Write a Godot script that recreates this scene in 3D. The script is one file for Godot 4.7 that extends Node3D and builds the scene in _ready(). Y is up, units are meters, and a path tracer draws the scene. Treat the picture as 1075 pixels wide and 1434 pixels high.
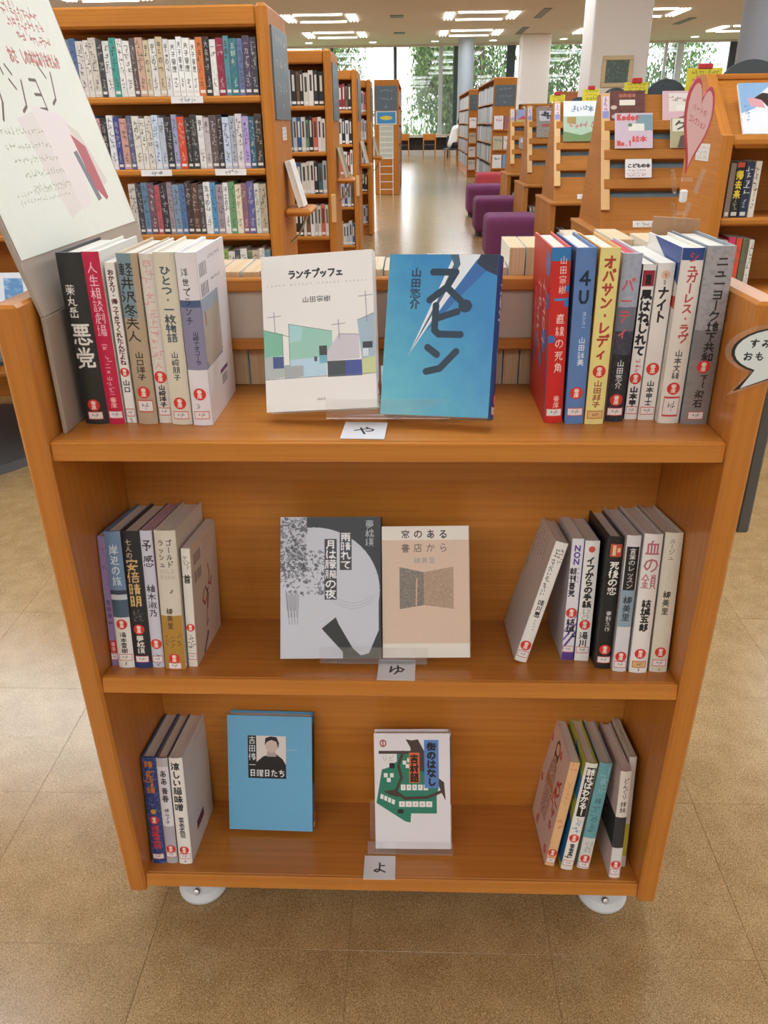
extends Node3D
# A library seen over a wooden display trolley of books.
# Lettering: every character is a set of pen strokes on a 20 x 20 grid ("x y x y ..." per stroke, strokes parted by ";").
# "LR a b n" sets a left of b (a takes n of 20), "TB a b n" sets a above b, "DK a" / "HK a" add the voicing marks.
const GLYPHS := {
"ア": "3 4 17 4 15 8 11 10;10 8 10 13 6 18", "イ": "15 2 10 8 3 12;10 8 10 19", "ウ": "10 1 10 4;3 8 3 4 17 4 16 11 8 19",
"オ": "2 6 18 6;12 1 12 18 9 17;12 6 8 12 3 16", "カ": "3 6 17 6 16 17 13 17;9 1 8 9 3 18", "ガ": "DK カ", "キ": "3 7 16 5;3 12 18 10;9 1 12 19",
"ク": "8 1 3 9;7 5 17 5 14 13 6 19", "コ": "3 4 16 4 16 17;3 17 17 17", "ゴ": "DK コ", "サ": "2 7 18 7;7 2 7 12;14 2 14 11 8 19",
"シ": "4 2 8 5;2 7 6 10;3 18 10 16 17 7", "ス": "4 3 15 3 11 11 3 18;11 11 18 18", "チ": "14 2 5 5;2 9 18 9;11 4 11 12 7 19",
"ッ": "3 9 5 12;8 8 10 11;16 8 14 14 8 19", "テ": "5 3 15 3;2 8 18 8;10 8 10 13 6 19", "デ": "DK テ", "ト": "7 1 7 19;7 7 16 12", "ド": "DK ト",
"ナ": "2 7 18 7;11 1 11 10 6 19", "ニ": "4 5 16 5;2 16 18 16", "ハ": "7 4 6 10 2 17;12 4 15 10 18 17", "バ": "DK ハ", "パ": "HK ハ",
"ヒ": "5 2 5 15 7 17 17 17;15 5 5 9", "ピ": "HK ヒ", "フ": "3 4 17 4 15 11 7 19", "ブ": "DK フ", "ヨ": "4 4 16 4 16 18;4 11 16 11;4 18 16 18",
"ユ": "5 5 13 5 13 16;2 16 18 16", "ラ": "5 3 15 3;3 8 17 8 15 14 7 19", "リ": "5 2 5 12;15 2 15 12 9 19", "ル": "7 3 7 11 2 18;13 2 13 17 19 11",
"レ": "5 2 5 17 12 14 18 8", "ロ": "3 4 17 4 17 17 3 17 3 4", "ン": "3 4 8 8;3 18 10 16 18 6", "ュ": "5 9 13 9 13 17;2 17 18 17",
"ョ": "5 8 15 8 15 18;5 13 15 13;5 18 15 18", "ェ": "5 9 15 9;10 9 10 17;3 17 17 17", "ィ": "14 7 9 12 4 15;10 11 10 19", "ヴ": "DK ウ", "ジ": "DK シ",
"ー": "2 10 18 10", "｜": "10 1 10 19", "・": "10 9 10 11", "、": "9 8 12 11", "〜": "8 2 12 6 8 12 12 18", "！": "10 2 10 13;10 17 10 18", "ノ": "15 3 11 11 3 18",
"あ": "4 5 16 4;9 1 9 12 10 17;14 8 11 14 6 17 3 15 5 11 11 9 16 11 17 14 15 17 11 19", "い": "4 4 4 13 6 16 8 14;15 5 17 9 17 13",
"え": "7 1 12 3;4 8 14 7 3 18 9 13 12 18 18 17", "お": "2 6 12 5;7 1 7 16 5 18 3 15 7 11 14 10 17 13 15 17 11 18;14 4 18 7",
"か": "2 7 11 6 13 8 12 15 9 18;8 1 6 10 2 18;15 4 18 10", "き": "4 5 15 4;3 9 16 8;8 1 14 13;5 13 4 17 9 19 14 18", "く": "14 1 5 10 14 19", "ぐ": "DK く",
"げ": "DK け", "け": "4 2 3 10 4 18;9 6 18 6;14 2 14 12 10 19", "こ": "5 4 14 4 12 6;4 12 5 17 10 18 16 17", "さ": "3 6 16 5;8 1 14 12;5 12 4 16 8 19 14 18", "ま": "3 5 17 5;3 10 17 10;10 1 10 15 7 18 3 16 6 13 11 14 17 18", "し": "6 2 6 14 9 18 14 17 17 13", "じ": "DK し",
"す": "2 5 18 5;11 1 11 11 8 13 6 11 8 8 11 10 11 14 7 19", "せ": "2 8 18 7;13 2 13 12 11 13;6 3 6 16 9 18 16 18", "た": "2 5 11 5;7 1 3 18;11 9 17 9;10 14 12 18 18 18",
"だ": "DK た", "ち": "3 5 16 5;9 1 6 11 11 9 16 11 16 15 13 18 8 19", "つ": "2 7 11 5 17 8 17 13 9 18", "っ": "4 11 11 9 16 12 15 16 9 19", "て": "2 4 17 4 10 9 9 14 13 18 16 18",
"で": "DK て", "と": "6 2 8 9;16 6 6 12 5 16 9 18 16 18", "ど": "DK と", "な": "2 5 11 5;7 1 3 12;14 4 18 7;13 9 13 16 9 18 7 16 10 14 14 15 18 18",
"ね": "6 1 6 19;2 5 9 5 2 14;6 9 12 5 17 8 17 15 14 18 11 16 14 14 19 18", "の": "10 4 8 13 5 16 2 12 4 6 10 3 16 5 18 10 16 15 11 18",
"は": "4 2 3 10 4 18;9 6 18 6;14 2 14 16 11 18 8 16 10 14 14 14 18 18", "ば": "DK は", "ひ": "2 4 8 4 4 10 4 15 9 18 14 14 14 4 18 11",
"み": "4 4 10 4 6 14 3 16 2 13 6 11 18 14;15 8 14 13 10 19", "も": "8 1 7 14 9 18 14 18 17 13;3 6 13 6;3 11 14 11", "や": "1 10 8 7 14 5 18 7 18 10 15 12 12 12;11 1 13 4;6 3 8 10 11 19",
"ゆ": "4 3 3 15 7 8 13 5 18 9 15 14 10 13;11 1 12 13 8 19", "よ": "10 1 10 15 7 18 3 16 6 13 11 14 17 18;10 6 16 6", "ら": "7 1 13 3;5 6 5 13 11 9 16 11 15 16 7 19",
"り": "6 2 5 9 7 12;14 1 15 11 9 19", "る": "5 3 14 3 3 13 9 9 16 11 16 16 11 19 7 17 9 14 12 17", "れ": "6 1 6 19;2 5 9 5 2 14;6 9 13 4 14 14 16 18 19 15",
"ろ": "5 3 14 3 3 13 10 9 16 11 16 15 8 19", "わ": "6 1 6 19;2 5 9 5 2 14;6 9 13 6 17 10 15 15 10 18", "ん": "10 1 3 18 8 11 11 12 11 17 14 18 18 12",
"山": "10 2 10 17;3 7 3 17 17 17;17 7 17 18", "田": "3 3 17 3 17 18;3 3 3 18;10 3 10 17;3 10 17 10;3 17 17 17", "口": "4 4 16 4 16 17;4 4 4 18;4 16 16 16",
"日": "5 2 15 2 15 18;5 2 5 19;5 10 15 10;5 17 15 17", "月": "6 2 6 12 3 19;6 2 15 2 15 18 13 17;6 7 15 7;6 12 15 12", "目": "5 2 15 2 15 19;5 2 5 19;5 7 15 7;5 12 15 12;5 17 15 17",
"木": "2 7 18 7;10 1 10 19;10 7 2 16;10 7 18 16", "本": "2 6 18 6;10 1 10 19;10 6 2 15;10 6 18 15;6 14 14 14", "人": "10 2 8 10 2 18;9 7 13 14 18 18", "一": "2 10 18 10",
"二": "4 5 16 5;2 16 18 16", "五": "3 3 17 3;9 3 7 17;4 9 14 9 14 17;2 17 18 17", "七": "2 9 18 7;9 1 9 16 11 18 18 17", "土": "4 7 16 7;10 1 10 18;2 18 18 18",
"士": "2 7 18 7;10 1 10 18;4 18 16 18", "石": "3 3 17 3;9 3 2 13;7 9 16 9 16 18;7 9 7 18;7 17 16 17", "子": "4 3 15 3 10 8;10 8 10 17 7 16;2 10 18 10",
"大": "2 7 18 7;10 1 9 9 2 18;10 8 18 18", "夫": "4 5 16 5;2 10 18 10;10 1 10 10 2 19;10 10 18 19", "井": "3 6 17 6;2 12 18 12;7 1 7 11 3 19;13 1 13 19",
"冬": "8 1 2 9;7 4 15 4 9 11 2 14;7 6 18 14;9 13 13 15;7 17 13 19", "氵": "5 2 14 5;3 8 12 11;3 18 15 12", "尺": "5 3 15 3 15 8;5 8 15 8;5 3 5 10 2 18;9 8 18 18",
"沢": "LR 氵 尺 6", "羊": "6 1 8 4;14 1 12 4;3 5 17 5;4 10 16 10;2 14 18 14;10 5 10 19", "洋": "LR 氵 羊 6", "可": "2 3 18 3;15 3 15 18 12 17;4 8 10 8 10 14;4 8 4 14 10 14",
"奇": "TB 大 可 8", "崎": "LR 山 奇 7", "車": "3 3 17 3;5 6 15 6 15 14 5 14 5 6;5 10 15 10;2 17 18 17;10 1 10 19", "又": "4 3 15 3 10 12 3 18;5 5 11 13 18 18",
"圣": "TB 又 土 10", "軽": "LR 車 圣 10", "亜": "2 3 18 3;4 7 16 7 16 13 4 13 4 7;8 3 8 17;12 3 12 17;2 18 18 18", "心": "3 8 2 15;7 5 7 15 9 17 15 17 16 13;10 4 13 9;16 6 19 12",
"悪": "TB 亜 心 12", "党": "10 1 10 5;5 2 7 5;15 2 13 5;2 10 2 7 18 7 17 10;5 10 15 10 15 13 5 13 5 10;8 13 7 17 2 19;12 13 12 18 18 18 18 15", "艹": "2 10 18 10;7 3 7 17;13 3 13 17",
"楽": "7 2 13 2 13 8 7 8 7 2;7 5 13 5;2 2 4 4;2 8 5 6;18 2 16 4;18 8 15 6;2 11 18 11;10 8 10 19;9 12 3 18;11 12 17 18", "薬": "TB 艹 楽 5",
"丸": "2 8 14 7;8 1 7 10 2 18;14 7 13 16 15 18 19 17;4 9 10 14", "丘": "15 2 5 4;5 4 5 17;5 10 15 10;13 10 13 17;2 17 18 17", "岳": "TB 丘 山 10",
"生": "6 2 3 9;5 6 17 6;4 11 16 11;10 1 10 18;2 18 18 18", "相": "LR 木 目 10", "言": "8 1 12 2;2 4 18 4;5 8 15 8;5 11 15 11;5 14 15 14 15 19 5 19 5 14",
"火": "5 5 6 9;15 5 13 9;10 1 9 11 2 19;10 10 18 19", "炎": "TB 火 火 10", "談": "LR 言 炎 9",
"劇": "6 1 6 4;6 2 11 2;3 5 13 5;3 5 3 13 1 19;7 4 7 9 12 9;5 12 12 11;8 12 6 19;5 15 11 19;16 3 16 13;19 1 19 18 17 18",
"昜": "5 1 15 1 15 8 5 8 5 1;5 4 15 4;2 10 18 10;6 10 2 16;5 13 17 13 16 19 13 18;10 13 6 18;14 13 10 19", "場": "LR 土 昜 7",
"宀": "10 2 10 8;2 18 2 9 18 9 17 18", "女": "9 1 5 11 14 18;14 6 10 14 3 19;2 8 18 8", "安": "TB 宀 女 7", "亻": "14 1 3 11;10 7 10 19", "立": "10 1 10 5;3 6 17 6;6 8 8 15;14 8 12 15;2 17 18 17",
"咅": "TB 立 口 11", "倍": "LR 亻 咅 6", "青": "4 3 16 3;5 6 15 6;2 9 18 9;10 1 10 9;6 11 6 19;6 11 15 11 15 18 13 18;6 14 15 14;6 16 15 16", "晴": "LR 日 青 8", "明": "LR 日 月 9",
"夕罒": "3 1 17 1 17 6 3 6 3 1;8 1 8 6;12 1 12 6;2 12 2 8 18 8 17 12;9 9 4 15;8 12 15 12 5 19", "夢": "TB 艹 夕罒 5", "冘": "3 8 3 4 17 4 16 8;10 1 10 10 3 19;11 9 11 16 13 18 18 18 18 14",
"枕": "LR 木 冘 9", "犭": "13 2 4 8;6 4 12 10 11 18 7 18;10 11 3 16", "日大": "5 1 15 1 15 8 5 8 5 1;5 4 15 4;2 11 18 11;10 9 9 13 3 19;11 12 17 19", "莫": "TB 艹 日大 6", "獏": "LR 犭 莫 7",
"雨": "2 2 18 2;3 6 17 6 17 19 15 18;3 6 3 19;10 2 10 18;5 9 8 10;5 13 8 14;12 9 15 10;12 13 15 14",
"蒙下": "2 5 2 2 18 2 17 5;5 6 15 6;3 9 17 9;9 9 4 12;8 10 12 14 11 18 8 18;12 13 4 17;13 11 18 17", "蒙": "TB 艹 蒙下 5", "朦": "LR 月 蒙 7",
"龍": "6 1 6 3;2 4 10 4;4 5 5 8;8 5 7 8;2 9 11 9;3 11 3 19;3 11 10 11 10 18;3 14 10 14;13 2 13 6 19 6;13 4 18 3;13 9 13 16 14 18 19 18 19 15;13 9 18 9 18 12 13 12;14 15 18 15", "朧": "LR 月 龍 7",
"夜": "10 1 10 3;2 4 18 4;6 5 2 12;4 9 4 19;11 6 7 13;10 8 16 8 13 14 7 19;9 11 12 13;10 11 13 15 18 19",
"窓": "10 1 10 3;2 7 2 4 18 4 17 7;7 5 4 9;13 5 16 8;10 8 5 12 14 11;13 9 15 12;4 15 3 18;8 13 8 17 10 18 14 18;11 13 12 15;16 14 18 17",
"書": "4 3 15 3 15 8;2 5 18 5;4 8 15 8;10 1 10 12;3 10 17 10;1 12 19 12;5 14 15 14 15 19 5 19 5 14;5 16 15 16",
"庫": "10 1 10 3;3 3 18 3;3 3 3 12 1 19;6 6 17 6;8 8 15 8 15 14 8 14 8 8;8 11 15 11;5 16 19 16;11 4 11 19",
"店": "10 1 10 3;3 3 18 3;3 3 3 12 1 19;11 4 11 12;11 8 17 8;6 12 16 12 16 18 6 18 6 12", "卯": "8 3 3 5 3 14 2 19;3 15 8 12;8 3 8 16;11 4 18 4 18 14 15 14;12 4 12 19", "柳": "LR 木 卯 9",
"美": "6 1 8 3;14 1 12 3;3 4 17 4;4 7 16 7;2 10 18 10;10 4 10 10;2 13 18 13;10 10 9 14 2 19;11 14 18 19", "里": "4 2 16 2 16 10 4 10 4 2;4 6 16 6;10 2 10 18;4 14 16 14;2 18 18 18",
"吉": "TB 士 口 10", "修右": "4 4 4 13;10 1 6 8;9 4 17 4 8 11;10 5 18 11;15 11 8 14;16 13 9 17;18 15 9 19", "修": "LR 亻 修右 6",
"曜右": "2 2 8 2 8 8;3 4 6 5;2 8 7 6;11 2 18 2 18 8;12 4 16 5;11 8 17 6;6 9 3 13;5 11 5 19;5 11 18 11;5 14 17 14;5 16 17 16;5 19 18 19;11 9 11 19", "曜": "LR 日 曜右 7",
"街": "6 1 2 6;6 6 1 12;4 10 4 19;8 4 13 4;7 8 14 8;10 2 10 8;8 12 13 12;7 17 14 16;10 9 10 17;15 4 19 4;14 9 20 9;17 9 17 18 15 18",
"寸": "2 6 18 6;13 1 13 18 10 17;5 10 8 14", "村": "LR 木 寸 10", "刀": "3 4 16 4 15 17 12 16;9 4 8 11 3 18", "召": "TB 刀 口 10", "昭": "LR 日 召 9",
"示": "4 3 16 3;2 8 18 8;10 8 10 18 8 17;5 11 3 16;14 11 17 16", "宗": "TB 宀 示 7",
"樹右": "2 4 8 4;5 1 5 7;1 7 9 7;2 9 8 9 8 13 2 13 2 9;3 15 4 17;7 15 6 17;1 19 10 18;10 6 19 6;16 1 16 18 14 17;12 10 13 13", "樹": "LR 木 樹右 7",
"攸": "5 1 1 8;4 5 4 19;7 4 7 15;11 1 8 8;10 5 18 5;16 5 12 13 7 19;10 8 14 14 19 19", "悠": "TB 攸 心 12", "介": "10 1 2 9;10 1 18 9;7 9 7 13 4 19;13 9 13 19",
"直": "3 3 17 3;10 1 10 5;6 5 15 5 15 15 6 15 6 5;6 8 15 8;6 11 15 11;3 7 3 18 18 18", "糸": "9 1 4 5 10 8;14 4 4 11 15 11;10 11 10 19;5 13 3 17;14 13 17 17",
"泉": "9 1 8 3;5 3 15 3 15 9 5 9 5 3;5 6 15 6;10 10 10 18 8 18;3 12 7 12 3 18;16 11 12 14;11 13 18 19", "線": "LR 糸 泉 9",
"死": "2 3 18 3;8 3 3 11;6 7 10 7 8 13 3 19;6 10 8 12;17 6 13 10;13 5 13 16 15 18 18 18 18 15", "角": "8 1 3 6;7 3 14 3 11 6;5 6 16 6 16 18 14 18;5 6 5 13 2 19;5 10 16 10;5 14 16 14;10 6 10 17",
"永": "9 1 12 3;6 6 11 6 11 18 8 17;2 9 7 9 2 17;17 6 12 10;11 9 19 18", "詠": "LR 言 永 9", "丰": "4 4 16 4;4 9 16 9;2 14 18 14;11 1 10 12 4 19", "阝": "5 2 5 19;5 2 15 2 10 8 15 12 13 15 9 14", "邦": "LR 丰 阝 11",
"風": "4 3 4 12 2 19;4 3 16 3 16 15 19 18 19 15;14 5 7 6;7 8 13 8 13 12 7 12 7 8;10 6 10 16;7 16 14 15", "甲": "4 3 16 3 16 12 4 12 4 3;4 7 16 7;10 3 10 19",
"文": "10 1 10 5;2 5 18 5;14 5 10 13 3 19;6 6 11 14 18 19", "者": "3 4 14 4;8 1 8 9;2 9 18 9;16 2 4 14;6 12 15 12 15 18 6 18 6 12;6 15 15 15", "緒": "LR 糸 者 9",
"也": "3 8 18 6 17 12 14 12;7 4 7 16 9 18 18 18 18 14;12 1 12 14", "地": "LR 土 也 8", "下": "2 3 18 3;10 3 10 19;11 8 15 11", "共": "3 5 17 5;2 12 18 12;7 1 7 12;13 1 13 12;7 14 3 19;13 14 17 19",
"禾": "14 1 5 3;2 7 18 7;10 3 10 19;9 8 3 15;11 8 17 15", "和": "LR 禾 口 11", "梁": "5 1 8 3;3 5 6 7;3 12 8 8;9 3 17 3 15 9;12 3 8 10;9 5 9 7;17 5 18 8;2 13 18 13;10 10 10 19;9 13 3 18;11 13 17 18",
"厂干": "3 3 18 3;3 3 3 12 1 19;7 8 16 8;5 13 19 13;12 8 12 19", "岸": "TB 山 厂干 7", "辺": "3 2 6 4;2 8 6 8 6 14 2 17;5 15 9 18 19 18;8 4 16 4 15 12 12 12;11 4 10 9 7 14",
"方": "10 1 10 4;2 5 18 5;9 5 7 13 3 19;8 9 15 9 14 18 11 17", "旅右": "7 1 3 8;6 4 18 4;13 7 6 10;7 10 7 18 12 15;11 9 18 19;17 10 13 13", "旅": "LR 方 旅右 9", "湯": "LR 氵 昜 6", "香": "TB 禾 日 10",
"予": "5 2 15 2 10 7;6 6 12 9;2 10 17 10 14 14;10 10 10 18 8 17", "咸": "4 4 18 4;4 4 4 12 2 19;6 8 11 8;7 11 11 11 11 16 7 16 7 11;12 1 14 12 18 18 19 14;16 8 11 17;15 1 17 3", "感": "TB 咸 心 12",
"由": "4 6 16 6 16 18 4 18 4 6;4 12 16 12;10 1 10 18", "柚": "LR 木 由 10", "叔": "5 1 5 8;5 4 9 4;1 8 10 8;5 8 5 18 3 17;2 11 1 15;8 11 9 14;11 5 18 5 16 12 11 19;12 8 19 19", "淑": "LR 氵 叔 6",
"乃": "3 3 15 3 12 9 17 9 16 18 12 17;8 3 7 12 3 19", "首": "6 1 8 4;14 1 12 4;2 5 18 5;9 5 8 8;5 8 15 8 15 19 5 19 5 8;5 12 15 12;5 15 15 15",
"隹": "7 1 3 8;5 5 5 19;12 1 10 5;5 5 18 5;5 9 17 9;5 13 17 13;5 18 19 18;11 5 11 18", "唯": "LR 口 隹 8", "川": "4 2 4 12 2 18;10 3 10 15;16 2 16 19",
"恵上": "3 3 17 3;10 1 10 17;4 6 16 6 16 14 4 14 4 6;4 10 16 10;2 17 17 17", "恵": "TB 恵上 心 12", "卓": "2 4 18 4;10 1 10 6;4 7 16 7 16 13 4 13 4 7;4 10 16 10;2 16 18 16;10 13 10 19", "朝": "LR 卓 月 11",
"干": "4 3 16 3;2 9 18 9;10 3 10 19", "刂": "6 3 6 13;14 1 14 18 11 17", "刊": "LR 干 刂 12", "暮": "TB 莫 日 13", "結": "LR 糸 吉 9",
"成": "4 5 18 5;4 5 4 12 2 19;5 10 10 10 9 15 7 15;12 1 14 12 18 18 19 14;17 8 11 17;15 1 17 3", "城": "LR 土 成 7", "手": "14 1 5 3;4 7 16 7;2 11 18 11;10 2 10 18 7 17",
"氏": "15 2 5 4;5 4 5 18 10 15;5 10 18 10;11 4 14 15 18 18 18 15", "紙": "LR 糸 氏 9", "彳": "13 1 4 7;13 6 3 13;9 10 9 19", "後右": "10 1 5 5 11 7;15 3 6 9 16 9;16 7 18 10;9 10 4 15;8 12 15 12 10 17 3 19;7 13 12 17 18 19",
"後": "LR 彳 後右 7", "亦": "10 1 10 5;2 6 18 6;8 6 7 14 4 19;12 6 12 18 10 18;4 10 2 15;16 10 18 15", "恋": "TB 亦 心 11", "野": "LR 里 予 10", "久": "8 1 3 9;7 5 14 5 10 13 2 19;11 11 18 19",
"乍": "7 1 2 9;6 5 18 5;9 5 9 19;9 10 17 10;9 14 17 14", "作": "LR 亻 乍 7", "世木": "2 3 18 3;6 1 6 9 16 9;10 1 10 6;14 1 14 6;10 6 14 6;2 12 18 12;10 9 10 19;9 12 3 18;11 12 17 18", "葉": "TB 艹 世木 5",
"血": "9 1 7 5;4 5 16 5 16 17;4 5 4 17;8 5 8 17;12 5 12 17;2 17 18 17", "金": "10 1 2 8;10 1 18 8;6 8 14 8;4 12 16 12;10 8 10 18;5 14 7 16;15 14 13 16;2 18 18 18",
"鎖右": "10 1 10 5;5 2 7 5;15 2 13 5;5 6 15 6 15 15 5 15 5 6;5 9 15 9;5 12 15 12;8 15 3 19;12 15 17 19", "鎖": "LR 金 鎖右 10", "良": "10 1 10 3;5 4 15 4 15 10 5 10;5 7 15 7;5 4 5 18 10 15;16 11 12 14;9 11 18 19", "郎": "LR 良 阝 11",
"春": "4 3 16 3;5 6 15 6;2 9 18 9;9 1 7 10 2 14;12 9 18 14;6 12 14 12 14 19 6 19 6 12;6 15 14 15", "京": "10 1 10 4;2 4 18 4;5 7 15 7 15 11 5 11 5 7;10 11 10 18 8 17;5 13 3 17;14 13 17 17", "涼": "LR 氵 京 6",
"脳右": "4 1 6 5;10 1 11 5;17 1 14 5;3 7 3 18 17 18 17 7;6 8 14 16;14 8 6 16", "脳": "LR 月 脳右 8", "未": "4 5 16 5;2 10 18 10;10 1 10 19;9 10 2 17;11 10 18 17", "味": "LR 口 未 8",
"曽": "5 1 7 4;15 1 13 4;3 5 17 5 17 11 3 11 3 5;3 8 17 8;10 5 10 11;5 13 15 13 15 19 5 19 5 13;5 16 15 16", "噌": "LR 口 曽 7",
"食": "10 1 2 8;10 1 18 8;6 8 14 8 14 13 6 13;6 10 14 10;6 8 6 18 11 16;16 14 13 16;11 14 18 19", "養": "TB 羊 食 9", "老": "4 4 14 4;9 1 9 9;2 9 18 9;16 3 4 14;7 11 7 17 9 18 17 18 17 15;15 12 8 14",
"皿": "4 4 16 4 16 16;4 4 4 16;8 4 8 16;12 4 12 16;2 17 18 17", "孟": "TB 子 皿 11", "司": "3 2 17 2 17 18 14 17;4 6 12 6;5 10 12 10 12 16 5 16 5 10",
"黄": "3 3 17 3;7 1 7 6;13 1 13 6;2 6 18 6;5 9 15 9 15 15 5 15 5 9;5 12 15 12;10 6 10 15;7 15 3 19;13 15 17 19", "横": "LR 木 黄 8",
"尾": "4 2 16 2 16 7;4 7 16 7;4 2 4 12 1 19;14 8 7 10;6 12 15 11;5 15 16 14;10 9 10 16 12 18 18 18 18 15", "中": "4 5 16 5 16 12 4 12 4 5;10 1 10 19", "忠": "TB 中 心 11",
"貝": "5 2 15 2 15 14 5 14 5 2;5 6 15 6;5 10 15 10;8 14 3 19;12 14 17 19", "則": "LR 貝 刂 12", "舌": "15 1 5 3;2 7 18 7;10 2 10 11;5 11 15 11 15 18 5 18 5 11", "話": "LR 言 舌 9",
"市": "10 1 10 4;2 5 18 5;5 8 15 8 15 16 13 16;5 8 5 17;10 5 10 19", "姉": "LR 女 市 9", "妹": "LR 女 未 9", "攵": "8 1 3 9;7 5 18 5;15 5 11 13 3 19;6 8 11 14 18 19", "枚": "LR 木 攵 9",
"牛": "6 2 3 9;5 6 16 6;2 12 18 12;11 1 11 19", "勿": "6 1 2 9;5 5 16 5 15 18 12 17;9 5 4 13;13 5 6 17", "物": "LR 牛 勿 9", "吾": "TB 五 口 11", "語": "LR 言 吾 9", "朋": "LR 月 月 10",
"孚": "15 1 4 3;4 4 6 7;9 4 10 6;15 4 13 7;5 9 15 9 10 12;10 12 10 18 8 17;2 14 18 14", "浮": "LR 氵 孚 6", "世": "2 7 18 7;5 2 5 17 17 17;10 2 10 12 15 12;15 2 15 12",
"百": "2 2 18 2;9 2 8 6;5 6 15 6 15 18 5 18 5 6;5 12 15 12", "谷": "7 1 3 6;13 1 17 6;10 5 2 12;10 5 18 12;6 12 14 12 14 18 6 18 6 12",
"帰": "3 3 3 12;7 1 7 12 3 19;10 2 17 2 17 8 10 8;10 5 17 5;9 14 9 10 19 10 18 13;11 12 11 18;11 12 17 12 17 17;14 10 14 19", "去": "4 5 16 5;10 1 10 10;2 10 18 10;9 10 5 17 14 16;13 13 17 19",
"来": "4 4 16 4;6 6 7 9;14 6 13 9;2 11 18 11;10 1 10 19;9 11 2 18;11 11 18 18", "天": "4 4 16 4;2 9 18 9;10 4 9 10 2 19;10 10 18 19",
"塵": "10 0 10 2;3 2 18 2;3 2 3 12 1 19;6 5 17 5 17 8 6 8 6 5;10 3 10 8;14 3 14 8;7 10 17 10;12 9 12 18;8 14 16 14;5 19 19 19", "会": "10 1 2 8;10 1 18 8;6 8 14 8;4 12 17 12;9 12 5 18 14 17;13 15 17 19", "絵": "LR 糸 会 9",
"四": "3 4 17 4 17 17 3 17 3 4;8 4 7 10 4 13;12 4 12 11 16 11", "名": "9 1 3 9;7 5 15 5 10 11 2 15;7 12 15 12 15 18 7 18 7 12", "浄": "LR 氵 予 6", "合": "10 1 2 9;10 1 18 9;6 9 14 9;5 12 15 12 15 18 5 18 5 12", "×": "4 4 16 16;16 4 4 16",
"N": "4 18 4 2 16 18 16 2", "O": "10 2 5 4 3 10 5 16 10 18 15 16 17 10 15 4 10 2", "U": "4 2 4 13 7 18 13 18 16 13 16 2", "4": "13 19 13 1 3 13 18 13", "G": "16 5 12 2 6 3 3 9 5 16 11 18 16 15 16 11 11 11",
"L": "5 2 5 18 16 18", "D": "4 2 4 18 10 18 16 14 16 6 10 2 4 2", "R": "4 18 4 2 12 2 16 6 12 10 4 10;10 10 16 18", "S": "16 5 11 2 5 4 6 9 14 11 16 15 10 18 4 16", "H": "4 2 4 18;16 2 16 18;4 10 16 10",
"K": "4 2 4 18;15 2 4 11;8 9 16 18", "o": "10 8 5 10 5 16 10 18 15 16 15 10 10 8", "d": "15 1 15 18;15 10 10 8 5 10 5 16 10 18 15 16", "a": "15 8 15 18;15 10 10 8 5 10 5 16 10 18 15 16", "r": "6 8 6 18;6 11 10 8 14 9", ".": "9 17 10 18",
"1": "6 5 10 2 10 18", "u": "5 8 5 15 9 18 15 14;15 8 15 18", "n": "5 8 5 18;5 11 10 8 15 11 15 18", "s": "14 10 9 8 6 11 14 14 11 18 5 16", "B": "4 2 4 18 12 18 16 14 12 10 4 10;4 2 11 2 15 6 12 10", "F": "16 2 4 2 4 18;4 10 13 10",
"E": "16 2 4 2 4 18 16 18;4 10 13 10", "T": "2 2 18 2;10 2 10 18", "C": "16 5 11 2 5 4 3 10 5 16 11 18 16 15", "Y": "3 2 10 10 17 2;10 10 10 18", "A": "2 18 10 2 18 18;5 12 15 12", "M": "3 18 3 2 10 12 17 2 17 18", "I": "10 2 10 18", "7": "4 3 16 3 9 18",
}

const ORDINAL := ["first", "second", "third", "fourth", "fifth", "sixth", "seventh", "eighth", "ninth", "tenth", "eleventh", "twelfth", "thirteenth", "fourteenth", "fifteenth", "sixteenth", "seventeenth", "eighteenth", "nineteenth", "twentieth", "twenty-first", "twenty-second", "twenty-third", "twenty-fourth", "twenty-fifth", "twenty-sixth", "twenty-seventh", "twenty-eighth", "twenty-ninth", "thirtieth", "thirty-first", "thirty-second", "thirty-third", "thirty-fourth", "thirty-fifth", "thirty-sixth"]
var M := {}              # materials by name
var taken := {}          # how often a name has been used at top level
var strokes := {}        # parsed glyphs
var sheet_a: Image       # print on the trolley's books, stickers and cards
var sheet_b: Image       # print on the shelves behind, posters and signs
var cursor := {}         # where the next patch goes on each sheet
var rng := RandomNumberGenerator.new()

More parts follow.
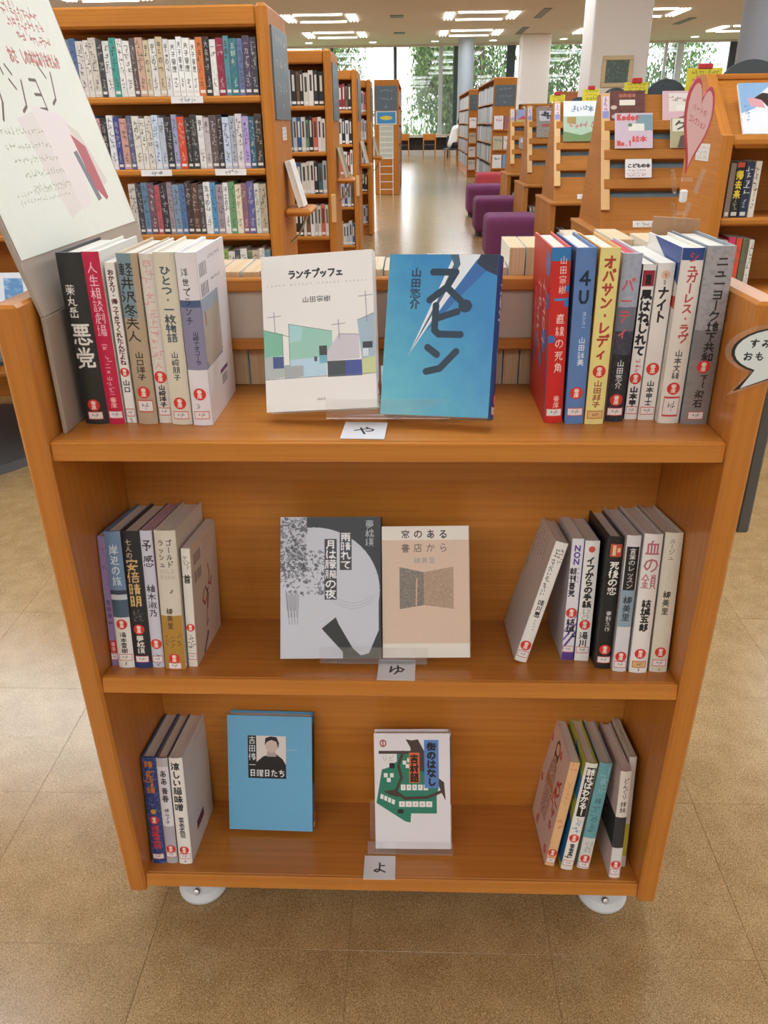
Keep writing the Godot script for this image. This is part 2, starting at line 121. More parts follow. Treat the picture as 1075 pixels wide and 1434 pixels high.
# ---------------------------------------------------------------- geometry
class Geo:
	var v := PackedVector3Array()
	var n := PackedVector3Array()
	var t := PackedVector2Array()

	func tri(a: Vector3, b: Vector3, c: Vector3, na: Vector3, nb: Vector3, nc: Vector3, ua := Vector2.ZERO, ub := Vector2.ZERO, uc := Vector2.ZERO) -> void:
		if (b - a).cross(c - a).dot(na + nb + nc) > 0.0:
			v.append_array([a, c, b]); n.append_array([na, nc, nb]); t.append_array([ua, uc, ub])
		else:
			v.append_array([a, b, c]); n.append_array([na, nb, nc]); t.append_array([ua, ub, uc])

	func quad(a: Vector3, b: Vector3, c: Vector3, d: Vector3, nn: Vector3, ua := Vector2.ZERO, ub := Vector2.ZERO, uc := Vector2.ZERO, ud := Vector2.ZERO) -> void:
		tri(a, b, c, nn, nn, nn, ua, ub, uc)
		tri(a, c, d, nn, nn, nn, ua, uc, ud)

	func uv_of(p: Vector3, axis: int, grain: int) -> Vector2:
		var o := (axis + 1) % 3
		var w := (axis + 2) % 3
		if grain == w: return Vector2(p[w], p[o])
		return Vector2(p[o], p[w])

	# a box with chamfered edges; the texture's u runs along the axis «grain»
	func box(c: Vector3, s: Vector3, bev := 0.0, grain := 0, x := Transform3D.IDENTITY) -> void:
		var h := s * 0.5
		bev = minf(bev, minf(h.x, minf(h.y, h.z)) * 0.9)
		var off := Vector2(c.x * 1.7 + c.y * 2.3, c.z * 1.3 + c.y * 0.7)
		for axis in 3:
			var o := (axis + 1) % 3
			var w := (axis + 2) % 3
			for sg in [-1.0, 1.0]:
				var nn := Vector3.ZERO
				nn[axis] = sg
				var q: Array[Vector3] = []
				var uq: Array[Vector2] = []
				for k in [[-1, -1], [1, -1], [1, 1], [-1, 1]]:
					var p := Vector3.ZERO
					p[axis] = sg * h[axis]
					p[o] = k[0] * (h[o] - bev)
					p[w] = k[1] * (h[w] - bev)
					q.append(x * (c + p))
					uq.append(uv_of(p, axis, grain) + off)
				quad(q[0], q[1], q[2], q[3], (x.basis * nn).normalized(), uq[0], uq[1], uq[2], uq[3])
		if bev <= 0.0: return
		for w in 3:
			var a := (w + 1) % 3
			var b := (w + 2) % 3
			for sa in [-1.0, 1.0]:
				for sb in [-1.0, 1.0]:
					var q: Array[Vector3] = []
					var uq: Array[Vector2] = []
					for k in [[0, -1], [0, 1], [1, 1], [1, -1]]:
						var p := Vector3.ZERO
						p[a] = sa * (h[a] - (bev if k[0] == 1 else 0.0))
						p[b] = sb * (h[b] - (bev if k[0] == 0 else 0.0))
						p[w] = k[1] * (h[w] - bev)
						q.append(x * (c + p))
						uq.append(Vector2(p[w], bev * k[0]) + off)
					var nn := Vector3.ZERO
					nn[a] = sa
					nn[b] = sb
					quad(q[0], q[1], q[2], q[3], (x.basis * nn).normalized(), uq[0], uq[1], uq[2], uq[3])
		for sx in [-1.0, 1.0]:
			for sy in [-1.0, 1.0]:
				for sz in [-1.0, 1.0]:
					var g := Vector3(sx, sy, sz)
					var nn := (x.basis * g).normalized()
					tri(x * (c + g * Vector3(h.x, h.y - bev, h.z - bev)), x * (c + g * Vector3(h.x - bev, h.y, h.z - bev)), x * (c + g * Vector3(h.x - bev, h.y - bev, h.z)), nn, nn, nn, off, off, off)

	# a box whose edges are rounded off with radius r
	func rbox(c: Vector3, s: Vector3, r: float, seg := 10) -> void:
		var core := s * 0.5 - Vector3.ONE * r
		for axis in 3:
			var o := (axis + 1) % 3
			var w := (axis + 2) % 3
			for sg in [-1.0, 1.0]:
				var grid := []
				for i in seg + 1:
					for j in seg + 1:
						var p := Vector3.ZERO
						p[axis] = sg * s[axis] * 0.5
						p[o] = cos(PI * i / seg) * s[o] * -0.5
						p[w] = cos(PI * j / seg) * s[w] * -0.5
						var q := p.clamp(-core, core)
						var d := (p - q).normalized()
						grid.append([c + q + d * r, d, Vector2(p[o], p[w])])
				for i in seg:
					for j in seg:
						var a: Array = grid[i * (seg + 1) + j]
						var b: Array = grid[(i + 1) * (seg + 1) + j]
						var e: Array = grid[(i + 1) * (seg + 1) + j + 1]
						var f: Array = grid[i * (seg + 1) + j + 1]
						tri(a[0], b[0], e[0], a[1], b[1], e[1], a[2], b[2], e[2])
						tri(a[0], e[0], f[0], a[1], e[1], f[1], a[2], e[2], f[2])

	# an outline (x, y) pushed from z0 to z1; the front and back carry their own u, v if given a rectangle
	func prism(p: PackedVector2Array, z0: float, z1: float, x := Transform3D.IDENTITY, k := 1.0) -> void:
		var ids := Geometry2D.triangulate_polygon(p)
		for side in [[z0, -1.0], [z1, 1.0]]:
			var nn := (x.basis * Vector3(0, 0, side[1])).normalized()
			for i in range(0, ids.size(), 3):
				var a := p[ids[i]]
				var b := p[ids[i + 1]]
				var c := p[ids[i + 2]]
				tri(x * Vector3(a.x, a.y, side[0]), x * Vector3(b.x, b.y, side[0]), x * Vector3(c.x, c.y, side[0]), nn, nn, nn, a * k, b * k, c * k)
		var turn := 1.0 if Geometry2D.is_polygon_clockwise(p) else -1.0
		for i in p.size():
			var a := p[i]
			var b := p[(i + 1) % p.size()]
			var e := (b - a).normalized()
			var nn := (x.basis * Vector3(-e.y * turn, e.x * turn, 0)).normalized()
			quad(x * Vector3(a.x, a.y, z0), x * Vector3(b.x, b.y, z0), x * Vector3(b.x, b.y, z1), x * Vector3(a.x, a.y, z1), nn, Vector2(a.x + a.y, z0) * k, Vector2(b.x + b.y, z0) * k, Vector2(b.x + b.y, z1) * k, Vector2(a.x + a.y, z1) * k)

	# a turned shape round the y axis: profile of (radius, height)
	func lathe(prof: PackedVector2Array, seg := 20, x := Transform3D.IDENTITY, a0 := 0.0, a1 := TAU) -> void:
		for i in prof.size() - 1:
			var p := prof[i]
			var q := prof[i + 1]
			var e := (q - p).normalized()
			for s in seg:
				var u0 := a0 + (a1 - a0) * s / seg
				var u1 := a0 + (a1 - a0) * (s + 1) / seg
				var d0 := Vector3(cos(u0), 0, sin(u0))
				var d1 := Vector3(cos(u1), 0, sin(u1))
				var n0 := (x.basis * (d0 * e.y + Vector3(0, -e.x, 0))).normalized()
				var n1 := (x.basis * (d1 * e.y + Vector3(0, -e.x, 0))).normalized()
				var A := x * (d0 * p.x + Vector3(0, p.y, 0))
				var B := x * (d1 * p.x + Vector3(0, p.y, 0))
				var C := x * (d1 * q.x + Vector3(0, q.y, 0))
				var D := x * (d0 * q.x + Vector3(0, q.y, 0))
				if p.x > 1e-6: tri(A, B, C, n0, n1, n1, Vector2(u0, p.y), Vector2(u1, p.y), Vector2(u1, q.y))
				if q.x > 1e-6: tri(A, C, D, n0, n1, n0, Vector2(u0, p.y), Vector2(u1, q.y), Vector2(u0, q.y))

	# a round bar through the given points
	func tube(pts: Array, r: float, seg := 8) -> void:
		var rings := []
		for i in pts.size():
			var d: Vector3 = (pts[mini(i + 1, pts.size() - 1)] - pts[maxi(i - 1, 0)]).normalized()
			var side := d.cross(Vector3.UP if absf(d.y) < 0.9 else Vector3.RIGHT).normalized()
			var up := side.cross(d)
			var ring := []
			for s in seg:
				ring.append(side * cos(TAU * s / seg) + up * sin(TAU * s / seg))
			rings.append(ring)
		for i in pts.size() - 1:
			for s in seg:
				var k := (s + 1) % seg
				var a: Vector3 = rings[i][s]
				var b: Vector3 = rings[i][k]
				var c: Vector3 = rings[i + 1][k]
				var d: Vector3 = rings[i + 1][s]
				tri(pts[i] + a * r, pts[i] + b * r, pts[i + 1] + c * r, a, b, c)
				tri(pts[i] + a * r, pts[i + 1] + c * r, pts[i + 1] + d * r, a, c, d)
		for end in [0, pts.size() - 1]:
			var nn: Vector3 = (pts[end] - pts[1 if end == 0 else end - 1]).normalized()
			for s in range(1, seg - 1):
				tri(pts[end] + rings[end][0] * r, pts[end] + rings[end][s] * r, pts[end] + rings[end][s + 1] * r, nn, nn, nn)

	func into(m: ArrayMesh, mat: Material) -> void:
		if v.is_empty(): return
		var a := []
		a.resize(Mesh.ARRAY_MAX)
		a[Mesh.ARRAY_VERTEX] = v
		a[Mesh.ARRAY_NORMAL] = n
		a[Mesh.ARRAY_TEX_UV] = t
		m.add_surface_from_arrays(Mesh.PRIMITIVE_TRIANGLES, a)
		m.surface_set_material(m.get_surface_count() - 1, mat)

func numbered(called: String) -> String:
	taken[called] = taken.get(called, -1) + 1
	return called if taken[called] == 0 else "%s_%03d" % [called, taken[called]]

func tag(o: Node, label: String, category: String, group := "") -> Node:
	o.set_meta("label", label)
	o.set_meta("category", category)
	if group: o.set_meta("group", group)
	return o

# a thing whose children are its parts
func thing(called: String, label: String, category: String, at := Vector3.ZERO, group := "") -> Node3D:
	var o := Node3D.new()
	o.name = numbered(called)
	add_child(o)
	o.position = at
	tag(o, label, category, group)
	return o

func mesh_of(pairs: Array) -> ArrayMesh:
	var m := ArrayMesh.new()
	for p in pairs: p[0].into(m, p[1])
	return m

# one mesh: a part when it has a parent, else a thing of its own
func obj(called: String, pairs: Array, parent: Node = null) -> MeshInstance3D:
	var o := MeshInstance3D.new()
	o.mesh = mesh_of(pairs)
	if parent:
		o.name = called
		parent.add_child(o, true)
	else:
		o.name = numbered(called)
		add_child(o)
	return o

func boxpart(called: String, c: Vector3, s: Vector3, mat: Material, parent: Node, bev := 0.002, grain := 0, x := Transform3D.IDENTITY) -> MeshInstance3D:
	var g := Geo.new()
	g.box(c, s, bev, grain, x)
	return obj(called, [[g, mat]], parent)

func structure(o: Node) -> Node:
	o.set_meta("kind", "structure")
	return o

# ---------------------------------------------------------------- drawing print
func patch(sheet: String, w: int, h: int) -> Rect2i:
	var c: Array = cursor.get(sheet, [0, 0, 0])
	var side := 2048
	if c[0] + w + 2 > side:
		c = [0, c[1] + c[2] + 2, 0]
	var r := Rect2i(c[0] + 1, c[1] + 1, w, h)
	c = [c[0] + w + 2, c[1], maxi(c[2], h)]
	cursor[sheet] = c
	if c[1] + h + 2 > side: push_error("sheet %s is full" % sheet)
	return r

func glyph(ch: String) -> Array:
	if strokes.has(ch): return strokes[ch]
	var out := []
	var src: String = GLYPHS.get(ch, "")
	var w := src.split(" ")
	if src == "":
		pass
	elif w[0] == "LR" or w[0] == "TB":
		var f := w[3].to_float() / 20.0
		for k in 2:
			for line in glyph(w[1 + k]):
				var moved := PackedVector2Array()
				for p in line:
					var a: float = p.x if w[0] == "LR" else p.y
					a = a * f if k == 0 else f + a * (1.0 - f)
					moved.append(Vector2(a, p.y) if w[0] == "LR" else Vector2(p.x, a))
				out.append(moved)
	elif w[0] == "DK" or w[0] == "HK":
		out.append_array(glyph(w[1]))
		if w[0] == "DK":
			out.append(PackedVector2Array([Vector2(0.84, 0.05), Vector2(0.91, 0.19)]))
			out.append(PackedVector2Array([Vector2(0.95, 0.0), Vector2(1.02, 0.14)]))
		else:
			var ring := PackedVector2Array()
			for i in 9: ring.append(Vector2(0.92, 0.1) + Vector2.from_angle(TAU * i / 8) * 0.08)
			out.append(ring)
	else:
		for part in src.split(";"):
			var line := PackedVector2Array()
			var nums := part.split(" ")
			for i in range(0, nums.size() - 1, 2):
				line.append(Vector2(nums[i].to_float(), nums[i + 1].to_float()) / 20.0)
			out.append(line)
	strokes[ch] = out
	return out

func pen(img: Image, a: Vector2, b: Vector2, hw: float, col: Color, clip: Rect2i) -> void:
	var d := b - a
	var len2 := maxf(d.length_squared(), 1e-6)
	var steep := absf(d.y) > absf(d.x)
	var lo := (minf(a.y, b.y) if steep else minf(a.x, b.x)) - hw - 1.0
	var hi := (maxf(a.y, b.y) if steep else maxf(a.x, b.x)) + hw + 1.0
	var slope := 0.0
	if steep: slope = d.x / d.y
	elif absf(d.x) > 1e-6: slope = d.y / d.x
	var reach := hw * 1.5 + 1.5
	for i in range(floori(lo), ceili(hi) + 1):
		var mid := a.x + (clampf(i, minf(a.y, b.y), maxf(a.y, b.y)) - a.y) * slope if steep else a.y + (clampf(i, minf(a.x, b.x), maxf(a.x, b.x)) - a.x) * slope
		for j in range(floori(mid - reach), ceili(mid + reach) + 1):
			var x := j if steep else i
			var y := i if steep else j
			if x < clip.position.x or y < clip.position.y or x >= clip.end.x or y >= clip.end.y: continue
			var p := Vector2(x + 0.5, y + 0.5)
			var k := clampf((p - a).dot(d) / len2, 0.0, 1.0)
			var cover := clampf(hw + 0.5 - p.distance_to(a + d * k), 0.0, 1.0) * col.a
			if cover > 0.01: img.set_pixel(x, y, img.get_pixel(x, y).lerp(Color(col, 1.0), cover))

func letter(img: Image, ch: String, c: Vector2, size: Vector2, col: Color, weight: float, clip: Rect2i, slant := 0.0) -> void:
	if ch == "▯":          # print too small to read in the photograph
		for k in 4:
			var a := c + Vector2(rng.randf_range(-0.4, 0.4), rng.randf_range(-0.4, 0.4)) * size
			var b := a + (Vector2(rng.randf_range(0.3, 0.7), 0.0) if k % 2 == 0 else Vector2(0.0, rng.randf_range(0.3, 0.6))) * size * (1.0 if rng.randf() < 0.5 else -1.0)
			pen(img, a, b, weight, col, clip)
		return
	var dense := glyph(ch).size()
	if dense > 14: weight *= 0.66
	elif dense > 9: weight *= 0.8
	for line in glyph(ch):
		for i in line.size() - 1:
			var p: Vector2 = (line[i] - Vector2(0.5, 0.5)) * size
			var q: Vector2 = (line[i + 1] - Vector2(0.5, 0.5)) * size
			p.y += p.x * slant
			q.y += q.x * slant
			pen(img, c + p, c + q, weight, col, clip)

# a column of characters, top to bottom, in the patch r; all measures are shares of the patch
func column(img: Image, r: Rect2i, text: String, x: float, y0: float, y1: float, width: float, col: Color, weight := 0.055) -> void:
	var pitch := (y1 - y0) * r.size.y / text.length()
	var wide := minf(width * r.size.x, pitch * 1.15)
	for i in text.length():
		letter(img, text[i], Vector2(r.position.x + x * r.size.x, r.position.y + y0 * r.size.y + (i + 0.5) * pitch), Vector2(wide, minf(pitch * 0.94, wide * 1.15)), col, maxf(wide * weight, 0.5), r)

# a line of characters, left to right
func line(img: Image, r: Rect2i, text: String, x0: float, x1: float, y: float, height: float, col: Color, weight := 0.055, slant := 0.0) -> void:
	var pitch := (x1 - x0) * r.size.x / text.length()
	var tall := height * r.size.y
	for i in text.length():
		letter(img, text[i], Vector2(r.position.x + x0 * r.size.x + (i + 0.5) * pitch, r.position.y + y * r.size.y + slant * (i + 0.5) * pitch), Vector2(minf(pitch * 0.95, tall * 1.1), tall), col, maxf(tall * weight, 0.5), r, slant)

func fill(img: Image, r: Rect2i, x0: float, y0: float, x1: float, y1: float, col: Color) -> void:
	var p := Vector2i(roundi(r.position.x + x0 * r.size.x), roundi(r.position.y + y0 * r.size.y))
	var q := Vector2i(roundi(r.position.x + x1 * r.size.x), roundi(r.position.y + y1 * r.size.y))
	img.fill_rect(Rect2i(p, q - p), col)

func poly(img: Image, r: Rect2i, pts: Array, col: Color, rough := 0.0) -> void:
	var p := PackedVector2Array()
	for a in pts: p.append(Vector2(r.position) + Vector2(a[0], a[1]) * Vector2(r.size))
	var lo := r.end.y
	var hi := r.position.y
	for a in p:
		lo = mini(lo, floori(a.y))
		hi = maxi(hi, ceili(a.y))
	for y in range(maxi(lo, r.position.y), mini(hi, r.end.y)):
		var cuts := []
		for i in p.size():
			var a := p[i]
			var b := p[(i + 1) % p.size()]
			if (a.y <= y + 0.5) != (b.y <= y + 0.5):
				cuts.append(a.x + (y + 0.5 - a.y) / (b.y - a.y) * (b.x - a.x))
		cuts.sort()
		for i in range(0, cuts.size() - 1, 2):
			for x in range(maxi(roundi(cuts[i]), r.position.x), mini(roundi(cuts[i + 1]), r.end.x)):
				if rough > 0.0 and rng.randf() < rough: continue
				img.set_pixel(x, y, img.get_pixel(x, y).lerp(Color(col, 1.0), col.a))

func disc(img: Image, r: Rect2i, cx: float, cy: float, rad: float, col: Color, squash := 1.0) -> void:
	var pts := []
	for i in 56: pts.append([cx + cos(TAU * i / 56) * rad, cy + sin(TAU * i / 56) * rad * squash * r.size.x / r.size.y])
	poly(img, r, pts, col)

func mark(img: Image, r: Rect2i, pts: Array, w: float, col: Color) -> void:
	for i in pts.size() - 1:
		pen(img, Vector2(r.position) + Vector2(pts[i][0], pts[i][1]) * Vector2(r.size), Vector2(r.position) + Vector2(pts[i + 1][0], pts[i + 1][1]) * Vector2(r.size), w, col, r)

func mottle(img: Image, r: Rect2i, amount: float, scale := 0.06, tint := Color(0.5, 0.5, 0.5)) -> void:
	var nz := FastNoiseLite.new()
	nz.seed = r.position.x + 7
	nz.frequency = scale
	for y in range(r.position.y, r.end.y):
		for x in range(r.position.x, r.end.x):
			img.set_pixel(x, y, img.get_pixel(x, y).lerp(tint, clampf(nz.get_noise_2d(x, y) * amount, 0.0, 1.0)))

# texture coordinates of a patch: (0, 0) is its top left
func uv(r: Rect2i, a: float, b: float) -> Vector2:
	return (Vector2(r.position) + Vector2(a, b) * Vector2(r.size)) / 2048.0

# a flat printed card: outline w x h in its own x, y plane, printed on +z
func card(called: String, r: Rect2i, w: float, h: float, thick: float, print_mat: Material, edge: Material, parent: Node = null) -> MeshInstance3D:
	var g := Geo.new()
	g.box(Vector3(0, h / 2, -thick / 2), Vector3(w, h, thick))
	var f := Geo.new()
	var z := 0.0002
	f.quad(Vector3(-w / 2, h, z), Vector3(w / 2, h, z), Vector3(w / 2, 0, z), Vector3(-w / 2, 0, z), Vector3.BACK, uv(r, 0, 0), uv(r, 1, 0), uv(r, 1, 1), uv(r, 0, 1))
	return obj(called, [[g, edge], [f, print_mat]], parent)

func frame(origin: Vector3, deg_x := 0.0, deg_y := 0.0, deg_z := 0.0) -> Transform3D:
	return Transform3D(Basis(Vector3.UP, deg_to_rad(deg_y)) * Basis(Vector3.RIGHT, deg_to_rad(deg_x)) * Basis(Vector3.BACK, deg_to_rad(deg_z)), origin)

func plain(col: Color, rough := 0.6, metal := 0.0) -> StandardMaterial3D:
	var m := StandardMaterial3D.new()
	m.albedo_color = col
	m.roughness = rough
	m.metallic = metal
	return m

func shade(hex: String, rough := 0.45) -> StandardMaterial3D:
	var key := hex + str(rough)
	if not M.has(key): M[key] = plain(Color(hex), rough)
	return M[key]

func paper_of(r: Texture2D, rough: float) -> StandardMaterial3D:
	var m := plain(Color.WHITE, rough)
	m.albedo_texture = r
	m.texture_repeat = false
	return m

func grained(base: Color, dark: Color, seed_: int, rough: float, fine := 1.0) -> StandardMaterial3D:
	var nz := FastNoiseLite.new()
	nz.seed = seed_
	nz.noise_type = FastNoiseLite.TYPE_SIMPLEX_SMOOTH
	nz.frequency = 0.02
	nz.fractal_octaves = 3
	var img := Image.create(512, 512, false, Image.FORMAT_RGB8)
	for y in 512:
		for x in 512:
			# a torus-like lookup keeps the borders from showing
			var fx := absf(x - 256) * 0.12
			var fy := absf(y - 256) * 1.0
			var k := 0.5 + 0.5 * nz.get_noise_2d(fx, fy * 3.2 * fine)
			var big := 0.5 + 0.5 * nz.get_noise_2d(fx * 0.6 + 900, fy * 0.35)
			var pore := 1.0 if nz.get_noise_2d(fx * 2.2 + 300, fy * 9.0) > 0.42 else 0.0
			img.set_pixel(x, y, base.lerp(dark, clampf(k * 0.55 + big * 0.35 - 0.22 + pore * 0.18, 0.0, 1.0)))
	var m := plain(Color.WHITE, rough)
	m.albedo_texture = ImageTexture.create_from_image(img)
	m.uv1_scale = Vector3(1.6, 2.6, 1.0)
	return m

func _ready() -> void:
	rng.seed = 20417
	# ------------------------------------------------ camera
	var cam := Camera3D.new()
	cam.name = "camera"
	add_child(cam)
	cam.keep_aspect = Camera3D.KEEP_HEIGHT
	cam.fov = rad_to_deg(2.0 * atan(717.0 / 1113.8))
	cam.near = 0.02
	cam.far = 200.0
	cam.transform = Transform3D(Basis(Vector3.UP, 0.0396) * Basis(Vector3.RIGHT, -0.4545) * Basis(Vector3.BACK, -0.0127), Vector3(0.0327, 1.1092, 0.8212))
	cam.current = true
	# ------------------------------------------------ sky and exposure
	var env := Environment.new()
	env.background_mode = Environment.BG_SKY
	var sky := Sky.new()
	var air := ProceduralSkyMaterial.new()
	air.sky_top_color = Color(0.86, 0.9, 0.94)
	air.sky_horizon_color = Color(0.95, 0.97, 0.98)
	air.ground_bottom_color = Color(0.36, 0.4, 0.34)
	air.ground_horizon_color = Color(0.8, 0.84, 0.82)
	air.sky_energy_multiplier = 1.5
	air.ground_energy_multiplier = 1.0
	sky.sky_material = air
	env.sky = sky
	env.tonemap_mode = Environment.TONE_MAPPER_LINEAR
	env.tonemap_exposure = 2.3
	env.sdfgi_enabled = true
	env.ssao_enabled = true
	env.ssil_enabled = true
	var world := WorldEnvironment.new()
	world.name = "world"
	world.environment = env
	add_child(world)
	make_materials()
	build_room()
	build_lights()
	build_trolley()
	build_trolley_books()
	build_trolley_signs()
	build_left_bookcases()
	build_right_shelf()
	build_racks()
	build_stools()
	build_far()
	build_outside()
	finish_sheets()

func make_materials() -> void:
	sheet_a = Image.create(2048, 2048, false, Image.FORMAT_RGB8)
	sheet_a.fill(Color("e8e4dc"))
	sheet_b = Image.create(2048, 2048, false, Image.FORMAT_RGB8)
	sheet_b.fill(Color("e8e4dc"))
	M.print_a = plain(Color.WHITE, 0.42)
	M.print_a.texture_repeat = false
	M.print_b = plain(Color.WHITE, 0.4)
	M.print_b.texture_repeat = false
	M.wood = grained(Color("cb8437"), Color("a45e1e"), 3, 0.3)
	M.wood_case = grained(Color("c47e32"), Color("9a5a20"), 9, 0.5)
	M.wood_case.metallic_specular = 0.35
	M.wood_pale = grained(Color("e2b77e"), Color("c9975a"), 11, 0.45)
	M.wood_rack = grained(Color("b47638"), Color("8e5824"), 13, 0.6)
	M.wood_rack.metallic_specular = 0.25
	M.wood_rail = grained(Color("b06a3c"), Color("8a4a26"), 17, 0.45)
	for k in [["pages", "ebe6dc", "cfc7b8"], ["pages_tan", "e2c6a2", "c8a478"], ["pages_red", "d04a58", "b83846"], ["pages_pink", "d9b9bc", "c3a0a6"], ["pages_old", "dccab0", "b8a283"]]:
		var img := Image.create(256, 16, false, Image.FORMAT_RGB8)
		for x in 256:
			var c := Color(k[1]).lerp(Color(k[2]), rng.randf())
			for y in 16: img.set_pixel(x, y, c)
		M[k[0]] = plain(Color.WHITE, 0.8)
		M[k[0]].albedo_texture = ImageTexture.create_from_image(img)
		M[k[0]].uv1_scale = Vector3(16, 16, 1)
	M.metal = plain(Color("b8b8b6"), 0.25, 1.0)
	M.white_plastic = plain(Color("d6d8d8"), 0.35)
	M.card_grey = plain(Color("a89a8c"), 0.85)
	M.card_brown = plain(Color("b08a68"), 0.85)
	M.slate = plain(Color("59666c"), 0.5)
	M.slate_dark = plain(Color("3f4a50"), 0.55)
	M.wall = plain(Color("d9d0c6"), 0.85)
	M.ceiling = plain(Color("dccdc2"), 0.9)
	M.white = plain(Color("e9e7e2"), 0.6)
	M.purple = plain(Color("6a2f52"), 0.85)
	M.acrylic = plain(Color(0.9, 0.93, 0.95, 0.04), 0.03)
	M.acrylic.transparency = BaseMaterial3D.TRANSPARENCY_ALPHA
	M.glass = plain(Color(0.93, 0.97, 0.96, 0.06), 0.02)
	M.glass.transparency = BaseMaterial3D.TRANSPARENCY_ALPHA
	# cork-flecked vinyl
	var nz := FastNoiseLite.new()
	nz.seed = 5
	nz.frequency = 0.42
	nz.fractal_octaves = 2
	var big := FastNoiseLite.new()
	big.seed = 8
	big.frequency = 0.012
	var img := Image.create(768, 768, false, Image.FORMAT_RGB8)
	for y in 768:
		for x in 768:
			var k := 0.5 + 0.75 * nz.get_noise_2d(x, y) + 0.2 * big.get_noise_2d(x, y)
			var c := Color("7b5f38").lerp(Color("c4a67a"), clampf(k, 0.0, 1.0))
			var f := rng.randf()
			if f < 0.02: c = Color("cdb48c")
			elif f < 0.06: c = Color("735432")
			img.set_pixel(x, y, c)
	M.floor = plain(Color.WHITE, 0.22)
	M.floor.albedo_texture = ImageTexture.create_from_image(img)
	M.floor.uv1_scale = Vector3(1.25, 1.25, 1)
	M.floor.metallic_specular = 0.55

# the print is complete only when everything has drawn on it
func finish_sheets() -> void:
	M.print_a.albedo_texture = ImageTexture.create_from_image(sheet_a)
	M.print_b.albedo_texture = ImageTexture.create_from_image(sheet_b)
	print("sheets used: ", cursor)

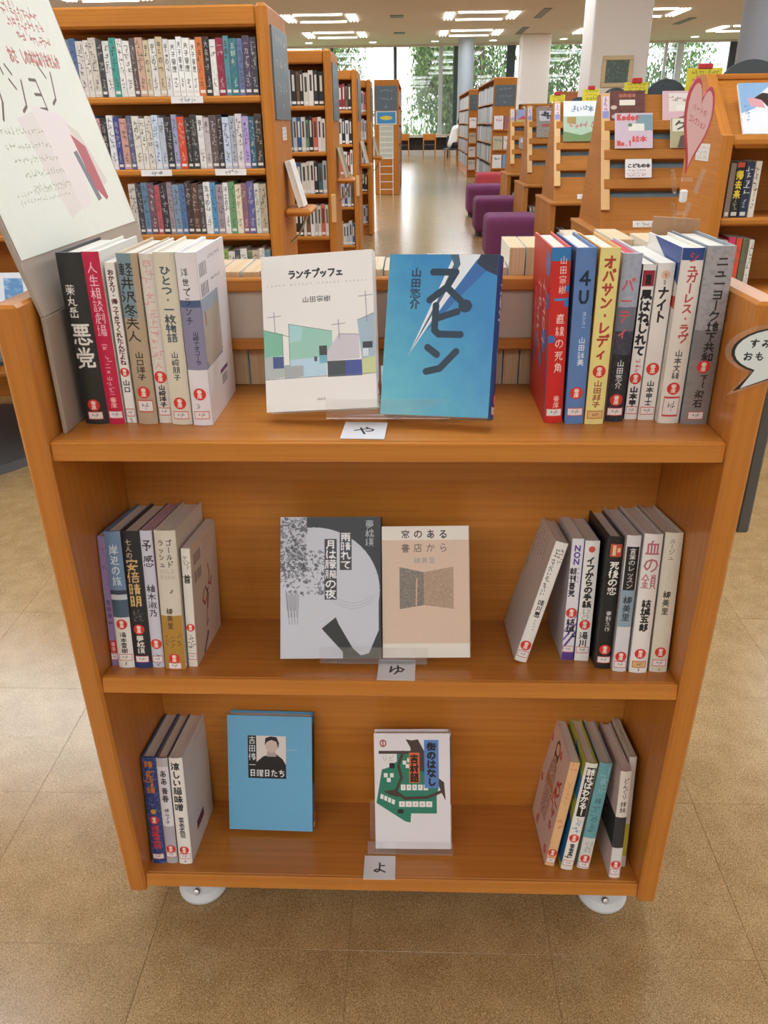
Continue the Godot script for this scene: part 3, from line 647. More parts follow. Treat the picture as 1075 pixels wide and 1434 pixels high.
func build_room() -> void:
	var g := Geo.new()
	var x0 := -9.2
	var x1 := 13.2
	var z0 := -31.8
	var z1 := 5.2
	var t0 := Vector2(-1.859, -1.756)      # the tiled field that shows tile by tile: 30 cm tiles
	var t1 := Vector2(1.741, 1.244)
	g.box(Vector3((x0 + x1) / 2, -0.105, (z0 + z1) / 2), Vector3(x1 - x0, 0.2, z1 - z0))
	var h := 0.005
	g.box(Vector3((x0 + t0.x) / 2, -h / 2, (z0 + z1) / 2), Vector3(t0.x - x0, h, z1 - z0), 0.0, 0)
	g.box(Vector3((x1 + t1.x) / 2, -h / 2, (z0 + z1) / 2), Vector3(x1 - t1.x, h, z1 - z0), 0.0, 0)
	g.box(Vector3((t0.x + t1.x) / 2, -h / 2, (z0 + t0.y) / 2), Vector3(t1.x - t0.x, h, t0.y - z0), 0.0, 0)
	g.box(Vector3((t0.x + t1.x) / 2, -h / 2, (z1 + t1.y) / 2), Vector3(t1.x - t0.x, h, z1 - t1.y), 0.0, 0)
	var fl := obj("floor", [[g, M.floor]])
	structure(fl)
	var variants := []
	for k in 6:
		var tg := Geo.new()
		tg.box(Vector3(0, -0.0025, 0), Vector3(0.2996, 0.005, 0.2996), 0.0003)
		for i in tg.t.size(): tg.t[i] += Vector2(0.37 * k, 0.21 * k)
		variants.append(mesh_of([[tg, M.floor]]))
	for i in 12:
		for j in 10:
			var o := MeshInstance3D.new()
			o.name = "tile"
			o.mesh = variants[rng.randi() % 6]
			fl.add_child(o, true)
			o.position = Vector3(t0.x + 0.15 + 0.3 * i, rng.randf_range(-0.0003, 0.0), t0.y + 0.15 + 0.3 * j)
	var c := Geo.new()
	c.box(Vector3((x0 + x1) / 2, 3.7, (z0 + z1) / 2), Vector3(x1 - x0, 0.2, z1 - z0))
	var ce := structure(obj("ceiling", [[c, M.ceiling]]))
	for v in [[-0.43, -23.35, 0.34, 0.5], [-0.43, -27.6, 0.34, 0.5], [3.3, -23.2, 0.2, 2.0], [3.3, -27.5, 0.2, 2.0], [5.3, -23.2, 0.2, 1.6], [7.6, -25.6, 0.2, 1.6]]:
		boxpart("air_slot", Vector3(v[0], 3.593, v[1]), Vector3(v[2], 0.012, v[3]), shade("5a5048"), ce, 0.001)
	for v in [["wall_left", x0 - 0.1, -13.3, 0.2, 37.4], ["wall_right", x1 + 0.1, -13.3, 0.2, 37.4], ["wall_front", 2.0, z1 + 0.1, 22.8, 0.2]]:
		var w := Geo.new()
		w.box(Vector3(v[1], 1.8, v[2]), Vector3(v[3], 3.6, v[4]))
		structure(obj(v[0], [[w, M.wall]]))
	var wb := Geo.new()
	wb.box(Vector3(2.0, 0.34, -31.75), Vector3(22.4, 0.68, 0.2))
	wb.box(Vector3(2.0, 3.575, -31.75), Vector3(22.4, 0.09, 0.2))
	structure(obj("wall_back", [[wb, M.wall]]))
	var win := Node3D.new()
	win.name = "window_1"
	add_child(win)
	structure(win)
	var posts := [[-9.1, 0.2, "mullion"], [-5.4, 0.1, "mullion"], [-2.9, 0.1, "mullion"], [-0.65, 0.12, "mullion"], [0.97, 0.14, "mullion"], [1.5, 0.14, "mullion"], [3.45, 0.3, "mullion"], [4.6, 0.12, "mullion"], [6.05, 0.22, "mullion"], [8.2, 0.1, "mullion"], [8.85, 0.1, "mullion"], [9.35, 0.22, "mullion"], [11.2, 0.3, "mullion"], [13.1, 0.2, "mullion"]]
	for i in posts.size():
		var p: Array = posts[i]
		boxpart("mullion", Vector3(p[0], 2.1, -31.7), Vector3(p[1], 2.85, 0.12), shade("c4c8cc" if i in [4, 9, 10, 11] else "3f474e"), win, 0.005, 1)
		if i > 0:
			var q: Array = posts[i - 1]
			var a: float = q[0] + q[1] / 2
			var b: float = p[0] - p[1] / 2
			boxpart("pane", Vector3((a + b) / 2, 2.1, -31.72), Vector3(b - a, 2.84, 0.008), M.glass, win, 0.0)
	# columns of the hall
	for v in [[3.1, -13.4, 0.85, 0.85, "square white column with a framed painting on its face"], [3.9, -28.9, 0.92, 0.8, "square pale column by the far windows"]]:
		var cg := Geo.new()
		cg.box(Vector3(v[0], 1.8, v[1]), Vector3(v[2], 3.6, v[3]), 0.02)
		tag(obj("column", [[cg, shade("ddd5cd", 0.8)]]), v[4], "column")
	for v in [[4.95, -12.0, 0.45, "round grey column behind the right-hand shelf", "8f9298"], [1.75, -29.6, 0.26, "slim round grey column in front of the far windows", "a3abb2"]]:
		var cg := Geo.new()
		cg.lathe(PackedVector2Array([Vector2(v[2], 0), Vector2(v[2], 3.6)]), 36, Transform3D(Basis(), Vector3(v[0], 0, v[1])))
		tag(obj("column", [[cg, shade(v[4], 0.6)]]), v[3], "column")

func build_lights() -> void:
	# square groups of fluorescent tubes set in the ceiling
	M.tube = plain(Color.WHITE, 0.5)
	M.tube.emission_enabled = true
	M.tube.emission = Color(1.0, 0.98, 0.95)
	M.tube.emission_energy_multiplier = 3.0
	var proto: Node3D = null
	var xs := [-6.6, -2.42, 1.75, 5.95, 10.1]
	var zs := [-27.8, -23.4, -18.7, -14.0, -9.4, -4.7, -1.2, 4.2]
	for i in xs.size():
		for j in zs.size():
			var o: Node3D
			if proto == null:
				o = Node3D.new()
				for s in [-1.0, 1.0]:
					var g := Geo.new()
					g.tube([Vector3(-0.62, 3.585, s * 0.78), Vector3(0.62, 3.585, s * 0.78)], 0.024, 8)
					obj("lamp_tube", [[g, M.tube]], o)
					for k in 3:
						var e := Geo.new()
						e.tube([Vector3(s * 0.83 + (k - 1) * 0.09, 3.585, -0.72), Vector3(s * 0.83 + (k - 1) * 0.09, 3.585, 0.72)], 0.022, 8)
						obj("lamp_tube", [[e, M.tube]], o)
				boxpart("housing", Vector3(0, 3.606, 0), Vector3(1.3, 0.02, 1.3), shade("cbbfb0", 0.8), o, 0.002)
				var a := AreaLight3D.new()
				a.name = "lamp_light"
				a.area_size = Vector2(1.85, 1.65)
				a.light_energy = 2.6
				a.light_color = Color(0.87, 0.94, 1.0)
				a.shadow_enabled = true
				a.area_range = 60.0
				a.rotation.x = -PI / 2
				a.position = Vector3(0, 3.55, 0)
				o.add_child(a)
				proto = o
			else:
				o = proto.duplicate()
			o.name = numbered("ceiling_lamp")
			add_child(o)
			o.position = Vector3([-7.2, -3.0, 0.15, 4.3, 8.5][i] if j > 3 else xs[i], 0, zs[j])
			tag(o, "square ceiling lamp of white tubes, %s row from the far windows, %s from the left" % [ORDINAL[j], ORDINAL[i]], "lamp", "square ceiling lamps")
	var spots := [[-3.57, -30.5], [-1.39, -30.6], [0.73, -30.6], [2.7, -30.6], [5.06, -30.5], [9.43, -30.5]]
	for i in spots.size():
		var g := Geo.new()
		g.lathe(PackedVector2Array([Vector2(0.0, 3.59), Vector2(0.11, 3.592), Vector2(0.13, 3.6)]), 16, Transform3D(Basis(), Vector3(spots[i][0], 0, spots[i][1])))
		tag(obj("ceiling_downlight", [[g, M.tube]]), "small round downlight above the far windows, %s from the left" % ORDINAL[i], "lamp", "round downlights")

# ---------------------------------------------------------------- books
# In its own axes a book stands on y = 0 with its spine at z = 0 facing +z; its front cover is the side towards -x.
var red_sticker: Rect2i
var call_label: Rect2i
var call_label_tan: Rect2i

func spine_z(x: float, t: float, bulge: float) -> float:
	return bulge * (1.0 - pow(2.0 * x / t, 2.0))

func fill_book(root: Node3D, b: Dictionary) -> void:
	var t: float = b.t
	var h: float = b.h
	var d: float = b.get("d", 0.133)
	var soft: bool = b.get("soft", false)
	var bt := 0.0007 if soft else 0.0023
	var over := 0.0 if soft else 0.003
	var bulge: float = b.get("bulge", 0.0006 if soft else t * 0.11)
	var boards := Geo.new()
	for s in [-1.0, 1.0]:
		boards.box(Vector3(s * (t - bt) / 2, h / 2, -d / 2 - 0.0005), Vector3(bt, h, d - 0.001), 0.0005)
	var back := Geo.new()
	var n := 8
	for i in n:
		var x0 := -t / 2 + t * i / n
		var x1 := -t / 2 + t * (i + 1) / n
		var z0 := spine_z(x0, t, bulge)
		var z1 := spine_z(x1, t, bulge)
		var n0 := Vector3(8.0 * bulge * x0 / (t * t), 0, 1).normalized()
		var n1 := Vector3(8.0 * bulge * x1 / (t * t), 0, 1).normalized()
		var a0 := float(i) / n
		var a1 := float(i + 1) / n
		var sr: Rect2i = b.spine
		back.tri(Vector3(x0, h, z0), Vector3(x1, h, z1), Vector3(x1, 0, z1), n0, n1, n1, uv(sr, a0, 0), uv(sr, a1, 0), uv(sr, a1, 1))
		back.tri(Vector3(x0, h, z0), Vector3(x1, 0, z1), Vector3(x0, 0, z0), n0, n1, n0, uv(sr, a0, 0), uv(sr, a1, 1), uv(sr, a0, 1))
		for y in [0.0, h]:
			var up := Vector3.UP if y > 0.0 else Vector3.DOWN
			boards.quad(Vector3(x0, y, z0), Vector3(x1, y, z1), Vector3(x1, y, -0.0016), Vector3(x0, y, -0.0016), up)
		boards.quad(Vector3(x0, h, -0.0016), Vector3(x1, h, -0.0016), Vector3(x1, 0, -0.0016), Vector3(x0, 0, -0.0016), Vector3.FORWARD)
	var pairs := [[boards, shade(b.cover)], [back, M.print_a]]
	for side in [["left", -1.0], ["right", 1.0]]:
		if b.has(side[0]):
			var r: Rect2i = b[side[0]]
			var g := Geo.new()
			var x: float = side[1] * (t / 2 + 0.0003)
			var near := 1.0 if side[1] < 0.0 else 0.0
			g.quad(Vector3(x, h, 0), Vector3(x, h, -d), Vector3(x, 0, -d), Vector3(x, 0, 0), Vector3(side[1], 0, 0), uv(r, near, 0), uv(r, 1.0 - near, 0), uv(r, 1.0 - near, 1), uv(r, near, 1))
			pairs.append([g, M.print_a])
	var case_ := obj("cover", pairs, root)
	var pg := Geo.new()
	pg.box(Vector3(0, h / 2, -d / 2 - 0.0008), Vector3(t - 2.0 * bt - 0.0002, h - 2.0 * over - 0.0012, d - over - 0.0026), 0.0, 0)
	obj("pages", [[pg, M[b.get("pages", "pages")]]], root)
	if b.has("stick"):
		var rad := minf(0.0072, t * 0.47)
		var y: float = h * (1.0 - b.stick)
		var g := Geo.new()
		for i in 24:
			var p := Vector2.from_angle(TAU * i / 24) * rad
			var q := Vector2.from_angle(TAU * (i + 1) / 24) * rad
			g.tri(Vector3(0, y, spine_z(0, t, bulge) + 0.0005), Vector3(p.x, y + p.y, spine_z(p.x, t, bulge) + 0.0004), Vector3(q.x, y + q.y, spine_z(q.x, t, bulge) + 0.0004), Vector3.BACK, Vector3.BACK, Vector3.BACK, uv(red_sticker, 0.5, 0.5), uv(red_sticker, 0.5 + p.x / rad / 2, 0.5 - p.y / rad / 2), uv(red_sticker, 0.5 + q.x / rad / 2, 0.5 - q.y / rad / 2))
		obj("round_sticker", [[g, M.print_a]], case_).set_meta("label", "round red sticker with two white characters")
	if b.has("tag"):
		var hw := minf(0.0088, t * 0.44)
		var y: float = h * (1.0 - b.tag)
		var g := Geo.new()
		var cr := call_label_tan if b.get("tan", false) else call_label
		for i in 4:
			var x0 := -hw + hw * i / 2
			var x1 := -hw + hw * (i + 1) / 2
			var hh: float = b.get("tag_h", 0.0048)
			g.quad(Vector3(x0, y + hh, spine_z(x0, t, bulge) + 0.0004), Vector3(x1, y + hh, spine_z(x1, t, bulge) + 0.0004), Vector3(x1, y - hh, spine_z(x1, t, bulge) + 0.0004), Vector3(x0, y - hh, spine_z(x0, t, bulge) + 0.0004), Vector3.BACK, uv(cr, i / 4.0, 0), uv(cr, (i + 1) / 4.0, 0), uv(cr, (i + 1) / 4.0, 1), uv(cr, i / 4.0, 1))
		obj("call_number_label", [[g, M.print_a]], case_).set_meta("label", "small white shelf label with red border")

func draw_spine(b: Dictionary) -> void:
	var r := patch("a", roundi(b.t * 2450), roundi(b.h * 2450))
	b.spine = r
	fill(sheet_a, r, 0, 0, 1, 1, Color(b.base))
	for k in b.get("bands", []): fill(sheet_a, r, k[0], k[1], k[2], k[3], Color(k[4]))
	if b.has("mottle"): mottle(sheet_a, r, b.mottle[0], 0.05, Color(b.mottle[1]))
	for k in b.get("discs", []): disc(sheet_a, r, k[0], k[1], k[2], Color(k[3]))
	for k in b.get("lines", []): line(sheet_a, r, k[0], k[1], k[2], k[3], k[4], Color(k[5]))
	if b.has("swoosh"):
		for k in 3: mark(sheet_a, r, [[0.0, 0.84 - 0.07 * k + 0.06], [1.0, 0.74 - 0.07 * k + 0.02]], 3.5 - k, Color(b.swoosh))
	for k in b.get("text", []): column(sheet_a, r, k[0], k[1], k[2], k[3], k[4], Color(k[5]), k[6] if k.size() > 6 else 0.055)

# one row per book: where it stands on the trolley, its build, its print
func trolley_books() -> Array:
	var K := "1c1a1a"
	var W := "f2f0ea"
	return [
	# top shelf, left group
	{shelf = 1, x = -0.3408, z = 0.0621, t = 0.0286, h = 0.195, lean = 0.1, base = "2b2c2c", cover = "303231", stick = 0.88, tag = 0.945, text = [["薬丸岳", 0.36, 0.17, 0.36, 0.4, W], ["悪党", 0.5, 0.385, 0.66, 0.78, W, 0.06]], label = "black hardcover with big white two-character title beside cardboard sign"},
	{shelf = 1, x = -0.3167, z = 0.0608, t = 0.0186, h = 0.196, lean = 0.2, base = "c8204a", cover = "e8e6e0", tag = 0.94, bands = [[0, 0.965, 1, 1, "c8204a"]], text = [["人生相談劇場", 0.5, 0.05, 0.47, 0.62, "efd3dc", 0.05], ["安部▯二", 0.5, 0.51, 0.66, 0.36, "f2c0cc"], ["×", 0.5, 0.665, 0.69, 0.3, W], ["山▯▯二", 0.5, 0.7, 0.82, 0.36, "f2c0cc"], ["書庫", 0.5, 0.83, 0.9, 0.5, "f0b8b0"]], label = "crimson-spined book with pale title next to the black hardcover"},
	{shelf = 1, x = -0.3003, z = 0.0639, t = 0.0112, h = 0.184, lean = 0.7, soft = true, base = "efece6", cover = "e9e6df", stick = 0.665, tag = 0.93, text = [["おかえり、帰ってきてくれたんだよね", 0.5, 0.04, 0.62, 0.62, "5a2a30", 0.07], ["山口", 0.5, 0.71, 0.8, 0.75, "3a3338", 0.06], ["▯▯", 0.5, 0.97, 0.995, 0.5, "30333c"]], label = "thin white paperback with long maroon handwritten title"},
	{shelf = 1, x = -0.2798, z = 0.061, t = 0.0222, h = 0.194, lean = 0.8, base = "b9a68c", cover = "c9b89c", bands = [[0, 0, 0.72, 0.36, "7d95a0"]], stick = 0.8, tag = 0.885, tag_h = 0.0075, text = [["軽井沢冬夫人", 0.4, 0.05, 0.5, 0.72, "23211f", 0.045], ["山口洋子", 0.52, 0.55, 0.73, 0.46, "3a332c"]], label = "tan book with a blue-grey upper spine and brush-written title"},
	{shelf = 1, x = -0.2593, z = 0.064, t = 0.0156, h = 0.193, lean = 0.8, base = "e2d9d0", cover = "e6ded6", stick = 0.71, tag = 0.925, text = [["四▯▯、女▯▯▯一▯▯▯▯人", 0.5, 0.03, 0.66, 0.72, "d9a6a0", 0.05], ["山崎洋子", 0.5, 0.755, 0.9, 0.8, "2b2a2a", 0.07]], label = "pale book with faint pink title and black author name below the sticker"},
	{shelf = 1, x = -0.2384, z = 0.0592, t = 0.0232, h = 0.195, lean = 0.8, base = "dfd8c4", cover = "e4dece", stick = 0.865, tag = 0.94, text = [["ひとつ・一枚物語", 0.5, 0.07, 0.5, 0.52, "41545c", 0.06], ["山崎朋子", 0.52, 0.55, 0.73, 0.36, "4a4a44"]], label = "cream hardcover with slate-blue title, second from the right of its group"},
	{shelf = 1, x = -0.2131, z = 0.0564, t = 0.0225, h = 0.195, lean = 0.5, base = "e9e5ea", cover = "ece9ec", bands = [[0, 0.26, 1, 0.4, "4a6288"], [0, 0.3, 1, 0.66, "8d8aa6"]], stick = 0.805, tag = 0.935, text = [["浮世でランチ", 0.4, 0.08, 0.4, 0.34, "33323a"], ["山崎ナオコ｜ラ", 0.62, 0.43, 0.63, 0.3, "3c3a4e"], ["▯▯", 0.4, 0.86, 0.9, 0.2, "70707a"]], right_art = "ukiyo", label = "white book showing its back cover with barcodes and a beige photo"},
	# top shelf, right group
	{shelf = 1, x = 0.1964, z = 0.0657, t = 0.0202, h = 0.196, lean = -1.9, base = "cf2522", cover = "c92724", tag = 0.935, bands = [[0, 0, 1, 0.07, "2f7fc0"], [0.2, 0.27, 1, 0.285, "4a86c4"]], discs = [[0.15, 0.5, 0.22, "3b78bd"], [0.95, 0.22, 0.2, "3b78bd"], [0.95, 0.3, 0.22, "3b78bd"]], text = [["山田宗樹", 0.62, 0.04, 0.25, 0.4, "f0d8d0"], ["直線の死角", 0.6, 0.35, 0.7, 0.5, "f4ded6", 0.05], ["書庫", 0.6, 0.83, 0.91, 0.36, "f0b8b0"]], left_art = "chokusen", label = "bright red book with blue splashes, leftmost of its group"},
	{shelf = 1, x = 0.2198, z = 0.0624, t = 0.0212, h = 0.196, lean = -1.2, base = "5e83bd", cover = "4f70a8", stick = 0.81, tag = 0.925, text = [["4U", 0.5, 0.11, 0.31, 0.62, "10263c", 0.1], ["ヨンユー", 0.6, 0.34, 0.44, 0.2, "e8eef4"], ["山田詠美", 0.58, 0.48, 0.65, 0.36, "e8eef4"]], label = "blue hardcover with large dark 4U on its spine"},
	{shelf = 1, x = 0.2424, z = 0.0613, t = 0.0212, h = 0.196, lean = -0.5, base = "ecdf90", cover = "d9a24e", stick = 0.68, tag = 0.94, tan = true, text = [["オバサン・レディ", 0.5, 0.04, 0.61, 0.6, "b23a34", 0.085], ["山田邦子", 0.5, 0.73, 0.9, 0.5, "9a4a3c"]], label = "pale yellow book with bold dark red katakana title"},
	{shelf = 1, x = 0.2672, z = 0.0708, t = 0.0205, h = 0.189, lean = 0.0, base = "a9b2c4", cover = "c7cbd6", pages = "pages_red", bands = [[0, 0.3, 1, 0.5, "6f7688"], [0, 0.44, 1, 0.62, "3d4152"], [0, 0.58, 1, 1, "23252e"]], mottle = [0.5, "767f92"], stick = 0.86, tag = 0.935, text = [["パーティ", 0.4, 0.13, 0.49, 0.62, "d85a5e", 0.07], ["山田悠介", 0.5, 0.61, 0.79, 0.4, "f0f0f0"]], label = "grey to black book with red katakana title and red page tops"},
	{shelf = 1, x = 0.2883, z = 0.0777, t = 0.0142, h = 0.176, lean = 0.0, soft = true, base = "eceae8", cover = "18181a", stick = 0.72, tag = 0.935, bands = [[0.05, 0.035, 0.95, 0.13, "9a2338"], [0.3, 0.06, 0.7, 0.12, "16161a"]], text = [["風はねじれて", 0.5, 0.145, 0.57, 0.86, "16161a", 0.085], ["▯▯▯", 0.5, 0.59, 0.68, 0.5, "d05a78"], ["山本甲", 0.5, 0.77, 0.91, 0.86, "1c1c20", 0.08]], label = "thin white paperback with black title and a crimson square emblem"},
	{shelf = 1, x = 0.3056, z = 0.0751, t = 0.018, h = 0.178, lean = 0.0, soft = true, base = "eae6e0", cover = "eae6e0", stick = 0.655, tag = 0.935, discs = [[0.5, 0.07, 0.26, "e2c2a4"]], text = [["▯▯", 0.5, 0.055, 0.085, 0.4, "b8664a"], ["▯▯▯▯", 0.5, 0.1, 0.13, 0.12, "5a4a44"], ["ナイト", 0.5, 0.14, 0.36, 0.66, "1a1a1c", 0.085], ["山本甲士", 0.5, 0.73, 0.9, 0.56, "2a2a2c", 0.06]], label = "off-white paperback with short black katakana title and little crest"},
	{shelf = 1, x = 0.3284, z = 0.0651, t = 0.0238, h = 0.195, lean = 0.0, base = "e8e3da", cover = "e9e5dc", bands = [[0.02, 0, 0.98, 0.065, "2a4a8c"]], stick = 0.785, tag = 0.895, tag_h = 0.012, text = [["シュガ｜レス・ラヴ", 0.55, 0.02, 0.52, 0.46, "b8484c", 0.075], ["山本文緒", 0.5, 0.555, 0.73, 0.36, "4a4444"]], left_art = "sugar", label = "white book with navy top band and red katakana title"},
	{shelf = 1, x = 0.357, z = 0.0624, t = 0.0296, h = 0.197, lean = -0.2, base = "a6a6a9", cover = "8b959c", bands = [[0, 0.45, 1, 0.62, "7e7d80"], [0, 0.62, 1, 1, "8b8584"]], mottle = [0.55, "6d6a6a"], stick = 0.655, tag = 0.945, text = [["ニューヨ｜ク地下共和", 0.58, 0.05, 0.63, 0.48, "1c1c1e", 0.06], ["下〜", 0.58, 0.7, 0.78, 0.3, "1c1c1e"], ["梁石", 0.5, 0.79, 0.9, 0.4, "1c1c1e"]], label = "thick grey hardcover with black vertical title beside the right panel"},
	# middle shelf, left group
	{shelf = 2, x = -0.3668, z = 0.033, t = 0.0096, h = 0.184, lean = -0.3, soft = true, base = "9d86b8", cover = "a78fc0", tag = 0.93, bands = [[0, 0.8, 1, 0.9, "d43c3a"], [0, 0.9, 1, 0.935, "d8ccd8"]], text = [["▯・れ・い", 0.5, 0.07, 0.4, 0.6, "7a5f98"], ["百谷合▯", 0.5, 0.48, 0.68, 0.66, "4a3a60", 0.06], ["書庫", 0.5, 0.81, 0.89, 0.6, "f2c8c8"]], label = "narrow lilac paperback against the trolley's left panel"},
	{shelf = 2, x = -0.3493, z = 0.0278, t = 0.0212, h = 0.192, lean = -0.4, base = "7391b4", cover = "5f7896", bands = [[0, 0.42, 1, 0.45, "39465a"], [0, 0.45, 1, 0.49, "c6d2d8"], [0, 0.49, 1, 0.62, "4b6478"], [0, 0.62, 1, 1, "e8e6e0"]], stick = 0.67, tag = 0.92, text = [["岸辺の旅", 0.5, 0.09, 0.39, 0.56, "dbe6ee"], ["湯本香樹", 0.5, 0.73, 0.89, 0.42, "3a3a3a"], ["▯▯▯▯", 0.5, 0.955, 0.98, 0.16, "3a3a3a"]], label = "blue and white hardcover with pale title on the middle shelf"},
	{shelf = 2, x = -0.3266, z = 0.0272, t = 0.0238, h = 0.192, lean = -0.4, base = "22252a", cover = "25272c", bands = [[0, 0.95, 1, 1, "2c3a6a"]], stick = 0.705, tag = 0.93, text = [["七人の", 0.4, 0.05, 0.19, 0.36, "d9c8a0"], ["安倍晴明", 0.5, 0.19, 0.54, 0.68, "d6b678", 0.065], ["▯▯▯▯", 0.35, 0.56, 0.65, 0.2, "9a9488"], ["▯▯▯▯", 0.65, 0.56, 0.65, 0.2, "9a9488"], ["夢枕獏", 0.5, 0.75, 0.89, 0.42, "e8e4da", 0.065]], label = "black hardcover with large golden title on the middle shelf"},
	{shelf = 2, x = -0.3066, z = 0.0288, t = 0.0156, h = 0.193, lean = -0.2, base = "cfcfdc", cover = "c9b2bc", pages = "pages_pink", stick = 0.82, tag = 0.935, text = [["予感", 0.5, 0.05, 0.27, 0.9, "26262c", 0.05], ["柚木淑乃", 0.5, 0.38, 0.62, 0.72, "2c2c34", 0.05], ["▯", 0.5, 0.895, 0.915, 0.4, "2f6a68"], ["▯", 0.5, 0.965, 0.985, 0.3, "3a3a40"]], label = "lilac-grey book with black brush title and pinkish top"},
	{shelf = 2, x = -0.2822, z = 0.0243, t = 0.0272, h = 0.195, lean = 0.2, base = "d8d0c0", cover = "d6cfc2", bands = [[0, 0.6, 1, 1, "b4883a"]], stick = 0.915, tag = 0.97, text = [["ゴ｜ルド", 0.66, 0.06, 0.26, 0.26, "3a3630", 0.06], ["ラッシュ", 0.3, 0.06, 0.26, 0.26, "3a3630", 0.06], ["▯", 0.62, 0.36, 0.5, 0.2, "6a5238", 0.1], ["柳美里", 0.45, 0.54, 0.7, 0.3, "4a3c28"], ["▯▯▯", 0.22, 0.74, 0.83, 0.16, "5a4424"], ["▯▯▯", 0.5, 0.74, 0.83, 0.16, "5a4424"], ["▯▯▯", 0.78, 0.74, 0.83, 0.16, "5a4424"]], lines = [["GOLD", 0.15, 0.85, 0.285, 0.03, "b7aa92"], ["RUSH", 0.15, 0.85, 0.325, 0.03, "b7aa92"]], label = "thick beige book with a mustard lower band and two-column title"},
	{shelf = 2, x = -0.2606, z = 0.0315, t = 0.0118, h = 0.168, lean = 0.6, soft = true, base = "e4ded2", cover = "ddd2c4", stick = 0.66, tag = 0.91, text = [["▯▯▯", 0.5, 0.04, 0.17, 0.6, "8a8278"], ["首", 0.5, 0.21, 0.29, 0.85, "2a2826", 0.07], ["▯▯▯▯", 0.5, 0.72, 0.85, 0.5, "4a4640"]], right_art = "kubi", label = "short off-white paperback showing a back cover with red brush drawing"},
	# middle shelf, right group
	{shelf = 2, x = 0.1794, z = 0.0543, t = 0.0166, h = 0.176, lean = 15.4, d = 0.126, base = "e9e6e0", cover = "c8c2bc", stick = 0.86, tag = 0.935, text = [["▯▯▯▯", 0.7, 0.05, 0.16, 0.3, "55504c"], ["▯▯▯▯て▯いいと▯▯ていい", 0.32, 0.05, 0.44, 0.36, "45413e"], ["唯川恵", 0.5, 0.47, 0.62, 0.5, "2a2828", 0.06], ["▯▯▯▯", 0.55, 0.64, 0.73, 0.16, "8a8682"]], left_art = "yuikawa", label = "white book leaning diagonally at the left of its group"},
	{shelf = 2, x = 0.2436, z = 0.0625, t = 0.0154, h = 0.174, lean = 1.6, d = 0.118, soft = true, base = "e6e4ea", cover = "cfcad0", bands = [[0, 0.93, 1, 1, "5a3f8e"]], stick = 0.6, tag = 0.905, text = [["NON", 0.5, 0.05, 0.21, 0.62, "5a3f9e", 0.09], ["朝刊暮死", 0.32, 0.23, 0.47, 0.56, "1d1d20", 0.08], ["▯▯▯▯", 0.78, 0.22, 0.36, 0.2, "8a6aae"], ["結城▯", 0.5, 0.65, 0.82, 0.7, "2a2438", 0.08]], swoosh = "6a4aa0", label = "white paperback with purple NON and purple stripes at its foot"},
	{shelf = 2, x = 0.2624, z = 0.0607, t = 0.019, h = 0.172, lean = 1.4, d = 0.118, soft = true, base = "eceae6", cover = "3d5a9a", stick = 0.69, tag = 0.905, discs = [[0.5, 0.07, 0.22, "d8544e"]], text = [["イフからの手紙", 0.5, 0.13, 0.55, 0.6, "1c1c1e", 0.08], ["▯▯▯▯", 0.35, 0.56, 0.65, 0.16, "6a6664"], ["▯▯▯▯", 0.65, 0.56, 0.65, 0.16, "6a6664"], ["湯川", 0.5, 0.75, 0.88, 0.6, "1f1f22", 0.065]], label = "white paperback with red emblem above a bold black title"},
	{shelf = 2, x = 0.2866, z = 0.0406, t = 0.0192, h = 0.184, lean = 1.6, base = "1e1d1c", cover = "232323", pages = "pages", stick = 0.85, tag = 0.93, bands = [[0.14, 0.05, 0.9, 0.145, "c9503c"], [0.3, 0.06, 0.5, 0.135, "e2c79a"], [0.6, 0.08, 0.8, 0.11, "e2c79a"], [0.1, 0.17, 0.94, 0.435, "0f0f0f"]], text = [["死後の恋", 0.52, 0.175, 0.43, 0.66, "f0eee8", 0.07], ["夢野久作", 0.5, 0.55, 0.71, 0.36, "d8d4cc"]], label = "black hardcover with white boxed title and red checkered emblem"},
	{shelf = 2, x = 0.3063, z = 0.0324, t = 0.0176, h = 0.189, lean = 1.5, base = "dcdade", cover = "c9c6c9", stick = 0.885, tag = 0.945, bands = [[0.08, 0.08, 0.92, 0.39, "17181a"], [0.0, 0.39, 1, 0.66, "8fa6b4"]], text = [["言葉のレッスン", 0.5, 0.09, 0.38, 0.62, "e8e8e8", 0.05], ["柳美里", 0.5, 0.43, 0.62, 0.62, "2a3238", 0.05]], label = "white book with black title box over a grey-blue band"},
	{shelf = 2, x = 0.3299, z = 0.0297, t = 0.0228, h = 0.192, lean = 1.4, base = "eae7e3", cover = "d9d4d0", stick = 0.855, tag = 0.935, tan = true, text = [["血の鎖", 0.5, 0.04, 0.39, 0.86, "b86a7a", 0.05], ["結城五郎", 0.5, 0.46, 0.69, 0.5, "1f1e1e", 0.085], ["▯▯▯▯▯", 0.5, 0.965, 0.985, 0.16, "3a3a3a"]], label = "white hardcover with large dusty-rose title"},
	{shelf = 2, x = 0.3568, z = 0.0324, t = 0.0226, h = 0.193, lean = 1.1, base = "e0dac8", cover = "d8d0bf", stick = 0.85, tag = 0.93, text = [["ル｜ジュ", 0.42, 0.04, 0.19, 0.3, "8a7f68"], ["▯▯▯", 0.42, 0.24, 0.34, 0.2, "cfc6b0"], ["柳美里", 0.45, 0.4, 0.58, 0.4, "3a352c"], ["▯", 0.5, 0.97, 0.985, 0.2, "8a3030"]], label = "cream book at the right end of the middle shelf"},
	# bottom shelf, left group
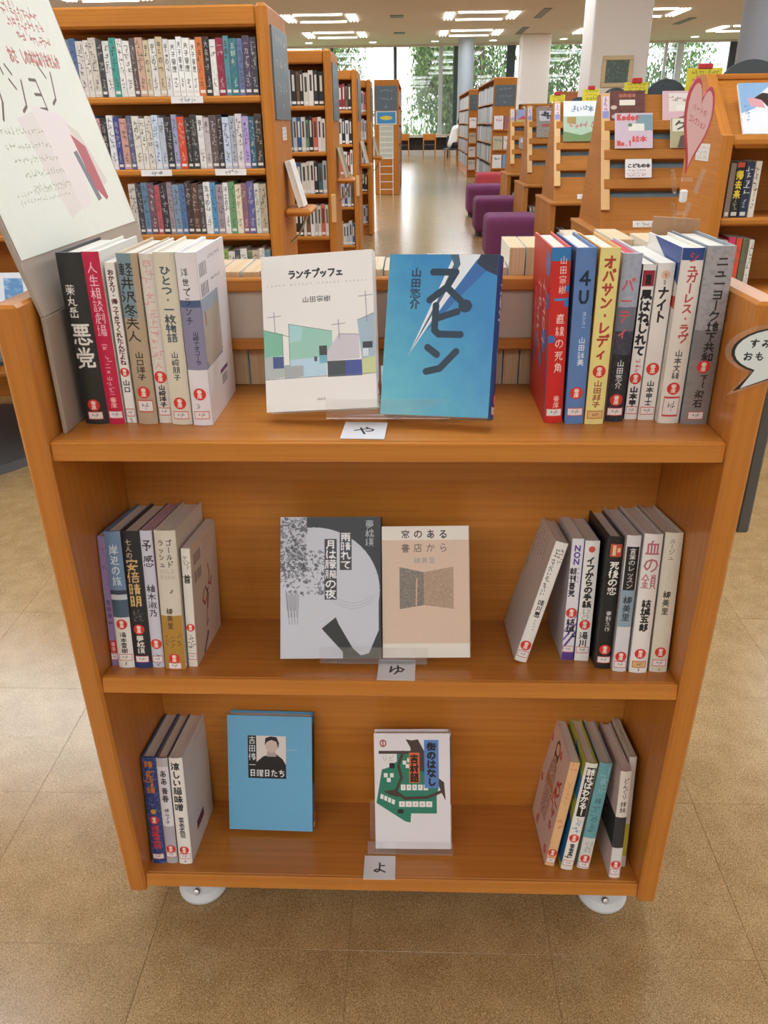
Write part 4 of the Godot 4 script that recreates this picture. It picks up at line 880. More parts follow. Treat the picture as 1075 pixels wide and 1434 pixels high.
	{shelf = 3, x = -0.3592, z = 0.0238, t = 0.0218, h = 0.189, lean = -0.4, base = "2f3f7a", cover = "3a5a86", mottle = [1.2, "7f9ac0"], stick = 0.58, tag = 0.93, discs = [[0.5, 0.5, 0.2, "d0a83c"]], text = [["晴▯た▯晴", 0.5, 0.03, 0.33, 0.62, "d07a34", 0.08], ["横尾忠則", 0.5, 0.63, 0.86, 0.6, "c83a4a", 0.08]], label = "dark blue patterned book with orange title on the bottom shelf"},
	{shelf = 3, x = -0.3386, z = 0.0244, t = 0.0176, h = 0.188, lean = -0.5, base = "e2dfe4", cover = "6a6470", bands = [[0, 0, 1, 0.08, "c2bdc0"], [0, 0.64, 1, 1, "b4b0b8"]], stick = 0.86, tag = 0.915, text = [["ああ", 0.5, 0.11, 0.25, 0.6, "2a2a2e", 0.06], ["青春", 0.5, 0.27, 0.41, 0.62, "2a2a2e", 0.06], ["横山▯子", 0.5, 0.47, 0.62, 0.4, "4a4a50"]], label = "white and grey spine between the blue patterned book and the ivory one"},
	{shelf = 3, x = -0.3174, z = 0.0235, t = 0.0206, h = 0.189, lean = -0.5, base = "ebe8e2", cover = "d9d6d2", stick = 0.865, tag = 0.925, text = [["涼しい脳味噌", 0.45, 0.04, 0.49, 0.62, "222224", 0.075], ["養老孟司", 0.5, 0.55, 0.75, 0.46, "3a3a3c", 0.06], ["▯▯▯▯", 0.5, 0.965, 0.985, 0.16, "3a3a3a"]], right_art = "suzu", label = "ivory book with bold black title showing its grey back cover"},
	# bottom shelf, right group
	{shelf = 3, x = 0.2468, z = 0.0334, t = 0.0142, h = 0.186, lean = 8.9, soft = true, base = "e6b684", cover = "d7c0b8", stick = 0.87, tag = 0.945, text = [["▯", 0.5, 0.02, 0.08, 0.5, "d06a4a"], ["▯▯▯▯▯", 0.5, 0.18, 0.4, 0.4, "c88a4a"], ["▯▯", 0.5, 0.52, 0.65, 0.5, "c86a3a"]], left_art = "kimono", label = "paperback with a kimono figure and red flowers on its pink cover"},
	{shelf = 3, x = 0.2716, z = 0.0263, t = 0.0176, h = 0.19, lean = 8.0, base = "e9e6da", cover = "b9bf52", stick = 0.695, tag = 0.935, bands = [[0.2, 0.04, 0.98, 0.49, "1b1b1b"]], text = [["話せばわかる！", 0.58, 0.05, 0.48, 0.68, "f0eee6", 0.09], ["▯▯▯▯", 0.5, 0.51, 0.65, 0.36, "3a78b8"], ["養老孟▯", 0.5, 0.75, 0.9, 0.5, "2a2a2a", 0.07]], left_art = "green", label = "yellow-green edged book with white title in a black box"},
	{shelf = 3, x = 0.2972, z = 0.0295, t = 0.0184, h = 0.188, lean = 6.9, base = "6aa4aa", cover = "a8b4b4", stick = 0.9, tag = 0.96, bands = [[0, 0.7, 1, 1, "d6d6ce"]], text = [["▯夜▯", 0.6, 0.05, 0.28, 0.6, "9cc6ca"], ["横▯▯の▯▯", 0.5, 0.32, 0.67, 0.5, "3f6a72"], ["▯▯▯▯", 0.7, 0.73, 0.85, 0.24, "6a6a66"], ["▯▯▯", 0.35, 0.74, 0.85, 0.24, "6a6a66"]], label = "teal spine with a light grey foot on the bottom shelf"},
	{shelf = 3, x = 0.341, z = 0.0121, t = 0.0158, h = 0.186, lean = 1.1, base = "e6ded4", cover = "cfb9b2", stick = 0.87, tag = 0.94, bands = [[0, 0.42, 1, 0.71, "35353a"], [0, 0.71, 1, 0.98, "dcdcdc"]], text = [["どんぐり", 0.55, 0.06, 0.26, 0.46, "5a544c"], ["姉妹", 0.55, 0.27, 0.38, 0.52, "5a544c"]], left_art = "band", label = "cream book with a wide charcoal paper band"},
	{shelf = 3, x = 0.3583, z = 0.036, t = 0.0104, h = 0.194, lean = 0.6, base = "d8d2c4", cover = "c9c4ae", bands = [[0, 0.6, 1, 0.9, "c8c048"]], label = "thin pale book squeezed against the right panel of the bottom shelf"},
	]

func side_patch() -> Rect2i:
	return patch("a", 190, 276)

func barcode(r: Rect2i, x: float, y: float, w: float, h: float) -> void:
	for i in 14:
		if i % 3 != 2: fill(sheet_a, r, x + w * i / 14, y, x + w * (i + 0.7) / 14, y + h, Color("4a4a50"))

func side_art(kind: String) -> Rect2i:
	var r := side_patch()
	var s := sheet_a
	match kind:
		"ukiyo":
			fill(s, r, 0, 0, 1, 1, Color("eceaee"))
			fill(s, r, 0, 0.26, 0.6, 0.66, Color("8d93b0"))
			poly(s, r, [[0.02, 0.26], [0.62, 0.26], [0.62, 0.64], [0.1, 0.66], [0.02, 0.6]], Color("bdb4a8"))
			fill(s, r, 0.04, 0.26, 0.62, 0.34, Color("9fb0c4"))
			fill(s, r, 0.1, 0.34, 0.13, 0.42, Color("8a4a44"))
			mottle(s, Rect2i(r.position + Vector2i(4, 72), Vector2i(110, 110)), 0.35, 0.04, Color("a39a90"))
			barcode(r, 0.05, 0.07, 0.24, 0.075)
			barcode(r, 0.07, 0.18, 0.24, 0.075)
			line(s, r, "▯▯▯▯▯▯▯▯▯", 0.36, 0.8, 0.06, 0.02, Color("77747c"))
			line(s, r, "▯▯▯▯▯▯▯▯", 0.4, 0.76, 0.19, 0.02, Color("77747c"))
			fill(s, r, 0.45, 0.75, 0.73, 0.775, Color("6a3a6a"))
			barcode(r, 0.5, 0.79, 0.2, 0.06)
		"chokusen":
			fill(s, r, 0, 0, 1, 1, Color("c62a28"))
			poly(s, r, [[0.62, 0.5], [0.9, 0.46], [1, 0.5], [1, 0.98], [0.94, 0.98], [0.93, 0.56], [0.7, 0.56]], Color("7a5a8a"))
			for k in [[0.85, 0.1, 0.1], [0.75, 0.55, 0.1], [0.3, 0.62, 0.07], [0.6, 0.68, 0.07], [0.2, 0.72, 0.06], [0.9, 0.3, 0.07]]: disc(s, r, k[0], k[1], k[2], Color("4a74b4"))
			column(s, r, "▯▯▯▯", 0.45, 0.18, 0.6, 0.16, Color("e8b8b0"), 0.06)
			column(s, r, "▯▯の▯", 0.72, 0.2, 0.6, 0.18, Color("e8b8b0"), 0.06)
			column(s, r, "▯▯▯▯▯▯", 0.22, 0.3, 0.6, 0.1, Color("e0a8a0"))
		"sugar":
			fill(s, r, 0, 0, 1, 1, Color("e9e5dc"))
			poly(s, r, [[0.2, 0.0], [1, 0.0], [1, 0.2]], Color("2a4a8c"))
			poly(s, r, [[0.5, 0.3], [1, 0.26], [1, 0.33]], Color("c8483c"))
		"kubi":
			fill(s, r, 0, 0, 1, 1, Color("d9cdc0"))
			barcode(r, 0.1, 0.08, 0.24, 0.09)
			barcode(r, 0.1, 0.23, 0.24, 0.09)
			for k in 3: line(s, r, "▯▯▯▯▯▯", 0.45, 0.8, 0.06 + 0.035 * k, 0.016, Color("8a8078"))
			mark(s, r, [[0.6, 0.3], [0.64, 0.4], [0.58, 0.46], [0.68, 0.5], [0.72, 0.44], [0.62, 0.48]], 2.6, Color("a8443c"))
			mark(s, r, [[0.4, 0.47], [0.34, 0.54], [0.42, 0.6], [0.5, 0.55], [0.56, 0.5]], 3.2, Color("9a3a36"))
			mark(s, r, [[0.52, 0.5], [0.5, 0.62], [0.46, 0.72], [0.44, 0.8], [0.5, 0.76]], 2.2, Color("8a3a34"))
			mark(s, r, [[0.46, 0.46], [0.56, 0.56], [0.5, 0.66]], 3.0, Color("4a4038"))
			poly(s, r, [[0.26, 0.98], [0.46, 0.84], [0.5, 0.88], [0.3, 1]], Color("5a4a5a"))
		"suzu":
			fill(s, r, 0, 0, 1, 1, Color("d8d6d4"))
			for k in 2: line(s, r, "▯▯▯▯▯▯▯▯", 0.45, 0.9, 0.05 + 0.03 * k, 0.014, Color("8a8890"))
			fill(s, r, 0.3, 0.76, 0.6, 0.84, Color("5a3a4a"))
		"yuikawa":
			fill(s, r, 0, 0, 1, 1, Color("cac5c1"))
			for k in 5: column(s, r, "▯▯▯▯▯▯▯", 0.2 + 0.13 * k, 0.05, 0.3 - 0.02 * k, 0.06, Color("6a6460"))
			column(s, r, "▯▯▯", 0.12, 0.36, 0.46, 0.06, Color("6a6460"))
		"kimono":
			fill(s, r, 0, 0, 1, 1, Color("d9c2ba"))
			for k in [[0.12, 0.17], [0.62, 0.13], [0.75, 0.42], [0.82, 0.7], [0.3, 0.92], [0.86, 0.92], [0.55, 0.62], [0.08, 0.6]]:
				for q in 5: disc(s, r, k[0] + cos(TAU * q / 5) * 0.035, k[1] + sin(TAU * q / 5) * 0.024, 0.026, Color("c4544e"))
			poly(s, r, [[0.36, 0.13], [0.42, 0.07], [0.5, 0.07], [0.56, 0.13], [0.55, 0.24], [0.36, 0.24]], Color("3a241e"))
			disc(s, r, 0.46, 0.15, 0.07, Color("e8c4a0"), 1.1)
			poly(s, r, [[0.34, 0.26], [0.46, 0.22], [0.58, 0.26], [0.64, 0.48], [0.6, 0.8], [0.3, 0.8], [0.24, 0.5]], Color("e6dcd0"))
			poly(s, r, [[0.34, 0.26], [0.46, 0.22], [0.58, 0.26], [0.64, 0.48], [0.6, 0.8], [0.3, 0.8], [0.24, 0.5]], Color("6a2a2a"), 0.55)
			fill(s, r, 0.3, 0.44, 0.6, 0.5, Color("b8824a"))
			mark(s, r, [[0.36, 0.8], [0.34, 0.96]], 2.0, Color("c83a34"))
			column(s, r, "くノ一▯", 0.86, 0.26, 0.62, 0.14, Color("b83a38"), 0.1)
			column(s, r, "▯▯▯", 0.72, 0.3, 0.56, 0.13, Color("b83a38"), 0.1)
		"green":
			fill(s, r, 0, 0, 1, 1, Color("b9bf52"))
			poly(s, r, [[0.5, 0.0], [1, 0.16], [1, 0.36], [0.8, 0.34], [0.6, 0.2]], Color("3f86b4"))
			poly(s, r, [[0.4, 0.6], [0.8, 0.52], [1, 0.56], [1, 0.96], [0.5, 0.98]], Color("2f74ac"))
		"band":
			fill(s, r, 0, 0, 1, 1, Color("d4bfb8"))
			fill(s, r, 0, 0.42, 1, 0.71, Color("38383c"))
			column(s, r, "▯▯▯", 0.6, 0.46, 0.66, 0.1, Color("a8a8a8"))
			column(s, r, "▯▯▯▯", 0.75, 0.1, 0.36, 0.08, Color("b87a78"))
	return r

# ---------------------------------------------------------------- covers of the books shown face out
func cover_art(kind: String) -> Rect2i:
	var s := sheet_a
	var r := patch("a", 330, 468)
	match kind:
		"lunch":
			fill(s, r, 0, 0, 1, 1, Color("efece8"))
			line(s, r, "ランチブッフェ", 0.24, 0.74, 0.125, 0.055, Color("2a2a30"), 0.085)
			line(s, r, "LUNCH BUFFET YAMADA MUNEKI".replace(" ", "・"), 0.04, 0.96, 0.19, 0.012, Color("c2c0c0"))
			line(s, r, "山田宗樹", 0.36, 0.62, 0.29, 0.04, Color("4a4a4c"), 0.05)
			poly(s, r, [[0, 0.47], [0.17, 0.5], [0.17, 0.64], [0, 0.65]], Color("7fc0a4"))
			poly(s, r, [[0.23, 0.44], [0.62, 0.5], [0.62, 0.62], [0.55, 0.66], [0.23, 0.67]], Color("9ccfbe"))
			poly(s, r, [[0.23, 0.44], [0.36, 0.46], [0.34, 0.55], [0.23, 0.56]], Color("a9d6d8"))
			poly(s, r, [[0, 0.65], [0.08, 0.64], [0.08, 0.71], [0.18, 0.71], [0.18, 0.78], [0, 0.79]], Color("b2bcb8"))
			fill(s, r, 0.075, 0.645, 0.175, 0.72, Color("41558c"))
			poly(s, r, [[0.18, 0.7], [0.35, 0.7], [0.35, 0.78], [0.18, 0.79]], Color("a9aeb0"))
			poly(s, r, [[0.23, 0.67], [0.56, 0.66], [0.56, 0.78], [0.35, 0.785], [0.35, 0.71], [0.23, 0.71]], Color("b9d8ea"))
			poly(s, r, [[0.56, 0.64], [0.68, 0.52], [0.86, 0.53], [0.86, 0.68], [0.56, 0.69]], Color("cfcad2"))
			fill(s, r, 0.5, 0.59, 0.57, 0.65, Color("3e4348"))
			fill(s, r, 0.5, 0.65, 0.57, 0.7, Color("74b4c4"))
			fill(s, r, 0.45, 0.655, 0.48, 0.685, Color("56525c"))
			fill(s, r, 0.57, 0.69, 0.73, 0.79, Color("40464c"))
			fill(s, r, 0.73, 0.69, 0.88, 0.79, Color("42519c"))
			poly(s, r, [[0.85, 0.44], [1, 0.4], [1, 0.68], [0.88, 0.69]], Color("a6bccb"))
			fill(s, r, 0.89, 0.58, 0.98, 0.62, Color("33393e"))
			fill(s, r, 0.89, 0.62, 0.94, 0.67, Color("d8e4ea"))
			poly(s, r, [[0.88, 0.69], [1, 0.67], [1, 0.78], [0.88, 0.79]], Color("ccd49a"))
			for k in [[0.1, 0.36, 0.46], [0.68, 0.43, 0.52], [0.93, 0.26, 0.42]]:
				mark(s, r, [[k[0], k[1]], [k[0] + 0.005, k[2] + 0.03]], 0.9, Color("7a7c88"))
				mark(s, r, [[k[0] - 0.06, k[1] + 0.03], [k[0] + 0.06, k[1] + 0.025]], 0.9, Color("8a8c96"))
			for k in [[[0.23, 0.44], [0.62, 0.5]], [[0.23, 0.44], [0.23, 0.7]], [[0, 0.47], [0.23, 0.52]], [[0.68, 0.52], [0.86, 0.53]], [[0.85, 0.44], [1, 0.4]], [[0, 0.79], [0.4, 0.785], [1, 0.78]], [[0.17, 0.5], [0.17, 0.71]]]: mark(s, r, k, 0.8, Color("6c7a78"))
			line(s, r, "▯▯▯", 0.47, 0.54, 0.93, 0.015, Color("55555a"))
		"spin":
			var nz := FastNoiseLite.new()
			nz.frequency = 0.012
			for y in r.size.y:       # airbrushed blue print, turquoise towards the lower left
				for x in r.size.x:
					var k := clampf(0.75 * float(y) / r.size.y + 0.25 - 0.6 * float(x) / r.size.x + 0.15 * nz.get_noise_2d(x, y), 0.0, 1.0)
					s.set_pixel(r.position.x + x, r.position.y + y, Color("2f86c2").lerp(Color("6cc4d0"), k))
			poly(s, r, [[0.6, 0.0], [0.86, 0.0], [0.8, 0.04], [0.42, 0.42], [0.23, 0.63]], Color("e8ecf0"))
			poly(s, r, [[0.56, 0.0], [0.64, 0.0], [0.66, 0.06], [0.52, 0.26], [0.23, 0.63], [0.46, 0.3], [0.6, 0.06]], Color("47657a"))
			poly(s, r, [[0.84, 0.0], [1, 0.0], [1, 0.13], [0.9, 0.1], [0.8, 0.06]], Color("1c2e48"))
			poly(s, r, [[0.8, 0.05], [0.9, 0.1], [0.62, 0.3], [0.38, 0.48], [0.56, 0.28]], Color("2d68ac"))
			column(s, r, "山田悠介", 0.26, 0.08, 0.34, 0.1, Color("1d3c52"), 0.07)
			letter(s, "ス", Vector2(r.position) + Vector2(0.53, 0.19) * Vector2(r.size), Vector2(124, 108), Color("173448"), 10.0, r)
			letter(s, "ピ", Vector2(r.position) + Vector2(0.56, 0.41) * Vector2(r.size), Vector2(132, 110), Color("173448"), 10.0, r)
			letter(s, "ン", Vector2(r.position) + Vector2(0.53, 0.64) * Vector2(r.size), Vector2(116, 100), Color("173448"), 10.0, r)
		"moon":
			fill(s, r, 0, 0, 1, 1, Color("26282a"))
			disc(s, r, 0.33, 0.52, 0.66, Color("cdd0da"), 0.96)
			fill(s, r, 0, 0.62, 0.62, 1, Color("cdd0da"))
			poly(s, r, [[0.6, 0.9], [0.98, 0.6], [0.98, 0.8], [0.86, 1], [0.7, 1]], Color("cdd0da"))
			fill(s, r, 0, 0, 0.26, 0.3, Color("c2c4cc"))
			for k in 420:
				var p := Vector2(rng.randf() * 0.26, rng.randf() * 0.42)
				if rng.randf() < 0.35: p = Vector2(rng.randf() * 0.46, 0.24 + rng.randf() * 0.3)
				var q := p + Vector2(rng.randf_range(-0.03, 0.03), rng.randf_range(-0.014, 0.02))
				if k % 3 == 0: disc(s, r, p.x, p.y, rng.randf_range(0.008, 0.022), Color("6a6c74") if k % 2 == 0 else Color("9a9ca6"))
				mark(s, r, [[p.x, p.y], [q.x, q.y]], rng.randf_range(0.5, 1.3), Color("3c3e46"))
			for k in 12: mark(s, r, [[0.05 + 0.012 * k, 0.52 + 0.01 * (k % 4)], [0.07 + 0.009 * k, 0.66 + 0.05 * (k % 3)]], 0.7, Color("6a6c76"))
			for k in 3:
				var arc := []
				for q in 13: arc.append([0.5 + 0.44 * q / 12.0, 0.55 + 0.02 * k + 0.06 * sin(PI * q / 12.0)])
				mark(s, r, arc, 0.6, Color("a8aab4"))
			poly(s, r, [[0.41, 0.79], [0.55, 0.71], [0.58, 0.76], [0.72, 0.93], [0.8, 0.98], [0.9, 0.96], [0.98, 0.83], [1, 1], [0.68, 1]], Color("222426"))
			for k in [[0.65, 0.11, 0.37, "雨晴れて"], [0.5, 0.16, 0.58, "月は朦朧の夜"]]:
				fill(s, r, k[0] - 0.06, k[1] - 0.005, k[0] + 0.06, k[2] + 0.005, Color("34363a"))
				column(s, r, k[3], k[0], k[1], k[2], 0.115, Color("f0f0f2"), 0.06)
			column(s, r, "夢枕獏", 0.89, 0.02, 0.21, 0.085, Color("a6a8ac"), 0.06)
		"mado":
			fill(s, r, 0, 0, 1, 1, Color("dcc1aa"))
			for k in 9000:       # flecked paper
				var x := rng.randi_range(0, r.size.x - 1)
				var y := rng.randi_range(0, r.size.y - 1)
				s.set_pixel(r.position.x + x, r.position.y + y, Color("e8d4c2") if k % 2 == 0 else Color("cfae96"))
			fill(s, r, 0, 0, 1, 0.105, Color("e9e2d6"))
			fill(s, r, 0, 0.89, 1, 1, Color("e9e2d6"))
			line(s, r, "窓のある", 0.2, 0.78, 0.06, 0.066, Color("3f3a34"), 0.06)
			line(s, r, "書店から", 0.2, 0.78, 0.165, 0.066, Color("77685a"), 0.05)
			line(s, r, "柳美里", 0.36, 0.62, 0.26, 0.05, Color("a9a49c"), 0.05)
			poly(s, r, [[0.2, 0.31], [0.48, 0.35], [0.48, 0.6], [0.2, 0.63]], Color("a8998c"))
			poly(s, r, [[0.2, 0.31], [0.48, 0.35], [0.48, 0.6], [0.2, 0.63]], Color("5a564e"), 0.5)
			poly(s, r, [[0.48, 0.35], [0.82, 0.31], [0.82, 0.63], [0.48, 0.6]], Color("9a7c66"))
			poly(s, r, [[0.48, 0.35], [0.82, 0.31], [0.82, 0.63], [0.48, 0.6]], Color("c8ac90"), 0.5)
			mark(s, r, [[0.4, 0.4], [0.39, 0.6]], 2.4, Color("d8b4a0"))
		"sunday":
			fill(s, r, 0, 0, 1, 1, Color("6fb2d8"))
			fill(s, r, 0.24, 0.17, 0.69, 0.54, Color("17171a"))
			fill(s, r, 0.34, 0.17, 0.69, 0.45, Color("e4dcd6"))
			poly(s, r, [[0.34, 0.45], [0.34, 0.4], [0.42, 0.35], [0.5, 0.33], [0.58, 0.33], [0.65, 0.37], [0.69, 0.42], [0.69, 0.46]], Color("1d1c1e"))
			poly(s, r, [[0.47, 0.3], [0.56, 0.3], [0.58, 0.35], [0.46, 0.35]], Color("b6a49c"))
			disc(s, r, 0.52, 0.25, 0.075, Color("d2c0b6"), 1.25)
			poly(s, r, [[0.44, 0.25], [0.45, 0.19], [0.51, 0.175], [0.58, 0.18], [0.61, 0.23], [0.6, 0.28], [0.58, 0.22], [0.52, 0.205], [0.47, 0.22]], Color("262224"))
			column(s, r, "吉田修一", 0.29, 0.175, 0.46, 0.085, Color("dde6ea"), 0.055)
			line(s, r, "日曜日たち", 0.25, 0.68, 0.495, 0.062, Color("eef0f0"), 0.07)
			line(s, r, "▯▯▯▯▯▯▯▯", 0.62, 0.82, 0.3, 0.01, Color("d4e2e8"), 0.055, -0.12)
		"street":
			fill(s, r, 0, 0, 1, 1, Color("e8e4e6"))
			var G := Color("2e8068")
			var B := Color("4a3a34")
			poly(s, r, [[0.3, 0.16], [0.5, 0.16], [0.52, 0.28], [0.8, 0.3], [0.86, 0.42], [0.82, 0.55], [0.82, 0.69], [0.48, 0.69], [0.47, 0.77], [0.4, 0.76], [0.02, 0.6], [0.1, 0.31], [0.2, 0.29], [0.3, 0.24]], G)
			poly(s, r, [[0.42, 0.05], [0.5, 0.06], [0.58, 0.05], [0.7, 0.2], [0.7, 0.34], [0.5, 0.3], [0.48, 0.12]], B)
			fill(s, r, 0.06, 0.15, 0.5, 0.175, B)
			mark(s, r, [[0.38, 0.16], [0.32, 0.28], [0.36, 0.38], [0.28, 0.5], [0.4, 0.56], [0.7, 0.55], [0.88, 0.5]], 6.0, B)
			poly(s, r, [[0.12, 0.5], [0.3, 0.48], [0.32, 0.55], [0.2, 0.53]], B)
			poly(s, r, [[0.8, 0.36], [0.92, 0.42], [0.94, 0.58], [0.88, 0.5]], B)
			for k in [[0.15, 0.36], [0.23, 0.36], [0.19, 0.4], [0.4, 0.25], [0.46, 0.23], [0.44, 0.28]]: fill(s, r, k[0] - 0.025, k[1] - 0.018, k[0] + 0.025, k[1] + 0.018, Color("eeeeea"))
			for k in 5:
				fill(s, r, 0.35 + 0.075 * k, 0.44, 0.41 + 0.075 * k, 0.49, Color("eeeeea"))
				fill(s, r, 0.32 + 0.09 * k, 0.585, 0.4 + 0.09 * k, 0.635, Color("eeeeea"))
				fill(s, r, 0.375 + 0.075 * k, 0.45, 0.385 + 0.075 * k, 0.47, Color("c86a5a"))
				fill(s, r, 0.355 + 0.09 * k, 0.6, 0.365 + 0.09 * k, 0.62, Color("c86a5a"))
			for k in 4: poly(s, r, [[0.08 + 0.05 * k, 0.52 + 0.015 * k], [0.12 + 0.05 * k, 0.53 + 0.015 * k], [0.11 + 0.05 * k, 0.57 + 0.015 * k], [0.07 + 0.05 * k, 0.56 + 0.015 * k]], Color("eeeeea"))
			fill(s, r, 0.2, 0.255, 0.27, 0.3, Color("1c1c1e"))
			fill(s, r, 0.3, 0.655, 0.38, 0.69, Color("1c1c1e"))
			fill(s, r, 0.66, 0.055, 0.85, 0.47, Color("5c86c4"))
			column(s, r, "街のはなし", 0.755, 0.075, 0.455, 0.12, Color("16161a"), 0.09)
			fill(s, r, 0.46, 0.165, 0.6, 0.425, Color("d86a3c"))
			column(s, r, "吉村昭", 0.53, 0.18, 0.42, 0.11, Color("1c1614"), 0.09)
			disc(s, r, 0.12, 0.085, 0.045, Color("a84a40"))
			disc(s, r, 0.12, 0.085, 0.03, Color("e8e4e6"))
			fill(s, r, 0.112, 0.06, 0.128, 0.11, Color("a84a40"))
			line(s, r, "りど", 0.1, 0.26, 0.215, 0.05, Color("b0a8ac"), 0.04)
	return r

const TILT := 9.5         # the two lower shelves lean back
const SHELVES := {1: [0.7926, 0.0, 0.0], 2: [0.4605, -0.0085, 9.5], 3: [0.0797, -0.0185, 9.5]}

func shelf_frame(k: int) -> Transform3D:
	var s: Array = SHELVES[k]
	return Transform3D(Basis(Vector3.RIGHT, -deg_to_rad(s[2])), Vector3(0, s[0], s[1]))

func build_trolley() -> void:
	var t := thing("book_trolley", "orange-brown wooden display trolley with three shelves full of books", "trolley", Vector3(0, 0, -0.2))
	var lift := Transform3D(Basis(), Vector3(0, 0, 0.2))       # parts below are given in room coordinates
	for s in [-1.0, 1.0]:
		var g := Geo.new()
		var lean := Transform3D(Basis(Vector3(1, 0, 0), Vector3(0, 1, 0.026), Vector3(0, 0, 1)), Vector3(s * 0.388, 0.4965, -0.015))
		g.box(Vector3(0, 0, 0), Vector3(0.028, 0.899, 0.43), 0.0035, 1, lean)
		var o := obj("side_panel", [[g, M.wood]], t)
	var sh := Geo.new()
	sh.box(Vector3(0, 0.7926 - 0.01165, -0.005), Vector3(0.748, 0.0233, 0.40), 0.0015, 0)
	obj("shelf", [[sh, M.wood]], t)
	var eb := Geo.new()
	eb.box(Vector3(0, 0.7926 - 0.0121, 0.1975), Vector3(0.7478, 0.0228, 0.005), 0.0012, 0)
	obj("edge_band", [[eb, M.wood]], t)
	for k in [2, 3]:
		var f := lift * shelf_frame(k)
		var g := Geo.new()
		g.box(Vector3(0, -0.01165, -0.0975), Vector3(0.748, 0.0233, 0.187), 0.001, 0, f)
		obj("shelf", [[g, M.wood]], t)
		var e := Geo.new()
		e.box(Vector3(0, -0.0121, -0.002), Vector3(0.7478, 0.0228, 0.005), 0.0012, 0, f)
		obj("edge_band", [[e, M.wood]], t)
	boxpart("back_panel", Vector3(0, 0.408, 0.0), Vector3(0.748, 0.72, 0.01), M.wood, t, 0.001)
	boxpart("rail", Vector3(0, 0.9275, -0.006), Vector3(0.748, 0.0165, 0.018), M.wood, t, 0.002)
	boxpart("rail", Vector3(0, 0.852, -0.006), Vector3(0.748, 0.0145, 0.018), M.wood, t, 0.002)
	boxpart("divider_board", Vector3(0, 0.889, -0.008), Vector3(0.748, 0.061, 0.006), shade("cdbfae", 0.7), t, 0.0005).set_meta("label", "pale board between the two rear rails")
	for p in [[-0.302, -0.062], [0.336, -0.062], [-0.302, -0.35], [0.336, -0.35]]:
		var at := Vector3(p[0], 0, p[1] + 0.2)
		var g := Geo.new()
		g.lathe(PackedVector2Array([Vector2(0.0, 0.028), Vector2(0.018, 0.027), Vector2(0.033, 0.019), Vector2(0.0385, 0.008), Vector2(0.0375, 0.003), Vector2(0.03, 0.001), Vector2(0.0, 0.001)]), 32, Transform3D(Basis(), at))
		var caster := obj("caster", [[g, M.white_plastic]], t)
		caster.set_meta("label", "pale grey round caster")
		var st := Geo.new()
		st.lathe(PackedVector2Array([Vector2(0.009, 0.026), Vector2(0.009, 0.054)]), 12, Transform3D(Basis(), at))
		st.lathe(PackedVector2Array([Vector2(0.016, 0.026), Vector2(0.015, 0.032), Vector2(0.0, 0.034)]), 14, Transform3D(Basis(), at))
		obj("stem", [[st, M.metal]], caster)
		var b := Geo.new()
		b.lathe(PackedVector2Array([Vector2(0.0, 0.009), Vector2(0.004, 0.0085), Vector2(0.0055, 0.006), Vector2(0.0055, 0.0)]), 14, frame(at + Vector3(-0.002, 0.021, 0.026), 55))
		obj("bolt", [[b, M.metal]], caster)

func place_book(b: Dictionary) -> void:
	var f := shelf_frame(b.shelf)
	var a := deg_to_rad(b.lean)
	var root := thing("book", b.label, "book", Vector3.ZERO, b.group)
	root.transform = f * Transform3D(Basis(Vector3.BACK, -a), Vector3(b.x, absf(sin(a)) * b.t / 2 + 0.0003, -b.z))
	fill_book(root, b)

